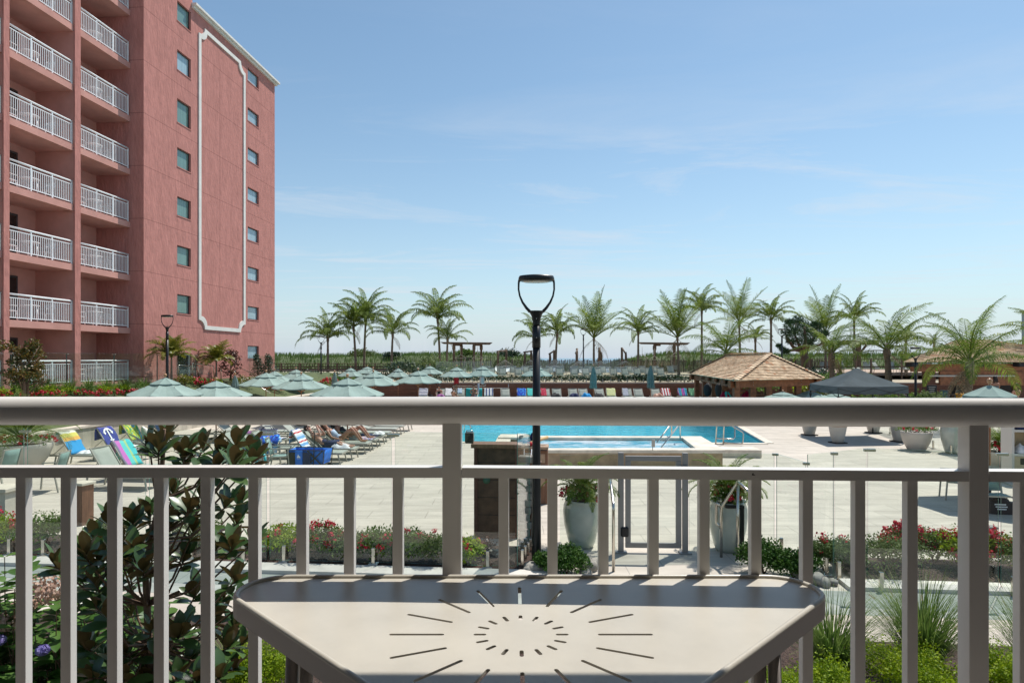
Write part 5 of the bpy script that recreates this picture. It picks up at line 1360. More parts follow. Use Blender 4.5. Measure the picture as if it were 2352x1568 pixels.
for a in ((379.6, 866, 166, 'sage umbrella in front of the lamp post by the hotel wall', None, 0), (496.4, 873.5, 155, 'sage umbrella right of the lamp post by the hotel, folded one behind it', None, 0), (798, 866.5, 166, 'nearest wide sage umbrella, its rim cut by the railing, right of the wagon pole', None, 0),
          (611, 855, 120, 'sage umbrella below the shrubs at the hotel corner', None, 0), (691.9, 860, 129, 'sage umbrella in the near row left of the folded one, white fence behind', None, 0), (857.5, 855, 116, 'sage umbrella right behind the nearest wide umbrella', None, 0), (960.6, 850.5, 110, 'sage umbrella before the left end of the timber wall', None, 0),
          (630.5, 851.5, 88, 'smaller sage umbrella peeping out behind the one at the hotel corner', 38.5, 0), (679.7, 847.5, 78, 'far sage umbrella left of the thin lamp post', 44, 0), (857, 848, 94, 'sage umbrella tucked behind the one right of the wide umbrella', 39.5, 0), (1048.8, 842, 81, 'sage umbrella with a dark towel on its pole, before the timber wall', 46.5, 0), (1108.3, 839.5, 70, 'sage umbrella with a pale towel on its pole, before the timber wall', 47, 0), (1233, 839.5, 74, 'sage umbrella split by the near lamp post', 47, 0),
          (805.4, 844, 61, 'far sage umbrella beside the folded one, left of a partly hidden one', 51, 0), (843.6, 841.5, 58, 'far sage umbrella mostly hidden by its neighbours', 52.5, 0.6), (914.4, 845, 56, 'small sage umbrella before the end of the boardwalk', 50, 0), (987.5, 839.5, 61, 'far sage umbrella just right of the boardwalk end', 51, .3),
          (1798, 899, 112, 'sage umbrella seen between the shingled hut posts, left one', 33, 0), (1858, 897, 108, 'sage umbrella between the hut and the tent', 36, 0), (1918, 903, 95, 'sage umbrella beneath the near corner of the grey tent', 39, 0), (2147, 832, 60, 'sage umbrella on the right terrace beside the bar roof', 58, 1.0)):
    umbrella(*a)
umbrella(2273, 883, 268, 'sage umbrella at the lower right with a large wooden ball finial', 14.9, 0, .3)
# folded umbrellas
def make_folded():
    t = thing('folded_umbrella', '', 'umbrella'); mb = MB(); mb.tube([(0, 0, 0), (0, 0, 2.55)], .024, 10); mb.build('pole', M['teak'], t)
    mb = MB(); vs = []; fs = []; n = 32; prof = [(2.50, .03), (2.3, .10), (2.0, .155), (1.7, .19), (1.45, .20), (1.25, .19), (1.08, .225), (1.0, .20)]
    rg = random.Random(4)
    for z, r_ in prof:
        for k in range(n):
            a = 2 * PI * k / n; f = 1 + .24 * math.sin(8 * a + z) + .08 * math.sin(3 * a + z * 4); vs.append((r_ * f * math.cos(a), r_ * f * math.sin(a), z + .04 * math.sin(8 * a) * (z < 1.2)))
    for i in range(len(prof) - 1):
        for k in range(n): fs.append((i * n + k, (i + 1) * n + k, (i + 1) * n + (k + 1) % n, i * n + (k + 1) % n))
    mb.add(vs, fs, 0, True); mb.build('canopy', M['sage_dark'], t)
    mb = MB(); mb.lathe([(.02, 2.5), (.03, 2.54), (.05, 2.58), (.045, 2.64), (0, 2.66)], 12); mb.build('finial', M['ballwood'], t)
    mb = MB(); mb.lathe([(.0, 0), (.26, 0), (.27, .03), (.24, .07), (.06, .1), (.035, .12)], 18); mb.build('base', M['soft_black'], t)
    return t
fo = None
for px, pyt, D, lab in ((1363, 836, 47, 'folded dark green umbrella left of centre on the timber wall'), (1494.5, 834, 47, 'folded dark green umbrella nearer to the shingled hut'), (768.7, 849.5, 42, 'folded green umbrella among the open ones beside red flowers'), (539.7, 855, 33, 'folded green umbrella by the steps near the hotel')):
    x = XX(px, D); s = (ZZ(pyt, D)) / 2.66 if D > 33 else 1.0; z = 0 if D > 33 else ZZ(pyt, D) - 2.66
    if fo is None: fo = make_folded(); fo.location = (x, D, z); fo.scale = (s, s, s); tag(fo, lab, group='folded umbrellas')
    else: dup(fo, (x, D, z), rnd.uniform(0, 3), lab, 'folded umbrellas', s)
# ================================================================ cream retaining wall, left
rw = thing('retaining_wall', 'low cream limestone retaining wall behind the left loungers', 'wall', Bp(-17.45, 9, 0), BROT)
mb = MB(); mb.box((-.15, 23, .38), (.3, 46, .76)); mb.build('stone_face', paving('limestone_blocks', (.56, .51, .42), 1.2, .4, .006, .8), rw)
mb = MB(); mb.box((-.15, 23, .80), (.40, 46.1, .08)); mb.build('cap', M['coping'], rw)
p = G(8, 1215); sp2 = thing('stone_pier', 'cream capped stone pier at the far left edge', 'pier', p, BROT); ph_ = ZZ(1125, p.y)
mb = MB(); mb.box((0, 0, ph_ / 2), (.46, .42, ph_)); mb.build('shaft', M['stone_white'], sp2); mb = MB(); mb.box((0, 0, ph_ + .035), (.56, .52, .07), bev=.006); mb.build('cap', M['coping'], sp2)
p = G(191, 1203); wb = thing('wooden_bollard', 'short square wooden post with a stone cap behind the left roses', 'post', p, BROT - R(12)); ph_ = ZZ(1112, p.y)
mb = MB(); mb.box((0, 0, ph_ / 2), (.25, .25, ph_)); mb.build('shaft', M['plank'], wb); mb = MB(); mb.box((0, 0, ph_ + .025), (.31, .31, .05), bev=.005); mb.build('cap', M['coping'], wb)
# glass fence on the planted bank in front of the hotel
fb = thing('glass_fence', 'tall glass fence on the planted bank before the hotel balconies', 'fence', (0, 0, 0)); ub = -20.75
pxs = [-60, 26, 153, 262, 361, 450, 534]
def bpx(px, z): 
    v = vpx(px, ub); return Bp(ub, v, z)
ztop = 3.52
for a, b in zip(pxs[:-1], pxs[1:-1] + [528]):
    if a == 450: b = 452
    pa, pb = bpx(a + 1, 1.75), bpx(b - 1, 1.75); glass_panel(fb, pa, (pa.x, pa.y, ztop), pb, (pb.x, pb.y, ztop), .014)
for a, b in ((405, 485), (572, 640)):
    pa, pb = W(a, 860, 35 if a < 500 else 42), W(b, 860, 37.5 if a < 500 else 46); glass_panel(fb, pa, (pa.x, pa.y, 3.45), pb, (pb.x, pb.y, 3.45), .014)
for a in pxs[1:-1]: clip(fb, bpx(a, ztop - .05), .16); mb = MB(); q = bpx(a, 0); mb.bar((q.x, q.y, 1.5), (q.x, q.y, ztop - .06), .022, .022); mb.build('post', M['dark_frame'], fb)
# steps and rails by the hotel
stp = thing('hotel_steps', 'pale stone steps down from the hotel terrace', 'steps', Bp(-18.0, 40, 0), BROT)
mb = MB()
for k in range(8): mb.box((-2.6 + .34 * k, 0, (2.0 - .25 * k) / 2), (.36, 2.4, 2.0 - .25 * k))
mb.build('treads', M['stone_white'], stp)
def px_rail(name, lab, pts, group=None):
    return rail_thing(name, lab, [[W(*q) for q in pts]], .026, group)
px_rail('stair_handrail', 'sloping steel stair handrail by the hotel, lower one', [(508, 875, 38.4), (507, 846, 38.4), (521, 846, 38.4), (570, 872, 37), (620, 902, 35)], 'hotel stair handrails')
px_rail('stair_handrail', 'sloping steel stair handrail by the hotel, upper one', [(541, 872, 40), (540, 846, 40), (552, 845, 40), (600, 866, 39), (650, 890, 38)], 'hotel stair handrails')
px_rail('ramp_handrail', 'steel handrail before the dark glass hotel door', [(411, 867, 34.8), (410, 838, 34.8), (454, 842, 36.5), (456, 866, 36.5)])
px_rail('ramp_handrail', 'steel handrail left of the short hotel palm', [(441, 867, 35.8), (442, 834, 35.8), (490, 840, 38), (492, 866, 38)])

# ================================================================ timber retaining wall and its glass fence
tw_ = thing('timber_wall', 'long stained cedar retaining wall behind the pool loungers', 'wall', (0, 52, 0))
mb = MB()
for k in range(7): mb.box((29.5, 0, .09 + .178 * k), (91, .12, .172))
mb.build('boards', M['cedar_wall'], tw_); mb = MB(); mb.box((29.5, -.02, 1.285), (91.1, .26, .05)); mb.build('cap', M['weathered'], tw_)
gt = thing('glass_fence', 'glass fence along the top of the cedar wall, before the upper loungers', 'fence', (0, 0, 0))
xa = XX(1000, 52.2)
for k in range(18):
    x0, x1 = xa + 1.33 * k + .02, xa + 1.33 * (k + 1) - .02; glass_panel(gt, (x0, 52.2, 1.4), (x0, 52.2, 3.05), (x1, 52.2, 1.4), (x1, 52.2, 3.05))
    for f in (.25, .75): mb = MB(); mb.box((x0 + 1.3 * f, 52.15, 1.45), (.05, .05, .28)); mb.build('spigot', M['steel_grey'], gt)
# steel pool-cover rails stored on the wall
px_rail('wall_rail', 'long steel rail along the cedar wall, upper of the pair', [(1115, 882, 50), (1115, 886, 50), (1040, 886, 50)], 'rails on the cedar wall')
px_rail('wall_rail', 'long steel rail along the cedar wall, lower of the pair', [(1168, 882, 50), (1168, 891, 50), (1040, 890, 50)], 'rails on the cedar wall')
pp_ = thing('chrome_pole', 'bright chrome pole standing by the pool before the cedar wall', 'pole', (XX(1097, 45), 45, 0)); mb = MB(); mb.tube([(0, 0, 0), (.06, 0, ZZ(880, 45))], .075, 10); mb.lathe([(.1, 0), (.1, .05), (.07, .06)], 12); mb.build('tube', M['steel'], pp_)
for px, m, lab in ((1048, 'red_cloth', 'dark red towel hanging from an umbrella pole'), (1107, 'white_cloth', 'pale towel hanging from an umbrella pole')):
    D = 46.2; o = drape(lab, (XX(px, D), D, ZZ(863, D)), 0, M[m] if px < 1100 else mat('pale_pink_towel', (.6, .5, .48), .95), .32, .95, px); o.name = 'hanging_towel'; o['group'] = 'towels hanging from umbrella poles'

# ================================================================ snow fence, boardwalks, pergolas, hammocks
sf = thing('picket_fence', 'weathered wire bound picket fence along the dunes', 'fence', (0, 0, 0)); rg = random.Random(9)
mb = MB(); x = -12.5
while x < 46:
    h = 1.78 + rg.uniform(-.1, .1); mb.bar((x, 89.5 + rg.uniform(-.05, .05), 1.25), (x + rg.uniform(-.04, .04), 89.5, 1.25 + h), .085, .02, up=(0, 1, 0)); x += .125 if x > 1.5 else .21
mb.build('laths', M['picket'], sf)
mb = MB()
for z in (1.7, 2.3, 2.8): mb.bar((-12.5, 89.53, z), (46, 89.53, z), .015, .015)
mb.build('wires', M['weathered_dark'], sf)
for k in range(20): mb = MB(); mb.tube([(-12 + 3 * k, 89.62, 1.2), (-12 + 3 * k, 89.62, 3.3)], .06, 6); mb.build('post', M['weathered_dark'], sf)
def boardwalk(name, lab, x0, x1, y, zdeck, ztop, npost, zbot, lean=0.0):
    t = thing(name, lab, 'boardwalk', (x0, y, 0)); L_ = x1 - x0
    mb = MB(); mb.box((L_ / 2, 1.2, zdeck - .06), (L_, 2.6, .12)); mb.build('deck', M['weathered_dark'], t)
    mb = MB(); mb.box((L_ / 2, 0, ztop - .03), (L_, .2, .06)); mb.build('handrail', M['weathered'], t)
    mb = MB(); mb.box((L_ / 2, 0, (zdeck + ztop) / 2), (L_, .05, .12)); mb.box((L_ / 2, 0, zdeck + .1), (L_, .05, .14)); mb.build('mid_rail', M['weathered_dark'], t)
    if lean == 1:
        mb = MB(); n = int(L_ / .28)
        for k in range(n): mb.box((L_ * k / n, .03, (zdeck + ztop) / 2), (.05, .04, ztop - zdeck - .1))
        mb.build('slats', M['weathered_dark'], t)
    for k in range(npost + 1):
        mb = MB(); mb.box((L_ * k / npost, -.06, (zbot + ztop) / 2), (.13, .12, ztop - zbot + .05)); mb.build('post', M['weathered'], t)
    return t
boardwalk('boardwalk', 'dark weathered boardwalk with slatted rails beyond the left umbrellas', XX(560, 66), XX(948, 66), 66, 2.05, ZZ(834, 66), 9, 1.2, 1)
boardwalk('boardwalk', 'dark timber railing of the raised right terrace, loungers behind', XX(1790, 60), XX(2210, 60), 60, 1.75, ZZ(824, 60), 12, 1.2)
mb = MB(); mb.quad((26, 61, 1.74), (52, 61, 1.74), (52, 88, 1.74), (26, 88, 1.74)); struct(mb.build('right_terrace_paving', M['plank_pale']))
for k, px in enumerate((1822, 1850, 1893, 1943, 1968, 1993, 2020, 2046, 2078, 2106, 2130, 2160)):
    y = 66 + (k % 2) * 2.2; lounger((XX(px, y), y, 1.76), R(-90) + R(-22 if k % 3 else 30), AL_UP if k % 4 else AL_LOW, f'white lounger behind the right terrace railing, {words[k]} from the pine', 'loungers behind the right terrace railing', 1.1)
def pergola(pxa, pxb, ytop, D, posts, lab):
    t = thing('swing_pergola', lab, 'pergola', (XX((pxa + pxb) / 2, D), D, 1.3)); x0 = t.location.x; z = ZZ(ytop, D) - 1.3
    a, b = XX(pxa, D) - x0, XX(pxb, D) - x0
    mb = MB(); mb.add([(a, -.55, z + .12), (b, -.55, z + .06), (b - .4, -.55, z - .22), (a + .4, -.55, z - .12), (a, .9, z + .12), (b, .9, z + .06), (b - .4, .9, z - .22), (a + .4, .9, z - .12)], [(0, 3, 2, 1), (4, 5, 6, 7), (0, 1, 5, 4), (1, 2, 6, 5), (2, 3, 7, 6), (3, 0, 4, 7)]); mb.build('roof_beam', M['weathered'], t)
    for px in posts:
        x = XX(px, D) - x0
        for y, dx in ((-.35, 0), (.7, .9 if len(posts) == 2 and pxa < 1100 else .25)):
            mb = MB(); mb.box((x + dx, y, (z - .2) / 2), (.28, .28, z - .2)); mb.box((x + dx, y, z - .62), (.40, .40, .55)); mb.build('post', M['weathered'], t)
        mb = MB(); mb.bar((x - .1, -.5, z - .26), (x + 1.0, .8, z - .26), .2, .22); mb.build('bracket', M['weathered'], t)
    return t
pergola(1012, 1131, 787.5, 84, (1043, 1089), 'weathered timber swing pergola left of the near lamp post')
pergola(1468, 1583, 788, 86, (1502, 1547), 'weathered timber swing pergola with hanging rope chairs')
pg = thing('swing_pergola', 'tall timber pergola behind the palms of the right terrace', 'pergola', (XX(1920, 74), 74, 1.7))
z = ZZ(787, 74) - 1.7
mb = MB(); mb.box((1.6, 0, z), (6.2, 1.0, .5)); mb.build('roof_beam', M['weathered'], pg)
for x in (-.6, 2.6):
    mb = MB(); mb.box((x, 0, z / 2 - .1), (.42, .42, z - .2)); mb.bar((x - .1, 0, z - 1.3), (x - .9, 0, z - .3), .2, .2, up=(0, 1, 0)); mb.bar((x + .1, 0, z - 1.3), (x + .9, 0, z - .3), .2, .2, up=(0, 1, 0)); mb.build('post', M['weathered'], pg)
M['rope'] = mat('pale_rope', (.50, .46, .40), .9); M['net'] = mat('hammock_net', (.30, .29, .26), .9, var=.4, vscale=20)
def rope_chair(px, py, D, lab):
    t = thing('rope_chair', lab, 'hanging chair', W(px, py, D), 0, 'hanging rope chairs'); mb = MB(); mb.tube([(0, 0, 0), (0, 0, -1.0)], .025, 5); mb.bar((-.75, 0, -1.5), (.75, 0, -1.5), .06, .06)
    for s in (-1, 1): mb.tube([(0, 0, -1.0), (s * .75, 0, -1.5)], .03, 5)
    mb.build('spreader', M['rope'], t); mb = MB()
    vs = []; fs = []; n = 8
    for j in range(n + 1):
        for i in range(7): u = i / 6 * 2 - 1; v = j / n; vs.append((u * .68 * (1 - .35 * v), .3 * math.sin(v * PI), -1.52 - 1.5 * v - .25 * (1 - u * u)))
    for j in range(n):
        for i in range(6):
            if i in (0, 5) or j > 4: k = j * 7 + i; fs.append((k, k + 1, k + 8, k + 7))
    mb.add(vs, fs, 0, True); mb.build('sling', M['net'], t)
for px, py, lab in ((1475, 796, 'hanging rope chair at the left end of the right pergola'), (1503, 800, 'hanging rope chair in the middle of the right pergola'), (1552, 792, 'hanging rope chair at the right end of the right pergola')): rope_chair(px, py, 84.5, lab)
rope_chair(1058, 796, 83, 'hanging rope swing between the left pergola posts'); rope_chair(1097, 796, 83, 'hanging rope swing at the right posts of the left pergola')
def hammock_stand(pxa, ya, pxb, yb, lab):
    D = 78; t = thing('hammock_stand', lab, 'hammock frame', (XX(pxa, D), D, 1.3), 0, 'log hammock frames'); x1 = XX(pxb, D) - t.location.x; za, zb = ZZ(ya, D) - 1.3, ZZ(yb, D) - 1.3
    dy = 2.2
    for x, y, z in ((0, 0, za), (x1, dy, zb)): mb = MB(); mb.tube([(x, y, 0), (x + .03, y, z * .8), (x, y, z)], [.16, .15, .12], 7); mb.build('post', M['weathered'], t)
    mb = MB(); mb.tube([(-.1, -.1, za - .1), (x1 + .1, dy + .1, zb - .08)], .10, 7); mb.build('beam', M['weathered'], t)
HS = [(1143.5, 805, 1162, 803, 'log hammock frame before the dune, first left of the lamp'), (1205, 807, 1221, 804, 'log hammock frame close left of the near lamp post'), (1263, 811, 1275, 803, 'log hammock frame close right of the near lamp post'), (1324, 809.5, 1329, 799, 'log hammock frame left of the stiff palm, sea behind'), (1380.5, 808, 1381.5, 797, 'leaning log hammock post right of the stiff palm'), (1437, 808, 1435, 797, 'log hammock post with a broken top beside the sea gap')]
for h in HS: hammock_stand(*h)
def hammock(px, pyk, w, lab):
    D = 77; t = thing('hammock', lab, 'hammock', W(px, pyk, D), 0, 'white net hammocks'); w *= 1.35; mb = MB()
    for s in range(9): u = s / 8 * 2 - 1; mb.tube([(0, 0, 0), (u * w, -.2, -.75 - .08 * (1 - u * u))], .018, 4, cap=False)
    mb.build('cords', M['rope'], t); mb = MB(); mb.bar((-w, -.2, -.78), (w, -.2, -.78), .07, .07)
    vs = []; fs = []
    for j in range(6):
        for i in range(9): u = i / 8 * 2 - 1; v = j / 5; vs.append((u * w * (1 + .05 * math.sin(j)), -.2 - 1.2 * v, -.80 - .5 * math.sin(v * PI * .5) - .12 * (1 - u * u)))
    for j in range(5):
        for i in range(8): k = j * 9 + i; fs.append((k, k + 1, k + 10, k + 9))
    mb.add(vs, fs, 0, True); mb.build('bed', M['white_cloth'], t)
for px, py, w, lab in ((1160, 826, .85, 'white net hammock left of the near lamp post, first one'), (1219, 826, .8, 'white net hammock just left of the near lamp post'), (1274, 825, .75, 'white net hammock just right of the near lamp post'), (1330, 828, .8, 'white net hammock between the lamp posts, before the sea'), (1379, 828, .9, 'white net hammock right of the stiff palm'), (1436, 828, 1.0, 'white net hammock below the broken topped post')): hammock(px, py, w, lab)

# ================================================================ shingled hut
M['shingle'] = None
def shingles(name, c1, c2):
    m = bpy.data.materials.new(name); m.use_nodes = True
    nt = m.node_tree; b = nt.nodes['Principled BSDF']; b.inputs['Roughness'].default_value = .85; b.inputs['Specular IOR Level'].default_value = .2
    geo = node(nt, 'ShaderNodeNewGeometry'); cr = node(nt, 'ShaderNodeValToRGB'); e = cr.color_ramp.elements
    e[0].color = (*c1, 1); e[1].color = (*c2, 1); e[0].position = 0; e[1].position = .9
    q = e.new(1.0); q.color = (c1[0] * 1.0, c1[1] * .62, c1[2] * .45, 1)
    nt.links.new(geo.outputs['Random Per Island'], cr.inputs[0])
    tc = node(nt, 'ShaderNodeTexCoord'); n = node(nt, 'ShaderNodeTexNoise', Scale=3.0, Detail=5.0); nt.links.new(tc.outputs['Object'], n.inputs['Vector'])
    mr = node(nt, 'ShaderNodeMapRange'); mr.inputs[3].default_value = .72; mr.inputs[4].default_value = 1.25; nt.links.new(n.outputs['Fac'], mr.inputs[0])
    mx = node(nt, 'ShaderNodeMix', data_type='RGBA', blend_type='MULTIPLY'); mx.inputs[0].default_value = 1; nt.links.new(cr.outputs[0], mx.inputs[6]); nt.links.new(mr.outputs[0], mx.inputs[7]); nt.links.new(mx.outputs[2], b.inputs['Base Color'])
    return m
M['shingle'] = shingles('cedar_shingles', (.48, .335, .215), (.80, .62, .43))
def shingle_face(mb, eave_a, eave_b, top_a, top_b, rows, wd, rg, th=.07, lift=.06):
    """overlapping shingles on a sloping face between the eave line and the top line"""
    ea, eb, ta, tb = map(Vector, (eave_a, eave_b, top_a, top_b)); n = (eb - ea).cross(ta - ea).normalized()
    if n.z < 0: n = -n
    for r in range(rows):
        f0, f1 = r / rows, min(1.0, (r + 1.35) / rows)
        a0, b0 = ea.lerp(ta, f0), eb.lerp(tb, f0); a1, b1 = ea.lerp(ta, f1), eb.lerp(tb, f1)
        L_ = (b0 - a0).length
        if L_ < .05: continue
        s = -rg.uniform(0, wd)
        while s < L_:
            w_ = wd * rg.uniform(.7, 1.35); u0, u1 = max(0, s) / L_, min(L_, s + w_ - .006) / L_; s += w_
            if u1 <= u0: continue
            h = lift + rg.uniform(-.006, .012)
            p00, p01 = a0.lerp(b0, u0) + n * h, a0.lerp(b0, u1) + n * h
            q0 = a1 + (b1 - a1) * max(0, min(1, ((a0.lerp(b0, u0) - a1).dot((b1 - a1).normalized())) / max(.001, (b1 - a1).length)))
            q1 = a1 + (b1 - a1) * max(0, min(1, ((a0.lerp(b0, u1) - a1).dot((b1 - a1).normalized())) / max(.001, (b1 - a1).length)))
            q0 += n * .004; q1 += n * .004
            mb.add([p00, p01, q1, q0, p00 - n * th, p01 - n * th], [(0, 1, 2, 3), (4, 5, 1, 0), (5, 4, 3, 2)])
def hip_roof(t, corners, ridge, rows, wd, seed, over=None):
    """corners: front-left.. in order round the eave; ridge: two points"""
    rg = random.Random(seed); mb = MB(); c = corners; r0, r1 = ridge
    shingle_face(mb, c[0], c[1], r0, r0.lerp(r0, 0), rows, wd, rg)
    shingle_face(mb, c[1], c[2], r0, r1, rows, wd, rg)
    shingle_face(mb, c[2], c[3], r1, r1, rows, wd, rg)
    shingle_face(mb, c[3], c[0], r1, r0, rows, wd, rg)
    rf = mb.build('shingle_roof', M['shingle'], t)
    mb = MB()
    for a, b in ((c[0], r0), (c[1], r0), (c[2], r1), (c[3], r1), (r0, r1)):
        n = max(4, int((b - a).length / .34)); d = (b - a).normalized()
        for k in range(n):
            p, q = a.lerp(b, k / n), a.lerp(b, min(1, (k + 1.25) / n)); sd_ = Vector((-d.y, d.x, 0)).normalized() if abs(d.z) < .95 else Vector((1, 0, 0))
            up_ = Vector((0, 0, .075)); lo = Vector((0, 0, .05))
            for s in (-1, 1):
                w_ = sd_ * s * .20 + Vector((0, 0, -.06)); vs = [p + up_, q + lo, q + w_ + lo, p + w_ + up_, p + up_ - Vector((0, 0, .04)), p + w_ + up_ - Vector((0, 0, .04))]
                fs = [(0, 1, 2, 3), (4, 0, 3, 5)]; mb.add(vs, fs if s > 0 else [f[::-1] for f in fs])
    mb.build('ridge_shingles', M['shingle'], t)
    mb = MB(); mb.add([v - Vector((0, 0, .02)) for v in c], [(3, 2, 1, 0)]); mb.build('soffit', M['cedar_wall'], t)
    return rf
EZ = 2.14
P_front = G(1686, 874.5, EZ); P_right = G(1893, 869.5, EZ); P_left = G(1584, 858.5, EZ)
P_back = P_left + (P_right - P_front) * .95
hut = thing('shingled_hut', 'cedar post hut with a shingled hip roof beside the pool', 'hut', ((P_front + P_right + P_left + P_back) / 4).to_2d().to_3d())
ho = hut.location.copy(); cc = [P - ho for P in (P_front, P_right, P_back, P_left)]
Rg0 = W(1766, 813, 36.6) - ho; Rg1 = W(1675, 813, 43.5) - ho; Rg1.z = Rg0.z
# faces: right face (front-right) is c0-c1, left face is c3-c0 with the ridge above
rg = random.Random(2); mb = MB(); rows = 17
shingle_face(mb, cc[0], cc[1], Rg0, Rg0, rows, .22, rg); shingle_face(mb, cc[1], cc[2], Rg0, Rg1, rows, .3, rg); shingle_face(mb, cc[2], cc[3], Rg1, Rg1, rows, .3, rg); shingle_face(mb, cc[3], cc[0], Rg1, Rg0, 20, .24, rg)
mb.build('shingle_roof', M['shingle'], hut)
mb = MB()
for a, b, K in ((cc[0], Rg0, 17), (cc[1], Rg0, 17), (cc[2], Rg1, 14), (cc[3], Rg1, 15), (Rg0, Rg1, 15)):
    d = (b - a).normalized(); sd_ = Vector((-d.y, d.x, 0)).normalized()
    for k in range(K):
        p, q = a.lerp(b, k / K), a.lerp(b, min(1, (k + 1.2) / K)); u0, u1 = Vector((0, 0, .115)), Vector((0, 0, .07))
        for s in (-1, 1):
            w_ = sd_ * s * .22 + Vector((0, 0, -.05)); vs = [p + u0, q + u1, q + w_ + u1, p + w_ + u0, p + u0 - Vector((0, 0, .05)), p + w_ + u0 - Vector((0, 0, .05))]
            fs = [(0, 1, 2, 3), (4, 0, 3, 5)]; mb.add(vs, fs if s > 0 else [f[::-1] for f in fs])
mb.build('ridge_shingles', M['shingle'], hut)
mb = MB(); mb.add([v - Vector((0, 0, .0)) for v in cc], [(3, 2, 1, 0)]); mb.build('soffit', M['cedar_wall'], hut)
def inset(f, z): 
    m_ = sum(cc, Vector()) / 4; return [Vector((m_.x + (v.x - m_.x) * f, m_.y + (v.y - m_.y) * f, z)) for v in cc]
bi = inset(.90, EZ - .21)
for a, b in zip(bi, bi[1:] + bi[:1]):
    mb = MB(); d = (b - a).normalized(); mb.bar(a - d * .45, b + d * .45, .16, .36); mb.build('beam', M['cedar'], hut)
    mb = MB()
    for k in (.2, .8):
        for z in (-.07, .09): p = a.lerp(b, k) + Vector((0, -.10, z)); mb.ell(p, (.02, .02, .02), 6, 4)
    mb.build('bolts', M['steel_grey'], hut)
for k in range(1, 6):
    a = cc[3].lerp(cc[0], k / 6); b = bi[3].lerp(bi[0], k / 6); mb = MB(); mb.bar(Vector((a.x, a.y, EZ - .10)), Vector((b.x, b.y, EZ - .14)) + (b - a) * .6, .12, .22); mb.build('rafter_tail', M['cedar'], hut)
pi_ = inset(.86, 0)
for a, b, n in ((pi_[0], pi_[1], 5), (pi_[1], pi_[2], 3), (pi_[2], pi_[3], 4), (pi_[3], pi_[0], 4)):
    for k in range(n):
        p = a.lerp(b, k / n); mb = MB(); mb.box((p.x, p.y, (EZ - .38) / 2), (.30, .30, EZ - .38)); mb.build('post', M['cedar'], hut)
mb = MB(); q = inset(.5, 1.0); mb.bar(q[0], q[1], .6, .08); mb.bar(q[3], q[2], .6, .08); mb.bar((q[0] + q[3]) / 2 - Vector((0, 0, .5)), (q[1] + q[2]) / 2 - Vector((0, 0, .5)), .7, 1.0); mb.build('counter', M['plank'], hut)
for px, lab, m, kk in ((1625.5, 'black bundle hanging at the left end of the hut', 'soft_black', 1), (1650, 'dark bag hanging on the second hut post', 'umber', 2)):
    D = 38.5 - kk * 1.6; t = thing('hanging_bag', lab, 'bag', W(px, 883, D)); mb = MB(); mb.ell((0, 0, -.30), (.24 if kk == 1 else .18, .2, .38), 12, 8, jit=.08, rg=random.Random(kk)); mb.tube([(0, 0, .1), (0, 0, -.1)], .04, 6); mb.build('body', M[m], t)
for px, m, lab in ((1664, 'magenta', 'folded printed towels on the hut counter, pink'), (1670, 'teal', 'folded teal towels on the hut counter'), (1714, 'magenta', 'bright printed swimwear on the hut shelf')):
    D = 36; cloth_pile('folded_towels', lab, 'towels', (XX(px, D), D, 1.02), .55, .4, .55, T[m], px)

# ================================================================ pop-up tent
tn = thing('popup_tent', 'dark grey pop-up canopy tent on thin legs', 'tent', (0, 0, 0)); ez = 2.20
c0, c1_, c3 = G(1925, 887.5, ez), G(2086.5, 886.5, ez), G(1860, 880.5, ez); c2 = c3 + (c1_ - c0); to = ((c0 + c1_ + c2 + c3) / 4).to_2d().to_3d(); tn.location = to
cs = [c - to for c in (c0, c1_, c2, c3)]; pk = Vector((0, 0, ZZ(845, to.y)))
mb = MB()
for a, b in zip(cs, cs[1:] + cs[:1]):
    n = 8; vs = []; fs = []; idx = {}
    for j in range(n + 1):
        f = j / n
        for i in range(n + 1 - j if False else n + 1):
            u = i / n; p = a.lerp(b, u).lerp(pk, f); p.z -= .22 * 4 * f * (1 - f) * .25 + .02 * math.sin(u * PI) * (1 - f); vs.append(p)
    for j in range(n):
        for i in range(n): k = j * (n + 1) + i; fs.append((k, k + 1, k + n + 2, k + n + 1))
    mb.add(vs, fs, 0, True)
mb.build('roof_canopy', M['tent'], tn)
mb = MB()
for a, b in zip(cs, cs[1:] + cs[:1]):
    vs = []; fs = []; n = 12; nrm = Vector(((b - a).y, -(b - a).x, 0)).normalized()
    for j in range(4):
        for i in range(n + 1): u = i / n; p = a.lerp(b, u); vs.append(p + Vector((0, 0, -.02 * math.sin(u * PI) - .098 * j)) + nrm * (.012 * math.sin(u * 14) * j / 3 + .004))
    for j in range(3):
        for i in range(n): k = j * (n + 1) + i; fs.append((k + n + 1, k + n + 2, k + 1, k))
    mb.add(vs, fs, 0, True)
mb.build('valance', M['tent_valance'], tn)
for c in cs: mb = MB(); p = c * .985; mb.tube([(p.x, p.y, 0), (p.x, p.y, ez - .03)], .024, 8); mb.box((p.x, p.y, ez - .45), (.07, .07, .12)); mb.build('leg', M['dark'], tn)
mb = MB()
for a, b in zip(cs, cs[1:] + cs[:1]):
    for k in range(2): p, q = a.lerp(b, k / 2), a.lerp(b, (k + 1) / 2); mb.bar(Vector((p.x, p.y, ez - .08)), Vector((q.x, q.y, ez - .42)), .02, .02); mb.bar(Vector((p.x, p.y, ez - .42)), Vector((q.x, q.y, ez - .08)), .02, .02)
mb.build('truss', M['dark'], tn)

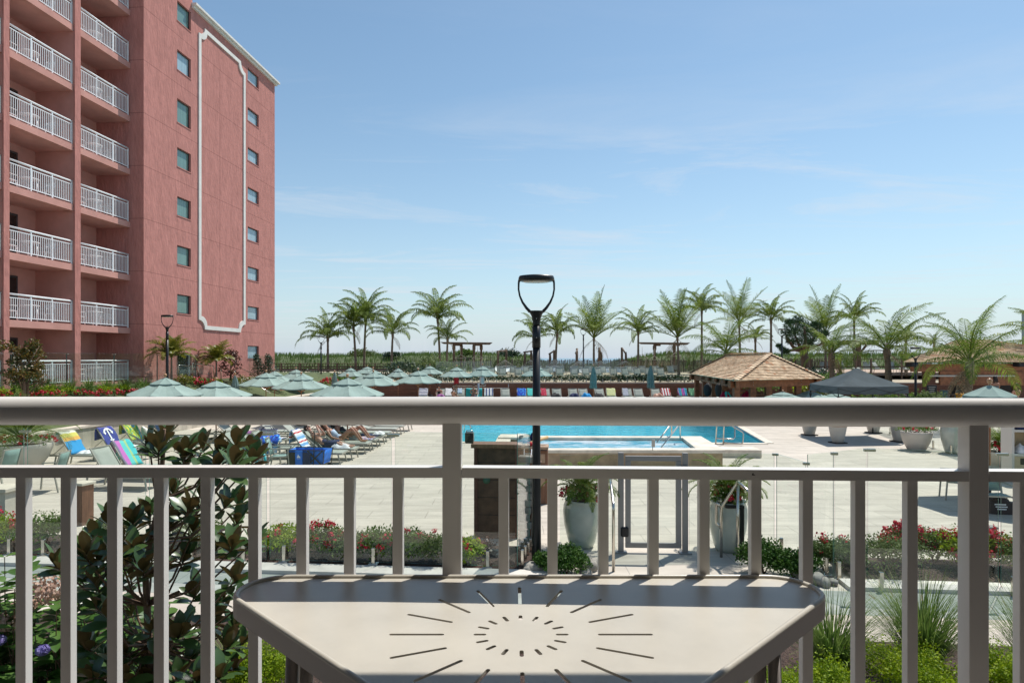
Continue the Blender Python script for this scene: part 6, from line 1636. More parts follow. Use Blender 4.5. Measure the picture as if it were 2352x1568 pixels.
# ================================================================ bar pavilion, right
br = thing('bar_pavilion', 'open brown timber bar with a shingled roof at the right edge', 'pavilion', (0, 0, 0)); D0 = 37.0
x0, x1 = XX(2076, D0), XX(2620, D0); y0, y1 = D0, D0 + 11; ezb = ZZ(831.5, D0)
cc = [Vector((x0, y0, ezb)), Vector((x1, y0, ezb)), Vector((x1, y1, ezb)), Vector((XX(2100, y1), y1, ezb))]
zr_ = ZZ(779, 42); Ra, Rb = Vector((XX(2200, 43), 43, zr_)), Vector((x1 - 5, D0 + 5.5, zr_))
rg = random.Random(6); mb = MB()
shingle_face(mb, cc[0], cc[1], Ra, Rb, 26, .30, rg); shingle_face(mb, cc[3], cc[0], Ra, Ra, 20, .35, rg); shingle_face(mb, cc[1], cc[2], Rb, Rb, 14, .5, rg); shingle_face(mb, cc[2], cc[3], Rb, Ra, 14, .5, rg); mb.build('shingle_roof', M['shingle'], br)
mb = MB(); mb.add([c_ - Vector((0, 0, .04)) for c_ in cc], [(3, 2, 1, 0)]); mb.build('soffit', M['cedar_wall'], br)
mb = MB(); mb.box(((x0 + x1) / 2 + .35, D0 + .6, ezb - .33), (x1 - x0 - .9, .2, .46)); mb.box((XX(2290, D0) + 1.6, D0 + .5, ezb - .95), (9.2, .16, .80)); mb.build('fascia', M['cedar'], br)
for px in (2132, 2222, 2243, 2338):
    mb = MB(); x = XX(px, D0 + .8); mb.box((x, D0 + .75, (ezb - .5) / 2), (.55, .4, ezb - .5)); mb.build('post', M['cedar_wall'], br)
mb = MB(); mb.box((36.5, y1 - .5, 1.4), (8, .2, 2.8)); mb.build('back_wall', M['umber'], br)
mb = MB(); mb.box((XX(2280, D0 + 1.2), D0 + 1.2, .55), (4.4, .7, 1.1)); mb.build('counter', M['plank'], br)
for a, b in ((2215, 2240), (2240, 2330)):
    mb = MB(); z = ZZ(863, D0 + .4); mb.bar((XX(a - (80 if a == 2215 else 0), D0 + .4), D0 + .38, z), (XX(b, D0 + .4), D0 + .38, z), .06, .09); mb.build('shutter_rail', M['steel_grey'], br)
for px, py in ((2095, 836), (2245, 836), (2342, 836)):
    mb = MB(); p = W(px, py, D0 + .25); mb.box(p, (.55, .40, .30), R(15), bev=.03); mb.build('loudspeaker', M['soft_black'], br)
for k, (px, py, s) in enumerate(((2150, 894, 0), (2165, 901, 1))):
    pass
yb = thing('yellow_bin', 'yellow bin by the bar, beside the thick palm trunk', 'bin', (XX(2210, 36), 36, 0)); mb = MB(); mb.box((0, 0, .62), (.5, .4, 1.24), bev=.05); mb.build('body', M['yellow'], yb); mb = MB(); mb.box((0, 0, 1.27), (.54, .44, .08), bev=.03); mb.build('lid', M['yellow'], yb)
mbd = thing('menu_board', 'small dark menu board before the bar posts', 'menu board', W(2140, 897, 35.5)); mb = MB(); mb.box((0, 0, 0), (.55, .05, .62), bev=.01); mb.build('panel', M['soft_black'], mbd); mb = MB()
for k in range(5): mb.box((-.02 * (k % 2), -.028, .2 - .1 * k), (.38 - .06 * (k % 3), .004, .035))
mb.build('lettering', mat('grey_print', (.35, .35, .33), .8), mbd); mb = MB(); mb.tube([(0, .02, -.31), (0, .02, -1.45)], .03, 6); mb.build('leg', M['soft_black'], mbd)
chair((XX(2163, 37.5), 37.5, .45), R(-60), 'patio chair on the bar terrace, left of the palm trunk'); chair((XX(2190, 38.5), 38.5, .45), R(200), 'patio chair on the bar terrace, beside the palm trunk'); chair((XX(2318, 38), 38, .3), R(-60), 'patio chair inside the bar at the far right')
mb = MB(); mb.box((XX(2170, 38), 38, .22), (6.5, 3, .44)); struct(mb.build('bar_terrace_paving', M['plank']))
tb_ = thing('distant_tower', 'pale concrete tower far off at the right edge', 'tower', (XX(2376, 120), 120, 0)); mb = MB(); z = ZZ(714, 120); mb.box((1, 0, z / 2 - .5), (3.8, 3.8, z + 1)); mb.box((1, 0, z + .12), (4.2, 4.2, .24)); mb.box((1.4, 0, z + .6), (2.2, 2.4, .8)); mb.build('walls', M['tower'], tb_)
# ================================================================ towel shelf, right edge
ts = thing('towel_shelf', 'white open cubby shelf stacked with towels at the right edge', 'shelf', (XX(2314, 17.3), 17.3, 0), BROT - R(4)); Hs = 1.95; n = 3; cw_ = .62
mb = MB()
for k in range(n + 1): mb.box((cw_ * k, 0, Hs / 2), (.06, .5, Hs))
for z in (.04, .72, 1.36, Hs): 
    for k in range(n): mb.box((cw_ * (k + .5), 0, z), (cw_ - .06, .5, .06))
mb.build('frame', M['shelf_white'], ts)
mb = MB(); mb.box((cw_ * n / 2, .24, Hs / 2), (cw_ * n - .05, .02, Hs - .05)); mb.build('back_panel', M['shelf_tan'], ts)
for k in range(n):
    mb = MB(); mb.box((cw_ * (k + .5), -.22, .38), (cw_ - .08, .03, .60)); dd = mb.build('door', M['shelf_tan'], ts); mb = MB(); mb.box((cw_ * (k + .5), -.238, .55), (.26, .006, .17)); mb.build('hand_slot', M['umber'], dd)
mz = Matrix.Rotation(BROT - R(4), 3, 'Z')
for k in range(2):
    cloth_pile('folded_towel', ['white towel in the lower left cubby of the white shelf', 'white towel in the lower middle cubby of the white shelf'][k], 'towel', ts.location + mz @ Vector((cw_ * (k + .55), -.02, .76)), .42, .36, .34, M['white_cloth'], 50 + k)
    cloth_pile('folded_towel', ['navy towel in the upper left cubby of the white shelf', 'navy towel in the upper middle cubby of the white shelf'][k], 'towel', ts.location + mz @ Vector((cw_ * (k + .55), -.02, 1.40)), .46, .36, .30, M['navy'], 60 + k)
# glass fence beside the shelf and behind the pots
fg = thing('glass_fence', 'glass pool fence behind the flower pots on the right', 'fence', (0, 0, 0))
pts = [G(2006, 985), G(2060, 1005), G(2096, 1017), G(2170, 1035), G(2215, 1052), G(2420, 1062)]
for a, b in zip(pts, pts[1:]): glass_panel(fg, a, up(a, 1.5), b, up(b, 1.5))
for px, py in ((2044, 998), (2056, 1002), (2130, 1026), (2143, 1030), (2184, 1042)): spigot(fg, G(px, py), .30)

# ================================================================ planters
def pot(px, py, h, r, lab, m='pot', shape=0, name='planter_pot', group=None, loc=None):
    t = thing(name, lab, 'planter', loc if loc is not None else G(px, py), 0, group); mb = MB()
    if shape == 0: prof = [(.0, .0), (r * .60, 0), (r * .72, h * .10), (r * .93, h * .45), (r, h * .70), (r * .98, h * .86), (r * .88, h * .965), (r * .92, h), (r * .82, h), (r * .78, h * .9), (0, h * .88)]
    elif shape == 1: prof = [(0, 0), (r * .55, 0), (r * .62, h * .04), (r * .80, h * .4), (r * .95, h * .8), (r, h * .96), (r * 1.0, h), (r * .88, h), (r * .84, h * .9), (0, h * .88)]
    else: prof = [(0, 0), (r * .50, 0), (r * .60, h * .05), (r * .86, h * .45), (r * .98, h * .8), (r * 1.02, h * .97), (r, h), (r * .9, h), (r * .86, h * .9), (0, h * .88)]
    mb.lathe(prof, 28 if shape != 1 else 20); mb.build('body', M[m], t)
    mb = MB(); mb.lathe([(0, h * .88), (r * .83, h * .88), (r * .80, h * .90), (0, h * .93)], 16); mb.build('soil', M['mulch'], t); return t
POTS = {}
POTS['gl'] = pot(1336, 1254, .83, .325, 'pale celadon urn left of the pool gate, palm and red flowers in it')
POTS['gr'] = pot(1672, 1263, .86, .325, 'pale celadon urn right of the pool gate, palm and red flowers in it')
def tpot(px, py, h, r, lab):
    t = pot(px, py, h, r, lab, 'pot_white', 1, group='white planters weighing down the tent legs'); mb = MB(); mb.box((0, 0, -.0 + .022), (r * 1.5, r * 1.5, .04), R(12)); mb.build('saucer', M['umber'], t); mb = MB(); mb.lathe([(r * .9, h * .93), (r * 1.03, h * .93), (r * 1.03, h * 1.0), (r * .9, h)], 20); mb.build('rim_band', M['plank_pale'], t); return t
tpot(1924, 1017, .70, .33, 'cream planter in the middle of the tent shadow'); tpot(1859, 999, .62, .33, 'cream planter at the left edge of the tent shadow'); tpot(2006, 994, .60, .33, 'cream planter beyond the tent shadow, right of centre'); tpot(2066, 1014, .75, .34, 'cream planter at the right end of the tent shadow')
POTS['fr'] = pot(2105, 1033, .66, .50, 'white bowl planter with red flowers, right of the tent shadow', 'pot_white', 2)
POTS['bg'] = pot(2192, 1040, .98, .42, 'large celadon urn half behind the thick right railing post', 'pot', 0)
POTS['fl'] = pot(48, 1078, .78, .80, 'wide cream planter with red flowers at the left edge', 'pot_white', 2)
POTS['sh'] = pot(2302, 1052, .5, .36, 'planter with red flowers and palm by the white shelf', 'pot_white', 2, loc=Vector((XX(2298, 19.2), 19.2, 0)))
# ================================================================ palms
def frond(mb, base, az, el, L_, droop, nl, ll, wl, rg, leafdroop=.5, tw=0.0, vshape=.25, mi=0, twist=0.0, pw=1.35):
    """one feather leaf: an arching stalk with two ranks of leaflets"""
    pts = []; p = Vector(base); n = 10; dirs = []
    for k in range(n + 1):
        t = k / n; e = el - droop * t ** pw; d = Vector((math.cos(az + tw * t) * math.cos(e), math.sin(az + tw * t) * math.cos(e), math.sin(e)))
        pts.append(p.copy()); dirs.append(d); p = p + d * (L_ / n)
    mb.tube(pts, [max(.006, .030 * L_ / 3 * (1 - k / n * .85)) for k in range(n + 1)], 4, mi, cap=False)
    for i in range(nl):
        t = .16 + .84 * (i + .5) / nl; f = t * n; k = min(n - 1, int(f)); q = pts[k].lerp(pts[k + 1], f - k); d = dirs[k]
        side = d.cross(Vector((0, 0, 1)))
        if side.length < .05: side = Vector((math.sin(az), -math.cos(az), 0))
        side.normalize(); upv = side.cross(d).normalized()
        if twist: side = (side * math.cos(twist) + upv * math.sin(twist)).normalized(); upv = side.cross(d).normalized()
        ln = ll * (math.sin(PI * (.18 + .80 * t)) ** .7) * rg.uniform(.85, 1.12) * (1.0 - .25 * t)
        for s in (-1, 1):
            fw = .45 + .5 * t + rg.uniform(-.12, .12)
            v = (side * s + d * fw + upv * (vshape + rg.uniform(-.18, .18))).normalized()
            w_ = wl * .5; wv = (d - v * d.dot(v)).normalized() * w_
            a = q; m1 = q + v * ln * .5; v2 = (v + Vector((0, 0, -leafdroop * rg.uniform(.7, 1.3)))).normalized(); e_ = m1 + v2 * ln * .5
            mb.add([a - wv * .5, a + wv * .5, m1 + wv, m1 - wv, e_], [(0, 1, 2, 3), (3, 2, 4)], mi)
def palm(name, px, D, zbase, pyc, L_, label, group=None, style='queen', nf=16, seed=1, r0=.17, m='palm', lean=0.0, ll=None, leaves=34, px_top=None, dead=2, D2=None):
    rg = random.Random(seed); x = XX(px, D); zc = ZZ(pyc, D) - zbase
    t = thing(name, label, 'palm tree', (x, D, zbase), 0, group)
    dx = (XX(px_top, D) - x) if px_top else lean
    mb = MB(); n = 16; pts = [(dx * (k / n) ** 1.6, 0, zc * k / n) for k in range(n + 1)]
    rad = [r0 * (1.25 - .25 * min(1, k / 3)) * (1 - .35 * k / n) * (1 + .07 * (k % 2)) for k in range(n + 1)]
    mb.tube(pts, rad, 9); top = Vector(pts[-1])
    if style != 'areca': mb.lathe([(rad[-1] * 1.0, -.5), (rad[-1] * 1.55, -.12), (rad[-1] * 1.25, .18), (.02, .55)], 9, top)
    mb.build('trunk', M['trunk'], t)
    mb = MB(); ll = ll or L_ * (.21 if style == 'queen' else .25); mats = [L[m], L['dead']]
    ga = 2.39996
    for k in range(nf):
        f = (k + .5) / nf; az = k * ga + rg.uniform(-.25, .25)
        if style == 'queen': el = R(86 - 66 * f ** .9) + rg.uniform(-.14, .14); dr = R(88 + 42 * f) * rg.uniform(.8, 1.15); ld, vs_, Lk = 2.3, -.05, L_ * rg.uniform(.8, 1.06)
        elif style == 'stiff': el = R(86 - 62 * f) + rg.uniform(-.1, .1); dr = R(12 + 50 * f) * rg.uniform(.8, 1.2); ld, vs_, Lk = .35, .3, L_ * rg.uniform(.8, 1.08)
        elif style == 'coco': el = R(78 - 68 * f) + rg.uniform(-.14, .14); dr = R(58 + 52 * f) * rg.uniform(.85, 1.15); ld, vs_, Lk = 1.1, .0, L_ * rg.uniform(.85, 1.08)
        else: el = R(84 - 62 * f) + rg.uniform(-.15, .15); dr = R(58 + 40 * f) * rg.uniform(.8, 1.2); ld, vs_, Lk = .5, .35, L_ * rg.uniform(.75, 1.1)
        frond(mb, top + Vector((0, 0, .12 * (1 - f))), az, el, Lk, dr, leaves, ll, .052 * L_ / 3 * (1.2 if style == 'areca' else (1.0 if style == 'queen' else .74)) * 34 / leaves, rg, ld, rg.uniform(-.3, .3), vs_, 0, rg.uniform(-.3, .3), 1.9 if style == 'queen' else 1.35)
    for k in range(dead): frond(mb, top - Vector((0, 0, .1)), rg.uniform(0, 6.28), R(-35), L_ * .5, R(50), 14, ll * .6, .05, rg, 1.0, 0, 0, 1)
    mb.build('crown', mats, t)
    return t
GP = 'palms along the beach terrace'
PALMS = [
 ('feather_palm', 753, 72, 1.3, 778, 4.3, 'leftmost beach palm, behind the thin lamp post', 'queen', 15, 1, None),
 ('feather_palm', 817.5, 74, 1.3, 752, 4.6, 'slimmer palm of the close pair left of centre, lower crown', 'queen', 15, 2, 812),
 ('feather_palm', 836, 76, 1.3, 734, 4.9, 'tallest palm of the left group, thick pale trunk', 'queen', 19, 3, 840),
 ('feather_palm', 899, 74, 1.3, 768, 4.2, 'palm standing alone right of the tall pair, narrow crown', 'queen', 14, 4, 902),
 ('feather_palm', 1011, 78, 1.3, 733, 5.0, 'tall palm at the left end of the left pergola', 'queen', 18, 5, 1005),
 ('feather_palm', 1026, 76, 1.3, 780, 3.6, 'short palm growing beside the left pergola beam', 'queen', 12, 6, 1028),
 ('feather_palm', 1229, 80, 1.3, 777, 4.4, 'palm mostly hidden behind the near lamp post', 'queen', 13, 7, None),
 ('feather_palm', 1275.5, 78, 1.3, 766, 4.1, 'palm just right of the near lamp post', 'queen', 16, 8, 1280),
 ('upright_palm', 1364, 76, 1.3, 777, 6.1, 'stiff upright palm with a shaggy brown trunk, beside a lamp post', 'stiff', 17, 9, None),
 ('feather_palm', 1466, 78, 1.3, 764, 4.0, 'small neat palm at the left end of the right pergola', 'queen', 16, 10, None),
 ('upright_palm', 1559, 78, 1.3, 776, 6.6, 'tall upright palm at the right end of the right pergola', 'stiff', 18, 11, 1556),
 ('feather_palm', 1612, 80, 1.3, 715, 4.3, 'tall thin stemmed palm right of the right pergola', 'queen', 15, 12, None),
 ('upright_palm', 1700, 72, 1.3, 744, 5.0, 'upright palm rising behind the bright palm by the hut', 'stiff', 15, 13, 1698),
 ('feather_palm', 1771, 72, 1.3, 736, 3.9, 'vase shaped palm left of the dark pine', 'queen', 14, 14, None),
 ('feather_palm', 1735, 74, 1.3, 780, 2.8, 'small low palm behind the hut ridge', 'queen', 11, 15, None),
 ('upright_palm', 1896, 66, 1.3, 768, 5.0, 'upright palm behind the low coconut palm', 'stiff', 15, 16, None),
 ('feather_palm', 1962, 68, 1.7, 735, 3.8, 'ragged palm with a thick brown stem behind the big coconut palm', 'queen', 13, 17, None),
 ('feather_palm', 2081, 70, 1.7, 786, 3.4, 'small palm between the big coconut palm and the lamp post', 'queen', 12, 18, None),
 ('feather_palm', 2146, 80, 1.7, 787, 2.0, 'tiny far palm above the bar roof corner', 'queen', 10, 19, None)]
for nm, px, D, zb_, pyc, L_, lab, st_, nf, sd_, pt in PALMS:
    palm(nm, px, D, zb_, pyc, L_, lab, GP, st_, int(nf * 1.3) if st_ == 'queen' else nf, sd_, px_top=pt, r0=.16 if D > 70 else .14, leaves=34, dead=3 if st_ == 'stiff' else 1)
GCN = 'leafy coconut palms'
palm('coconut_palm', 1668, 48, .6, 812, 3.9, 'bright green bushy palm rising behind the shingled hut', GCN, 'coco', 19, 21, m='palm_lush', leaves=34, dead=0)
palm('coconut_palm', 1911, 43, .6, 815, 2.9, 'low coconut palm between the hut and the tent', GCN, 'coco', 18, 22, m='palm_lush', leaves=34, r0=.2)
palm('coconut_palm', 2042, 42, .5, 806, 4.2, 'big coconut palm rising behind the tent', GCN, 'coco', 18, 23, r0=.24, px_top=2037, leaves=42, m='palm_lush')
palm('coconut_palm', 2222, 29, 0, 838, 3.3, 'big shaggy coconut palm in front of the bar', GCN, 'coco', 22, 24, r0=.19, px_top=2227, leaves=46, dead=5, m='palm_lush')
palm('coconut_palm', 2425, 40, .5, 790, 3.8, 'palm reaching into the right edge of the view', GCN, 'coco', 17, 25, r0=.22, leaves=34)
GA = 'short golden palms against the hotel wall'
for px, D, lab, sd_ in ((394, 33.2, 'short golden palm right behind the lamp post by the hotel', 31), (497, 37.6, 'short golden palm beside the stair rails', 32)):
    t = palm('areca_palm', px, D, 1.9, 822 if sd_ == 31 else 831, 1.45 if sd_ == 31 else 1.35, lab, GA, 'areca', 26, sd_, r0=.06, m='palm_gold', leaves=22, ll=.50, dead=0)
def small_palm(parent_loc, h, L_, lab, seed, m='palm_lush', nf=24):
    t = thing('potted_palm', lab, 'palm', parent_loc, 0, 'small palms growing in planters'); rg = random.Random(seed); mb = MB(); mb.tube([(0, 0, 0), (.02, 0, h)], [.06, .05], 8); mb.build('trunk', M['trunk'], t); mb = MB()
    for k in range(nf): f = (k + .5) / nf; frond(mb, (0, 0, h), k * 2.4 + rg.uniform(-.3, .3), R(78 - 60 * f), L_ * rg.uniform(.8, 1.1), R(70 + 50 * f), 38, L_ * .24, .012, rg, .7, 0, .3, 0, 0, 1.7)
    mb.build('crown', L[m], t); return t

# ================================================================ shrubs, flowers, grasses
def leaf_clump(mb, c, rad, n, size, rg, mi=0, up=.35, flat=.6, lump=.25):
    c = Vector(c); seed = rg.random() * 50
    for _ in range(n):
        while True:
            d = Vector((rg.gauss(0, 1), rg.gauss(0, 1), rg.gauss(0, 1)))
            if d.length > .01: break
        d.normalize()
        if d.z < -.35: d.z = -d.z * .5
        k = 1 + lump * 1.6 * mnoise.noise(d * 2.3 + Vector((seed, 0, 0)))
        rr_ = (rg.random() ** .28) * k
        p = c + Vector((d.x * rad[0], d.y * rad[1], d.z * rad[2])) * rr_
        o = (d + Vector((rg.gauss(0, .55), rg.gauss(0, .55), rg.gauss(0, .45) + up))).normalized()
        a = o.cross(Vector((rg.gauss(0, 1), rg.gauss(0, 1), rg.gauss(0, 1)))).normalized(); s = size * rg.uniform(.6, 1.3); b = o.cross(a)
        tip = p + (o * .6 + a * .8).normalized() * s
        mb.add([p, p.lerp(tip, .5) + b * s * flat * .5, tip, p.lerp(tip, .5) - b * s * flat * .5], [(0, 1, 2, 3)], mi)
def flower_cluster(mb, c, r, n, size, rg, mi=0):
    c = Vector(c)
    for _ in range(n):
        d = Vector((rg.gauss(0, 1), rg.gauss(0, 1), rg.gauss(0, .8))); d.normalize(); p = c + d * r * rg.random() ** .4
        o = (d + Vector((rg.gauss(0, .5), rg.gauss(0, .5), .5))).normalized(); a = o.cross(Vector((0.3, .8, .1))).normalized(); b = o.cross(a); s = size * rg.uniform(.7, 1.2)
        mb.add([p + a * s, p + b * s, p - a * s, p - b * s], [(0, 1, 2, 3)], mi)
def shrub(name, loc, rad, n, size, m, label, group=None, seed=1, flowers=0, fsize=.02, cat='shrub', fm='red', sub=5, fr=.07, lump=.3, stems=False):
    rg = random.Random(seed); t = thing(name, label, cat, loc, 0, group); mb = MB()
    leaf_clump(mb, (0, 0, rad[2] * .75), (rad[0] * .85, rad[1] * .85, rad[2] * .8), n // 2, size, rg, lump=lump)
    for k in range(sub):
        a = 2 * PI * k / sub + rg.uniform(-.4, .4); q = rg.uniform(.35, .75)
        leaf_clump(mb, (rad[0] * q * math.cos(a), rad[1] * q * math.sin(a), rad[2] * rg.uniform(.55, 1.15)), (rad[0] * .48, rad[1] * .48, rad[2] * .5), n // 2 // sub, size, rg, lump=lump)
    mb.build('foliage', L[m], t); 
    mb = MB()
    for k in range(6): a = rg.uniform(0, 6.28); mb.tube([(0, 0, 0), (rad[0] * .35 * math.cos(a), rad[1] * .35 * math.sin(a), rad[2] * .9)], [.012, .005], 4)
    mb.build('stems', M['bark'], t)
    if flowers:
        mb = MB()
        for k in range(flowers):
            a = rg.uniform(0, 6.28); q = rg.random() ** .6; z = rad[2] * (1.55 - .75 * q * q) * rg.uniform(.9, 1.12)
            flower_cluster(mb, (rad[0] * q * math.cos(a), rad[1] * q * math.sin(a), z), fr * rg.uniform(.6, 1.2), 16, fsize, rg)
        mb.build('blossoms', L[fm], t)
    return t
# roses behind the left glass
GRO = 'red flowering shrubs in the bed behind the left glass fence'
for i, (px, py, rx, rz_, m, fl_, lab) in enumerate(((-10, 1262, .42, .36, 'lime', 16, 'bright shrub with red roses at the far left edge'), (100, 1262, .45, .38, 'shrub', 0, 'green shrub between the first and second balusters'), (250, 1262, .4, .3, 'shrub', 4, 'shrub behind the magnolia, left side'), (450, 1266, .45, .3, 'grey_shrub', 0, 'grey green shrub seen through the magnolia'), (645, 1278, .42, .30, 'lime', 4, 'bright clipped shrub right of the glass seam'), (742, 1284, .42, .33, 'shrub', 26, 'rose shrub with the largest red flower cluster'), (805, 1288, .38, .25, 'grey_shrub', 6, 'low shrub with a few red roses, left of centre'), (872, 1290, .40, .30, 'shrub', 10, 'rose shrub with scattered red blooms near the glass seam'), (935, 1292, .35, .30, 'shrub', 8, 'loose rose shrub right of the glass seam'), (998, 1296, .36, .28, 'grey_shrub', 5, 'grey green rose shrub left of the centre post'), (1066, 1296, .33, .24, 'lime', 3, 'bright small shrub right of the centre post'))):
    shrub('rose_bush', G(px, py), (rx * 1.08, rx * .85, rz_ * 1.12), 3000, .045, m, lab, GRO, 100 + i, fl_, .021, fr=.075)
shrub('rose_bush', G(1105, 1280), (.25, .2, .2), 500, .04, 'purple', 'small reddish shrub by the river rocks', GRO, 130, 3)
GRR = 'red flowering shrubs in the bed behind the right glass fence'
for i, (px, py, rx, rz_, m, fl_, lab) in enumerate(((1893, 1312, .32, .30, 'grey_shrub', 7, 'thin rose shrub at the angled glass panel'), (1938, 1305, .35, .28, 'grey_shrub', 2, 'grey green shrub right of the angled glass panel'), (2035, 1318, .62, .36, 'grey_shrub', 0, 'large clipped grey green mound in the right bed'), (2082, 1290, .42, .36, 'shrub', 40, 'rose shrub with a wide red cluster in the right bed'), (2148, 1296, .40, .33, 'shrub', 12, 'leggy dark rose shrub in the right bed'), (2206, 1312, .40, .36, 'lime', 26, 'rose shrub touching the thick right post on its left'), (2262, 1312, .36, .38, 'lime', 18, 'rose shrub touching the thick right post on its right'), (2330, 1322, .42, .38, 'shrub', 24, 'rose shrub at the right edge of the view'))):
    shrub('rose_bush', G(px, py), (rx * 1.08, rx * .85, rz_ * 1.08), 3200, .042, m, lab, GRR, 140 + i, fl_, .022, fr=.08)
GBX = 'glossy dark box shrubs by the gate'
for i, (px, py, rx, rz_, lab) in enumerate(((1300, 1318, .40, .26, 'round dark box shrub left of the pool gate'), (1258, 1312, .22, .18, 'small dark shrub at the foot of the near lamp post'), (1755, 1318, .42, .33, 'dark box shrub right of the pool gate, left of the pair'), (1822, 1326, .38, .27, 'dark box shrub right of the pool gate, right of the pair'))):
    shrub('box_shrub', G(px, py), (rx, rx * .8, rz_), 5200, .042, 'box', lab, GBX, 160 + i)
# foreground shrubs under the balcony, right
GLM = 'bright lime shrubs below the balcony'
for i, (px, D, ztop, rx, lab) in enumerate(((1905, 5.7, .55, .38, 'lime shrub under the right end of the table'), (2095, 5.9, .60, .52, 'largest lime shrub between the balusters and the right post'), (2330, 5.8, .60, .36, 'lime shrub at the lower right corner'), (605, 5.9, .62, .40, 'lime shrub under the left end of the table'), (20, 5.0, .55, .35, 'yellow green shrub in the lower left corner'), (1770, 5.6, .5, .32, 'lime shrub seen under the table right leg'))):
    shrub('lime_shrub', (XX(px, D), D, .05), (rx, rx * .9, ztop / 1.5), 11000, .024, 'lime', lab, GLM, 170 + i, lump=.4)
for i, (px, D, lab) in enumerate(((2135, 5.0, 'small golden leaved plant at the bottom edge, left of the pair'), (2185, 5.0, 'small golden leaved plant at the bottom edge, right of the pair'))):
    rg = random.Random(200 + i); t = thing('golden_plant', lab, 'plant', (XX(px, D), D, .05), 0, 'small golden plants'); mb = MB()
    for s in range(9):
        a = rg.uniform(0, 6.28); x0, y0 = .10 * math.cos(a) * rg.random(), .10 * math.sin(a) * rg.random(); h = rg.uniform(.5, .68)
        for k in range(11):
            z = h * (.45 + .55 * k / 10); b = k * 2.4; d = Vector((math.cos(b), math.sin(b), .55)).normalized(); sd_ = d.cross(Vector((0, 0, 1))).normalized() * .016; p = Vector((x0, y0, z)); mb.add([p, p + d * .045 + sd_, p + d * .10, p + d * .045 - sd_], [(0, 1, 2, 3)])
    mb.build('foliage', L['gold'], t)
def grass_tuft(name, loc, n, h, spread, label, group, seed, plumes=0, m='grass', wd=.006, cat='ornamental grass'):
    rg = random.Random(seed); t = thing(name, label, cat, loc, 0, group); mb = MB(); mp_ = MB()
    for k in range(n + plumes):
        pl = k >= n; a = rg.uniform(0, 2 * PI); r0 = rg.random() * .10 * h; L_ = h * rg.uniform(.55, 1.1) * (1.08 if pl else 1); el = R(rg.uniform(58, 88)) if not pl else R(rg.uniform(60, 80)); dr = R(rg.uniform(25, 95)) if not pl else R(rg.uniform(15, 55))
        p = Vector((r0 * math.cos(a), r0 * math.sin(a), 0)); pts = []; a += rg.gauss(0, .4); m_ = 6
        for s in range(m_ + 1):
            u = s / m_; e = el - dr * u ** 1.6; pts.append(p.copy()); p = p + Vector((math.cos(a) * math.cos(e) * spread, math.sin(a) * math.cos(e) * spread, math.sin(e))) * (L_ / m_)
        sd_ = Vector((-math.sin(a), math.cos(a), 0)) * wd; vs = []; fs = []
        for s, q in enumerate(pts): f = 1 - (s / m_) ** 2 * .85; vs += [q - sd_ * f, q + sd_ * f]
        for s in range(m_): fs.append((2 * s, 2 * s + 1, 2 * s + 3, 2 * s + 2))
        mb.add(vs, fs)
        if pl:
            q, d = pts[-1], (pts[-1] - pts[-2]).normalized()
            for b in range(46):
                v = Vector((rg.gauss(0, 1), rg.gauss(0, 1), rg.gauss(0, 1))).normalized(); o = q + d * rg.uniform(0, .13); e = o + (v * .7 + d).normalized() * .022; s_ = v.cross(d).normalized() * .0022; mp_.add([o - s_, o + s_, e], [(0, 1, 2)])
    mb.build('blades', L[m], t)
    if plumes: mp_.build('seed_heads', L['plume'], t)
    return t
GG = 'fountain grasses below the balcony'
for i, (px, D, h, n, pl, lab) in enumerate(((1912, 6.4, 1.0, 800, 4, 'fountain grass right of the table end'), (2120, 6.55, 1.08, 1100, 9, 'largest fountain grass, between the last balusters and the right post'), (2395, 6.3, 1.05, 700, 8, 'fountain grass at the right edge of the view'), (1505, 7.2, .62, 60, 4, 'sparse dry grass wisps in front of the gate'), (560, 6.2, .95, 160, 4, 'thin grass behind the left table corner'))):
    grass_tuft('fountain_grass', (XX(px, D), D, .05), n, h, 1.0, lab, GG, 210 + i, pl, wd=.0042)

# planter contents
def urn_plants(key, h, r, lab, seed, nfl, leaf='shrub', palm_=True):
    t0 = POTS[key]; loc = t0.location + Vector((0, 0, h))
    shrub('potted_flowers', loc, (r * 1.35, r * 1.35, .22), 900, .06, leaf, f'leafy red flowers spilling over {lab}', 'red flowers in planters', seed, nfl, .030, 'flowers', fr=.06, sub=6)
    if palm_: small_palm(loc + Vector((0, 0, .05)), .2, r * 2.45, f'feathery small palm growing in {lab}', seed + 1)
urn_plants('gl', .73, .34, 'the urn left of the pool gate', 300, 16); urn_plants('gr', .76, .34, 'the urn right of the pool gate', 303, 20)
urn_plants('fr', .58, .52, 'the white bowl right of the tent shadow', 306, 26, palm_=False); urn_plants('fl', .69, .74, 'the wide planter at the left edge', 309, 30); urn_plants('sh', .44, .40, 'the planter by the white shelf', 312, 16)
shrub('potted_shrub', POTS['bg'].location + Vector((0, 0, .86)), (.42, .42, .2), 800, .06, 'conifer', 'dark leafy shrub in the large urn behind the right post', None, 315)

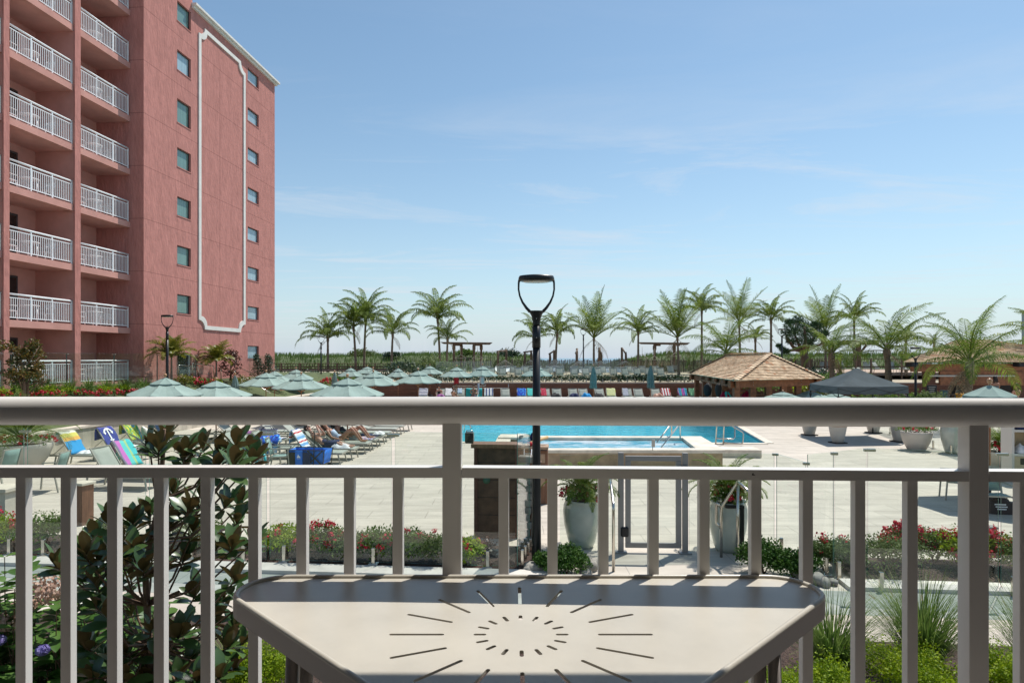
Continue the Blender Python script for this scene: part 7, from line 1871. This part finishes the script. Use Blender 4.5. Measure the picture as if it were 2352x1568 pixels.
# planted bank before the hotel: grasses, box mounds, red flowers
rg = random.Random(77)
def bank_pt(px, py, hgt=0.0):
    """ground point of the bank seen at px, with the plant top at py"""
    t = (px - CX) / F; best = None
    for k in range(400):
        u = -17.7 - 3.2 * k / 400; v = u * (.9965 + .0841 * t) / (.9965 * t - .0841); p = Bp(u, v, bank(u, v)); s = CY + F * (ZC - p.z - hgt) / p.y
        if best is None or abs(s - py) < best[0]: best = (abs(s - py), p)
    return best[1]
i = 0
for px in (-20, 40, 75, 118, 160, 203, 245, 290, 330):
    i += 1; grass_tuft('fountain_grass', bank_pt(px, 872 - .004 * px, .62), 150, .8, 1.0, f'green fountain grass on the hotel bank, {words[i - 1]} from the left edge', 'grass tufts on the hotel bank', 330 + i, 0, wd=.011)
for k, px in enumerate((-10, 52, 105, 150, 195, 235, 278, 318)):
    shrub('box_mound', bank_pt(px, 889 - .02 * px, .42), (.42, .4, .30), 420, .07, 'lime' if k % 3 != 1 else 'shrub', f'rounded green mound on the hotel bank, {words[k]} from the left edge', 'green mounds on the hotel bank', 350 + k)
for k, px in enumerate((5, 50, 95, 122, 190, 228, 262, 300, 345)):
    shrub('red_flower_bed', bank_pt(px, 900 - .02 * px, .30), (.42, .35, .18), 260, .06, 'shrub', f'red flowers on the hotel bank, {words[k]} clump from the left edge', 'red flower clumps on the hotel bank', 370 + k, 13, .035, 'flowers', fr=.10)
for px, py, D, z, lab, sd_ in ((460, 872, 36, 1.1, 'red flowers between the two nearest left umbrellas', 390), (500, 888, 36, .9, 'red flowers right of the folded umbrella by the steps', 391), (632, 887, 41.5, .55, 'red flowers beneath the umbrella at the hotel corner', 392), (757, 872, 48.5, 1.0, 'red flowers beside the folded umbrella near the boardwalk', 393)):
    x = XX(px, D); shrub('red_flower_bed', (x, D, bank(x * .9965 - D * .0841, x * .0841 + D * .9965) - .05), (1.0, .7, max(.22, (ZZ(py, D) + .1 - bank(x * .9965 - D * .0841, x * .0841 + D * .9965)) / 1.5)), 700, .09, 'shrub', lab, 'red flower clumps near the umbrellas', sd_, 34, .05, 'flowers', fr=.14)
for k, (px, D, z, rx, rz_, m, lab) in enumerate(((445, 36, 1.7, .9, .3, 'grass', 'low green planting below the hotel lamp post'), (480, 37, 1.6, .8, .35, 'lime', 'bright low planting by the hotel steps'), (560, 39.5, 1.4, .8, .5, 'palm_gold', 'yellow green foliage right of the folded umbrella by the steps'), (640, 50, 1.0, 1.2, .5, 'shrub', 'green shrubs behind the umbrella at the hotel corner'), (425, 34.8, 1.8, .5, .4, 'palm_gold', 'golden low plant beside the glass door'))):
    shrub('border_planting', (XX(px, D), D, z), (rx, rx, rz_), 600, .10, m, lab, None, 400 + k)
for px, lab, sd_ in ((592, 'dark cone shaped shrub against the hotel wall, left of the pair', 1), (617, 'dark cone shaped shrub against the hotel wall, right of the pair', 2)):
    t = thing('cone_shrub', lab, 'shrub', (XX(px, 42.5), 42.5, 1.9), 0, 'dark cone shrubs'); rg = random.Random(sd_); mb = MB()
    for k in range(7): leaf_clump(mb, (rg.uniform(-.1, .1), rg.uniform(-.1, .1), .25 + .2 * k), (.50 - .052 * k, .50 - .052 * k, .22), 190, .09, rg)
    mb.build('foliage', L['conifer'], t); mb = MB(); mb.tube([(0, 0, 0), (0, 0, 1.3)], .03, 5); mb.build('trunk', M['bark'], t)
def small_tree(px, D, z, pyc, r, hgt, m, lab, seed, name='broadleaf_tree', size=.16, n=1100, cat='tree'):
    rg = random.Random(seed); x = XX(px, D); zc = ZZ(pyc, D) - z; t = thing(name, lab, cat, (x, D, z)); mb = MB()
    mb.tube([(0, 0, 0), (.05, 0, zc * .5), (0, 0, zc)], [.07, .05, .03], 6)
    for k in range(7): a = rg.uniform(0, 6.28); mb.tube([(0, 0, zc * rg.uniform(.35, .8)), (r * .7 * math.cos(a), r * .7 * math.sin(a), zc + hgt * rg.uniform(-.6, .6))], [.025, .01], 5)
    mb.build('trunk', M['bark'], t); mb = MB()
    for k in range(14): a = rg.uniform(0, 6.28); q = rg.random() ** .5 * r * .75; leaf_clump(mb, (q * math.cos(a), q * math.sin(a), zc + rg.uniform(-.8, .8) * hgt * .75), (r * .36, r * .36, hgt * .3), n // 14, size, rg)
    mb.build('crown', L[m], t); return t
small_tree(52, 21.8, 1.5, 833, .68, .95, 'croton', 'young magnolia with coppery leaves before the hotel balcony', 11, 'magnolia_tree', .095, 2600)
small_tree(60, 22.2, 1.5, 862, .70, .55, 'magnolia', 'lower dark green foliage tree before the hotel balcony', 12, 'young_tree', .10, 1300)
small_tree(529, 39.3, 1.9, 838, .8, 1.15, 'purple', 'dark purple leaved tree beside the short golden palm', 13, 'purple_leaf_tree', .15, 900)
# hedges and shrubs beyond
for k, (px, D, z, rx, rz_, m, lab) in enumerate(((1000, 58, 1.3, 2.6, 1.5, 'grey_shrub', 'grey green bush behind the umbrellas left of the cedar wall'), (985, 56, 1.3, 1.8, .9, 'conifer', 'dark bush at the left end of the upper terrace'), (935, 62, 1.3, 2.4, 1.1, 'conifer', 'dark bush at the end of the boardwalk'), (700, 62, .6, 2.5, .9, 'conifer', 'dark shrub below the boardwalk, left'), (800, 62, .6, 2.8, .9, 'conifer', 'dark shrub below the boardwalk, middle'), (875, 63, .6, 2.5, .9, 'conifer', 'dark shrub below the boardwalk, right'),
    (655, 55, .7, 1.8, .7, 'shrub', 'green shrub behind the far umbrellas, below the boardwalk left end'), (715, 53, .6, 2.0, .6, 'conifer', 'dark low shrub right of the thin lamp post'), (775, 56, .7, 2.0, .7, 'shrub', 'green shrub behind the folded umbrella by the boardwalk'),
    (1170, 100, 3.0, 1.8, 1.1, 'conifer', 'rounded dark bush on the dune right of the left pergola'), (1070, 104, 3.3, 1.6, .9, 'shrub', 'rounded bush on the dune behind the left pergola'), (900, 104, 3.2, 1.6, .6, 'conifer', 'small bush on the dune right of the lone palm'), (830, 98, 2.9, 2.0, 1.1, 'grey_shrub', 'pale bush on the dune at the tall palm foot'),
    (1860, 56, 1.0, 2.0, .9, 'conifer', 'dark shrub below the pine'), (1905, 52, .8, 1.6, .8, 'shrub', 'bright shrub around the low coconut palm'), (1960, 50, .8, 1.5, .8, 'shrub', 'green shrub behind the tent peak'), (1880, 46, .5, 1.5, .7, 'lime', 'yellow green shrub at the hut roof corner'),
    (2085, 34, .3, 1.3, .65, 'shrub', 'shrub right of the tent, left of the lamp post'), (2125, 34, .3, 1.4, .8, 'grey_shrub', 'large leafy shrub right of the lamp post'), (2165, 33, .2, 1.0, .6, 'palm_gold', 'golden foliage left of the bar palm'), (2205, 31, .1, .9, .55, 'lime', 'bright foliage at the foot of the bar palm'), (2012, 36, .1, 1.6, .9, 'shrub', 'green hedge under the tent'), (1870, 40, .2, 1.2, .95, 'palm_gold', 'golden foliage under the left edge of the tent'), (1745, 52, .2, 2.6, 1.1, 'shrub', 'green hedge seen between the hut posts'), (1240, 53.5, 1.3, 12, .28, 'conifer', 'low dark hedge along the cedar wall top'), (1500, 53.5, 1.3, 5, .28, 'conifer', 'low dark hedge along the cedar wall top, right end'))):
    if rx > 4:
        t = thing('low_hedge', lab, 'hedge', (XX(px, D), D, z)); rg = random.Random(600 + k); mb = MB()
        for q in range(int(rx * 3)): leaf_clump(mb, (-rx + 2 * rx * (q + .5) / int(rx * 3), 0, .2), (.45, .4, .34), 170, .17, rg)
        mb.build('foliage', L[m], t); continue
    shrub('garden_shrub', (XX(px, D), D, z), (rx, rx * .9, rz_), 1000, .10 + .0022 * D, m, lab, None, 500 + k)
# wind-bent pine
def pine():
    D = 58; t = thing('pine_tree', 'dark wind bent pine between the hut and the low coconut palm', 'tree', (XX(1849, D), D, 1.2)); rg = random.Random(8)
    P = lambda px, py, dy=0: W(px, py, D + dy) - t.location
    mb = MB(); base = P(1850, 870); fork = P(1846, 806)
    mb.tube([base, P(1850, 835), fork], [.42, .36, .34], 9)
    limbs = [[fork, P(1822, 797), P(1808, 778), P(1803, 762)], [fork, P(1836, 793), P(1826, 770), P(1828, 742)], [fork, P(1858, 792), P(1872, 770, 1), P(1880, 745, 1)], [fork, P(1850, 780, -1), P(1848, 750, -1)], [fork, P(1862, 800), P(1886, 790), P(1897, 775)], [fork, P(1825, 803), P(1804, 806), P(1796, 800)]]
    for l in limbs: mb.tube(l, [.22, .15, .10, .05][:len(l)], 7)
    mb.build('trunk', M['bark'], t); mb = MB()
    cl = [(1806, 765, .9), (1814, 752, 1.0), (1826, 744, 1.0), (1832, 734, .8), (1842, 742, 1.0), (1820, 768, 1.0), (1836, 758, 1.0), (1848, 762, 1.0), (1858, 752, .9), (1845, 780, 1.0), (1830, 785, .9), (1862, 772, 1.0), (1874, 762, .9), (1866, 786, .9), (1880, 750, .7), (1886, 772, .8), (1895, 768, .6), (1798, 802, .55), (1806, 808, .5), (1790, 795, .35), (1854, 790, .8), (1816, 783, .8), (1870, 745, .5), (1812, 740, .5)]
    for px, py, r in cl:
        c = P(px, py, rg.uniform(-1.2, 1.2))
        for k in range(120):
            d = Vector((rg.gauss(0, 1), rg.gauss(0, 1), rg.gauss(0, 1) * .7)).normalized(); p = c + d * r * .55 * rg.random() ** .4
            for q in range(4):
                v = (d * .6 + Vector((rg.gauss(0, .6), rg.gauss(0, .6), .6 + rg.gauss(0, .4)))).normalized(); s = v.cross(Vector((rg.gauss(0, 1), 1, .2))).normalized() * .02; e = p + v * rg.uniform(.16, .30); mb.add([p - s, p + s, e], [(0, 1, 2)])
    mb.build('crown', L['pine'], t)
pine()
# river rocks
rg = random.Random(31)
for k, (px, py, s) in enumerate(((1108, 1290, .10), (1116, 1281, .09), (1124, 1276, .12), (1134, 1283, .10), (1140, 1275, .11), (1149, 1284, .12), (1156, 1276, .11), (1128, 1290, .08), (1163, 1290, .10), (1172, 1284, .08), (1222, 1308, .14), (1236, 1314, .17), (1214, 1315, .10), (1268, 1296, .10), (1352, 1310, .16), (1362, 1300, .12), (1345, 1322, .13), (1332, 1285, .10), (1850, 1331, .13), (1875, 1338, .18), (1895, 1345, .12), (1838, 1326, .12), (1912, 1342, .10))):
    o = MB(); o.ell((0, 0, 0), (s, s * rg.uniform(.65, .9), s * rg.uniform(.5, .72)), 12, 8, 0, .07, rg); b = o.build('river_rock', M['rock']); p = G(px, py); b.location = p + Vector((0, 0, s * .35)); b.rotation_euler = (rg.uniform(-.2, .2), rg.uniform(-.2, .2), rg.uniform(0, 3))
    where = 'beside the shower wall' if px < 1180 else ('at the foot of the near lamp post' if px < 1300 else ('beside the box shrub left of the gate' if px < 1400 else 'at the angled glass panel'))
    tag(b, f'smooth grey river rock {where}', 'rock', f'river rocks {where}')

# ================================================================ magnolia at the left
def magnolia():
    rg = random.Random(12); D0 = 4.5; bx = Vector((XX(345, D0), D0, 0)); t = thing('magnolia_tree', 'young magnolia with big glossy leaves, brown beneath, behind the left balusters', 'tree', bx)
    P = lambda px, py, D: W(px, py, D) - bx
    mb = MB(); stem = [Vector((0, 0, 0)), P(342, 1480, 4.5), P(338, 1390, 4.5), P(334, 1320, 4.45), P(345, 1240, 4.4), P(366, 1150, 4.4), P(372, 1060, 4.35), P(378, 985, 4.3)]
    mb.tube(stem, [.030, .027, .024, .021, .018, .016, .013, .009], 8)
    tips = [(378, 985), (366, 1010), (430, 1015), (470, 1010), (505, 1020), (545, 1000), (575, 1010), (590, 1040), (535, 1050), (500, 1055), (420, 1050), (345, 1005), (400, 1110), (430, 1150), (470, 1130), (520, 1140), (560, 1135), (545, 1180), (585, 1225), (540, 1240), (500, 1235), (450, 1200), (395, 1190), (350, 1160), (310, 1180), (255, 1185), (215, 1215), (190, 1260), (225, 1270), (270, 1245), (310, 1250), (350, 1235), (170, 1300), (215, 1320), (260, 1330), (300, 1300), (330, 1290), (380, 1270), (430, 1260), (540, 1310), (520, 1350), (560, 1370), (500, 1400), (540, 1420), (250, 1400), (215, 1370), (300, 1385), (420, 1440), (470, 1440), (520, 1470), (560, 1460), (440, 1500), (380, 1490), (330, 1450), (290, 1480), (240, 1500), (200, 1470), (205, 1540), (270, 1550), (320, 1540), (365, 1550), (410, 1545), (460, 1550), (510, 1540), (545, 1520), (120, 1280), (345, 1430), (455, 1345)]
    lv = MB()
    def leaf(p, d, s, roll):
        d = d.normalized(); x = d.cross(Vector((0, 0, 1)))
        if x.length < .1: x = Vector((1, 0, 0))
        x.normalize(); x = (Quaternion(d, roll) @ x); n = x.cross(d).normalized()
        if n.z < 0: n = -n; x = -x
        w_ = s * .21; f = .22
        pts = []; prof = [(0, .10), (.2, .55), (.45, .95), (.68, 1.0), (.86, .66), (1.0, .06)]
        for u, k in prof:
            c = p + d * s * u - n * (s * .14 * u * u) ; pts += [c - x * w_ * k + n * w_ * k * f, c, c + x * w_ * k + n * w_ * k * f]
        fs = []
        for i in range(len(prof) - 1): a = 3 * i; fs += [(a, a + 1, a + 4, a + 3), (a + 1, a + 2, a + 5, a + 4)]
        lv.add(pts, fs, 0, True)
    for px, py in tips:
        D = rg.uniform(4.0, 4.9); tip = P(px + rg.uniform(-6, 6), py + 18, D)
        # start on the stem, lower down
        best = min(range(len(stem)), key=lambda k: abs(stem[k].z - (tip.z - .45)) + .2 * (stem[k] - tip).length); a = stem[best]
        mid = a.lerp(tip, .55) + Vector((0, 0, -.10)); mb.tube([a, mid, tip], [.011, .008, .005], 5, cap=False)
        dr = (tip - mid).normalized(); nl = rg.randint(11, 15)
        for k in range(nl):
            az = k * 2.4 + rg.uniform(-.3, .3); f = k / nl; e = R(75 - 95 * f + rg.uniform(-15, 15)); d = Vector((math.cos(az) * math.cos(e), math.sin(az) * math.cos(e), math.sin(e))) + dr * .25
            leaf(tip - dr * .10 * f, d, rg.uniform(.12, .19), rg.uniform(-.7, .7))
    mb.build('trunk', M['bark'], t); lv.build('leaves', L['magnolia'], t)
magnolia()
# hydrangeas lower left
def hydrangea(px, D, zt_, r, lab, seed, heads):
    rg = random.Random(seed); t = thing('hydrangea', lab, 'shrub', (XX(px, D), D, .04), 0, 'hydrangeas below the balcony'); mb = MB(); st_ = MB()
    for s in range(44):
        a = rg.uniform(0, 6.28); q = r * rg.random() ** .5; tip = Vector((q * math.cos(a), q * math.sin(a), zt_ * rg.uniform(.55, 1.0))); st_.tube([(q * .3 * math.cos(a), q * .3 * math.sin(a), 0), tip], [.007, .004], 4, cap=False)
        for k in range(13):
            p = Vector((tip.x, tip.y, tip.z * (1 - .10 * (k // 2)))); b = (k % 2) * PI + (k // 2) * 1.57 + s; d = Vector((math.cos(b), math.sin(b), rg.uniform(.0, .6))).normalized(); x = d.cross(Vector((0, 0, 1))).normalized(); L_ = rg.uniform(.10, .165); w_ = L_ * .36; n = x.cross(d)
            pr = [(0, .1), (.25, .85), (.5, 1), (.8, .5), (1, .02)]; pts = []
            for u, kk in pr: c = p + d * L_ * u - n * L_ * .25 * u * u; pts += [c - x * w_ * kk + n * .012 * kk, c, c + x * w_ * kk + n * .012 * kk]
            fs = []
            for i in range(4): o = 3 * i; fs += [(o, o + 1, o + 4, o + 3), (o + 1, o + 2, o + 5, o + 4)]
            mb.add(pts, fs, 0, True)
    mb.build('foliage', L['hydrangea'], t); st_.build('stems', M['bark'], t)
    for hx, hy, hD, hr, hm in heads:
        m2 = MB(); c = W(hx, hy, hD) - t.location
        for _ in range(210):
            d = Vector((rg.gauss(0, 1), rg.gauss(0, 1), rg.gauss(0, .7))).normalized(); p = c + Vector((d.x, d.y, d.z * .75)) * hr; o = (d + Vector((rg.gauss(0, .3),) * 3)).normalized(); a = o.cross(Vector((.2, .7, .3))).normalized(); b = o.cross(a); s = .014
            m2.add([p + a * s, p + b * s, p - a * s, p - b * s], [(0, 1, 2, 3)])
        m2.build('flower_head', L[hm], t)
hydrangea(20, 5.3, 1.6, .6, 'leafy hydrangea at the far left edge, blue bloom low down', 701, [(-4, 1470, 4.9, .05, 'violet'), (20, 1425, 5.0, .10, 'dried'), (55, 1390, 5.2, .09, 'dried')])
hydrangea(125, 5.2, 1.42, .5, 'hydrangea with faded pink flower heads beside the magnolia', 702, [(108, 1345, 5.1, .15, 'dried'), (85, 1362, 5.0, .12, 'dried'), (125, 1362, 5.0, .11, 'dried'), (98, 1492, 4.7, .045, 'violet')])
hydrangea(275, 5.3, 1.25, .6, 'bright green hydrangea behind the magnolia stem', 703, [(300, 1400, 5.5, .09, 'dried')])
hydrangea(70, 4.6, .75, .45, 'low yellow green leafy plant in the lower left corner', 704, [])
# ================================================================ people
def skin_body(name, joints, bones, radii, m, parent):
    me = bpy.data.meshes.new(name); names = list(joints); idx = {k: i for i, k in enumerate(names)}
    me.from_pydata([joints[k] for k in names], [(idx[a], idx[b]) for a, b in bones], []); me.materials.append(m)
    o = bpy.data.objects.new(name, me); COL.objects.link(o); o.parent = parent
    sk = o.modifiers.new('skin', 'SKIN'); sk.use_smooth_shade = True; sk.use_x_symmetry = False
    if not me.skin_vertices: 
        me.attributes  # the modifier makes the layer
    lay = me.skin_vertices[0] if len(me.skin_vertices) else None
    if lay is None:
        bm = bmesh.new(); bm.from_mesh(me); bm.verts.layers.skin.verify(); bm.to_mesh(me); bm.free(); lay = me.skin_vertices[0]
    for k, i in idx.items(): r = radii.get(k, .04); lay.data[i].radius = r if isinstance(r, tuple) else (r, r)
    for i in range(len(names)): lay.data[i].use_root = (names[i] == 'pelvis')
    sb = o.modifiers.new('smooth', 'SUBSURF'); sb.levels = 2; sb.render_levels = 2
    return o
BON = [('pelvis', 'waist'), ('waist', 'chest'), ('chest', 'neck'), ('neck', 'chin'), ('chin', 'skull'), ('skull', 'crown')]
for s in 'LR': BON += [('chest', 'sh' + s), ('sh' + s, 'el' + s), ('el' + s, 'wr' + s), ('wr' + s, 'pa' + s), ('pelvis', 'hip' + s), ('hip' + s, 'kn' + s), ('kn' + s, 'ca' + s), ('ca' + s, 'an' + s), ('an' + s, 'to' + s)]
RAD = dict(pelvis=(.125, .105), waist=(.115, .095), chest=(.135, .105), neck=.052, chin=.062, skull=.086, crown=.066)
for s in 'LR': RAD.update({'sh' + s: .056, 'el' + s: .041, 'wr' + s: .028, 'pa' + s: .034, 'hip' + s: .085, 'kn' + s: .056, 'ca' + s: .052, 'an' + s: .036, 'to' + s: .032})
def finish(t, J, bodymat, hair, hairlong=False, suit=None, glasses=False, hat=None, hr=random.Random(5)):
    B = skin_body('body', J, BON, RAD, M[bodymat], t)
    sk, cr, ch = Vector(J['skull']), Vector(J['crown']), Vector(J['chin']); upv = (cr - ch).normalized(); face = Vector(J['face']) if 'face' in J else None
    return B
def person(label, loc, rz, J, bodymat, hair, face, suit=None, hat=None, glasses=False, extra=None, sc=1.0, longhair=False):
    t = thing('person', label, 'person', loc, rz); t.scale = (sc,) * 3
    B = skin_body('body', J, BON, RAD, M[bodymat], t)
    sk, cr, ch = Vector(J['skull']), Vector(J['crown']), Vector(J['chin']); upv = (cr - ch).normalized(); f = Vector(face); f = (f - upv * f.dot(upv)).normalized(); sd_ = upv.cross(f).normalized()
    rot = Matrix((sd_, f, upv)).transposed()
    mb = MB(); mb.ell((0, -.022, .035), (.092, .098, .10), 14, 9)
    mb.v = [tuple(sk + rot @ Vector(v)) if True else v for v in mb.v]; keep = MB()
    # hair cap: drop the face side
    o2 = MB(); o2.ell((0, -.02, .035), (.093, .100, .102), 16, 12); vs = [Vector(v) for v in o2.v]; fs = [q for q in o2.f if not (sum((vs[i].y for i in q)) / 4 > .035 and sum((vs[i].z for i in q)) / 4 < .075)]
    if longhair:
        for k in range(7): x = -.075 + .025 * k; o2.tube([(x, -.07, .02), (x * 1.15, -.10, -.10), (x * 1.1, -.09, -.22)], [.025, .028, .012], 5); 
        vs = [Vector(v) for v in o2.v]; fs = [q for q in o2.f if not (sum((vs[i].y for i in q)) / len(q) > .035 and sum((vs[i].z for i in q)) / len(q) < .075)]
    keep.add([sk + rot @ v for v in vs], fs, 0, True); keep.build('hair', M[hair], t)
    fm = MB(); fm.ell((0, .088, -.005), (.013, .02, .018), 8, 6); fm.ell((.088, .0, 0), (.012, .022, .03), 8, 6); fm.ell((-.088, .0, 0), (.012, .022, .03), 8, 6); fm.v = [tuple(sk + rot @ Vector(v)) for v in fm.v]; fm.build('nose_and_ears', M[bodymat], t)
    em = MB(); 
    for s in (-1, 1): em.ell((s * .033, .080, .018), (.014 if not glasses else .026, .010, .008 if not glasses else .02), 8, 6)
    if glasses: em.box((0, .092, .022), (.13, .008, .012))
    em.v = [tuple(sk + rot @ Vector(v)) for v in em.v]; em.build('sunglasses' if glasses else 'eyes', M['soft_black'], t)
    mo = MB(); mo.ell((0, .080, -.043), (.022, .008, .006), 8, 5); mo.v = [tuple(sk + rot @ Vector(v)) for v in mo.v]; mo.build('mouth', M['red_cloth'], t)
    if hat:
        h = MB(); h.ell((0, -.015, .06), (.102, .108, .08), 14, 8); h.lathe([(0, .055), (.10, .055), (.10, .065), (0, .068)], 14); h.box((0, .12, .06), (.15, .13, .012), bev=.004); h.v = [tuple(sk + rot @ Vector(v)) for v in h.v]; h.build('cap', M[hat], t)
    for s in 'LR':      # fingers and thumb
        w_, p = Vector(J['wr' + s]), Vector(J['pa' + s]); d = (p - w_).normalized(); x = d.cross(Vector((.2, .1, 1))).normalized(); n = x.cross(d); m_ = MB()
        for k, ln in enumerate((.062, .074, .07, .055)):
            b = p + d * .018 + x * (-.027 + .018 * k); m_.tube([b - d * .02, b + d * ln * .5, b + d * ln * .8 - n * ln * .35, b + d * ln * .85 - n * ln * .6], [.0095, .009, .008, .006], 6)
        b = p - d * .02 + x * .03; m_.tube([b, b + x * .022 + d * .02, b + x * .028 + d * .05], [.011, .010, .007], 6); m_.build('fingers', M[bodymat], t)
    if suit:
        m_, zlist = suit
        s_ = MB()
        for a, b, ra, rb in zlist:
            A_, B_ = Vector(J[a]) if isinstance(a, str) else Vector(a), Vector(J[b]) if isinstance(b, str) else Vector(b); s_.tube([A_, A_.lerp(B_, .5), B_], [ra, (ra + rb) / 2 * 1.02, rb], 14)
        s_.build('swimwear', M[m_] if m_ in M else m_, t)
    if extra: extra(t, J)
    return t
def lying(al, knees=.42, armup=False, sink=0.0):
    """on a lounger (its local frame): back along the backrest, legs drawn up"""
    c, s_ = math.cos(al), math.sin(al); o = Vector((HX, 0, SH)); bd = Vector((-c, 0, s_)); n = Vector((s_, 0, c))
    B = lambda t, k=.12: o + bd * t + n * k
    J = dict(pelvis=Vector((HX + .14, 0, SH + .12)), waist=B(.12, .13), chest=B(.38, .13), neck=B(.58, .13), chin=B(.68, .145), skull=B(.76, .15), crown=B(.83, .15))
    for s, y in (('L', 1), ('R', -1)):
        J['sh' + s] = B(.50, .12) + Vector((0, y * .17, 0)); J['hip' + s] = Vector((HX + .16, y * .09, SH + .11))
        J['kn' + s] = Vector((HX + .56, y * .12, SH + knees)); J['ca' + s] = Vector((HX + .70, y * .12, SH + knees * .62)); J['an' + s] = Vector((HX + .88, y * .11, SH + .06)); J['to' + s] = Vector((HX + 1.08, y * .12, SH + .045))
        if armup: J['el' + s] = B(.30, .26) + Vector((.10, y * .22, .0)); J['wr' + s] = B(.62, .44) + Vector((.0, y * .06, .0)); J['pa' + s] = B(.70, .46) + Vector((0, y * .045, 0))
        else: J['el' + s] = B(.22, .10) + Vector((0, y * .27, -.02)); J['wr' + s] = Vector((HX + .20, y * .25, SH + .12)); J['pa' + s] = Vector((HX + .28, y * .24, SH + .11))
    return {k: tuple(v) for k, v in J.items()}
def phone(t, J):
    p = (Vector(J['paL']) + Vector(J['paR'])) / 2; mb = MB(); mb.box(p + Vector((.02, 0, .05)), (.012, .15, .075), Matrix.Rotation(R(-25), 3, 'Y'), bev=.003); mb.build('phone', M['soft_black'], t)
J = lying(AL_MID, .16, True)
person('shirtless man in sunglasses lying on a lounger, holding up a phone', row[1][0], row[1][1], J, 'skin', 'hair_dark', (math.sin(AL_MID), 0, math.cos(AL_MID)), ('navy', [('pelvis', 'waist', .145, .10), ('hipL', 'knL', .11, .085), ('hipR', 'knR', .11, .085)]), None, True, phone)
J = lying(AL_MID, .50)
lb = mat('pale_blue_swimsuit', (.45, .55, .68), .8)
person('sunbather in a pale blue swimsuit with knees drawn up', row[2][0], row[2][1], J, 'skin_tan', 'hair_brown', (math.sin(AL_MID), 0, math.cos(AL_MID)), (lb, [('pelvis', 'waist', .14, .115), ('waist', 'chest', .118, .14)]), None, False, longhair=True)
J = lying(AL_MID, .46)
person('sunbather in a black swimsuit with bent legs, next beyond', row[3][0], row[3][1], J, 'skin_tan', 'hair_dark', (math.sin(AL_MID), 0, math.cos(AL_MID)), ('soft_black', [('pelvis', 'waist', .14, .115), ('waist', 'chest', .118, .14)]), None, True, longhair=True)
def seated(z=.46, lean=.1, arms='lap', y0=0.0):
    """facing -Y"""
    J = dict(pelvis=(0, 0, z + .10), waist=(0, lean * .3, z + .28), chest=(0, lean * .6, z + .50), neck=(0, lean * .6 - .02, z + .68), chin=(0, lean * .5 - .05, z + .77), skull=(0, lean * .5 - .03, z + .86), crown=(0, lean * .5 - .01, z + .93))
    for s, x in (('L', 1), ('R', -1)):
        J['sh' + s] = (x * .18, lean * .6, z + .61); J['hip' + s] = (x * .10, -.05, z + .09); J['kn' + s] = (x * .13, -.46, z + .12); J['ca' + s] = (x * .13, -.50, max(.10, z - .12)); J['an' + s] = (x * .13, -.48, .06); J['to' + s] = (x * .14, -.64, .04)
        J['el' + s] = (x * .25, -.04, z + .36); J['wr' + s] = (x * .12, -.27, z + .28); J['pa' + s] = (x * .08, -.35, z + .28)
    return J
W_ = lambda px, D: (XX(px, D), D, 0)
person('seated woman in a black cap and dark top before the timber wall', (XX(1008.5, 47.9), 47.9, 0), R(-14), seated(.30), 'skin', 'hair_dark', (0, -1, -.35), ('soft_black', [('pelvis', 'waist', .14, .12), ('waist', 'chest', .122, .142)]), 'soft_black', sc=1.0)
cloth_pile('purple_towel', 'purple towel over the lap of the woman in a black cap', 'towel', (XX(1012, 47.4), 47.4, .40), .62, .5, .34, M['purple_cloth'], 88)
person('dark haired tanned swimmer sitting low by a pole before the timber wall', (XX(1043.5, 47.6), 47.6, 0), R(60), seated(.16, .25), 'skin_tan', 'hair_dark', (0, -1, -.2), ('navy', [('pelvis', 'waist', .14, .11)]), sc=1.0)
person('man with dark glasses on a teal towel before the timber wall', (XX(1088, 47.8), 47.8, 0), 0, seated(.37), 'skin', 'hair_dark', (0, -1, 0), ('navy', [('hipL', 'knL', .10, .085), ('hipR', 'knR', .10, .085), ('pelvis', 'waist', .145, .11)]), None, True, sc=1.0)
person('small child sitting before the man on the teal towel', (XX(1091, 47.15), 47.15, 0), R(5), seated(.30), 'skin_tan', 'hair_brown', (0, -1, 0), (mat('printed_suit', (.5, .35, .40), .8, var=.4, vscale=20), [('pelvis', 'waist', .145, .12), ('waist', 'chest', .122, .145)]), sc=.74)
o = drape('teal towel spread behind the seated man before the timber wall', (XX(1089, 48.3), 48.3, 1.02), 0, M['teal_cloth'], 1.15, 1.1, 2); o['group'] = 'towels spread over sun loungers'
person('person with a dark bun sitting inside the bar, seen from behind', (XX(2284, 36.2), 36.2, .45), R(180), seated(.62), 'skin_tan', 'hair_dark', (0, -1, 0), (mat('grey_top', (.12, .14, .14), .9), [('pelvis', 'waist', .15, .13), ('waist', 'chest', .13, .15)]), longhair=True, sc=1.15)
person('person with short dark hair and a bare back at the right end of the bar', (XX(2333, 35.4), 35.4, .2), R(195), seated(.55), 'skin', 'hair_brown', (0, -1, 0), ('navy', [('pelvis', 'waist', .145, .11)]), sc=1.12)
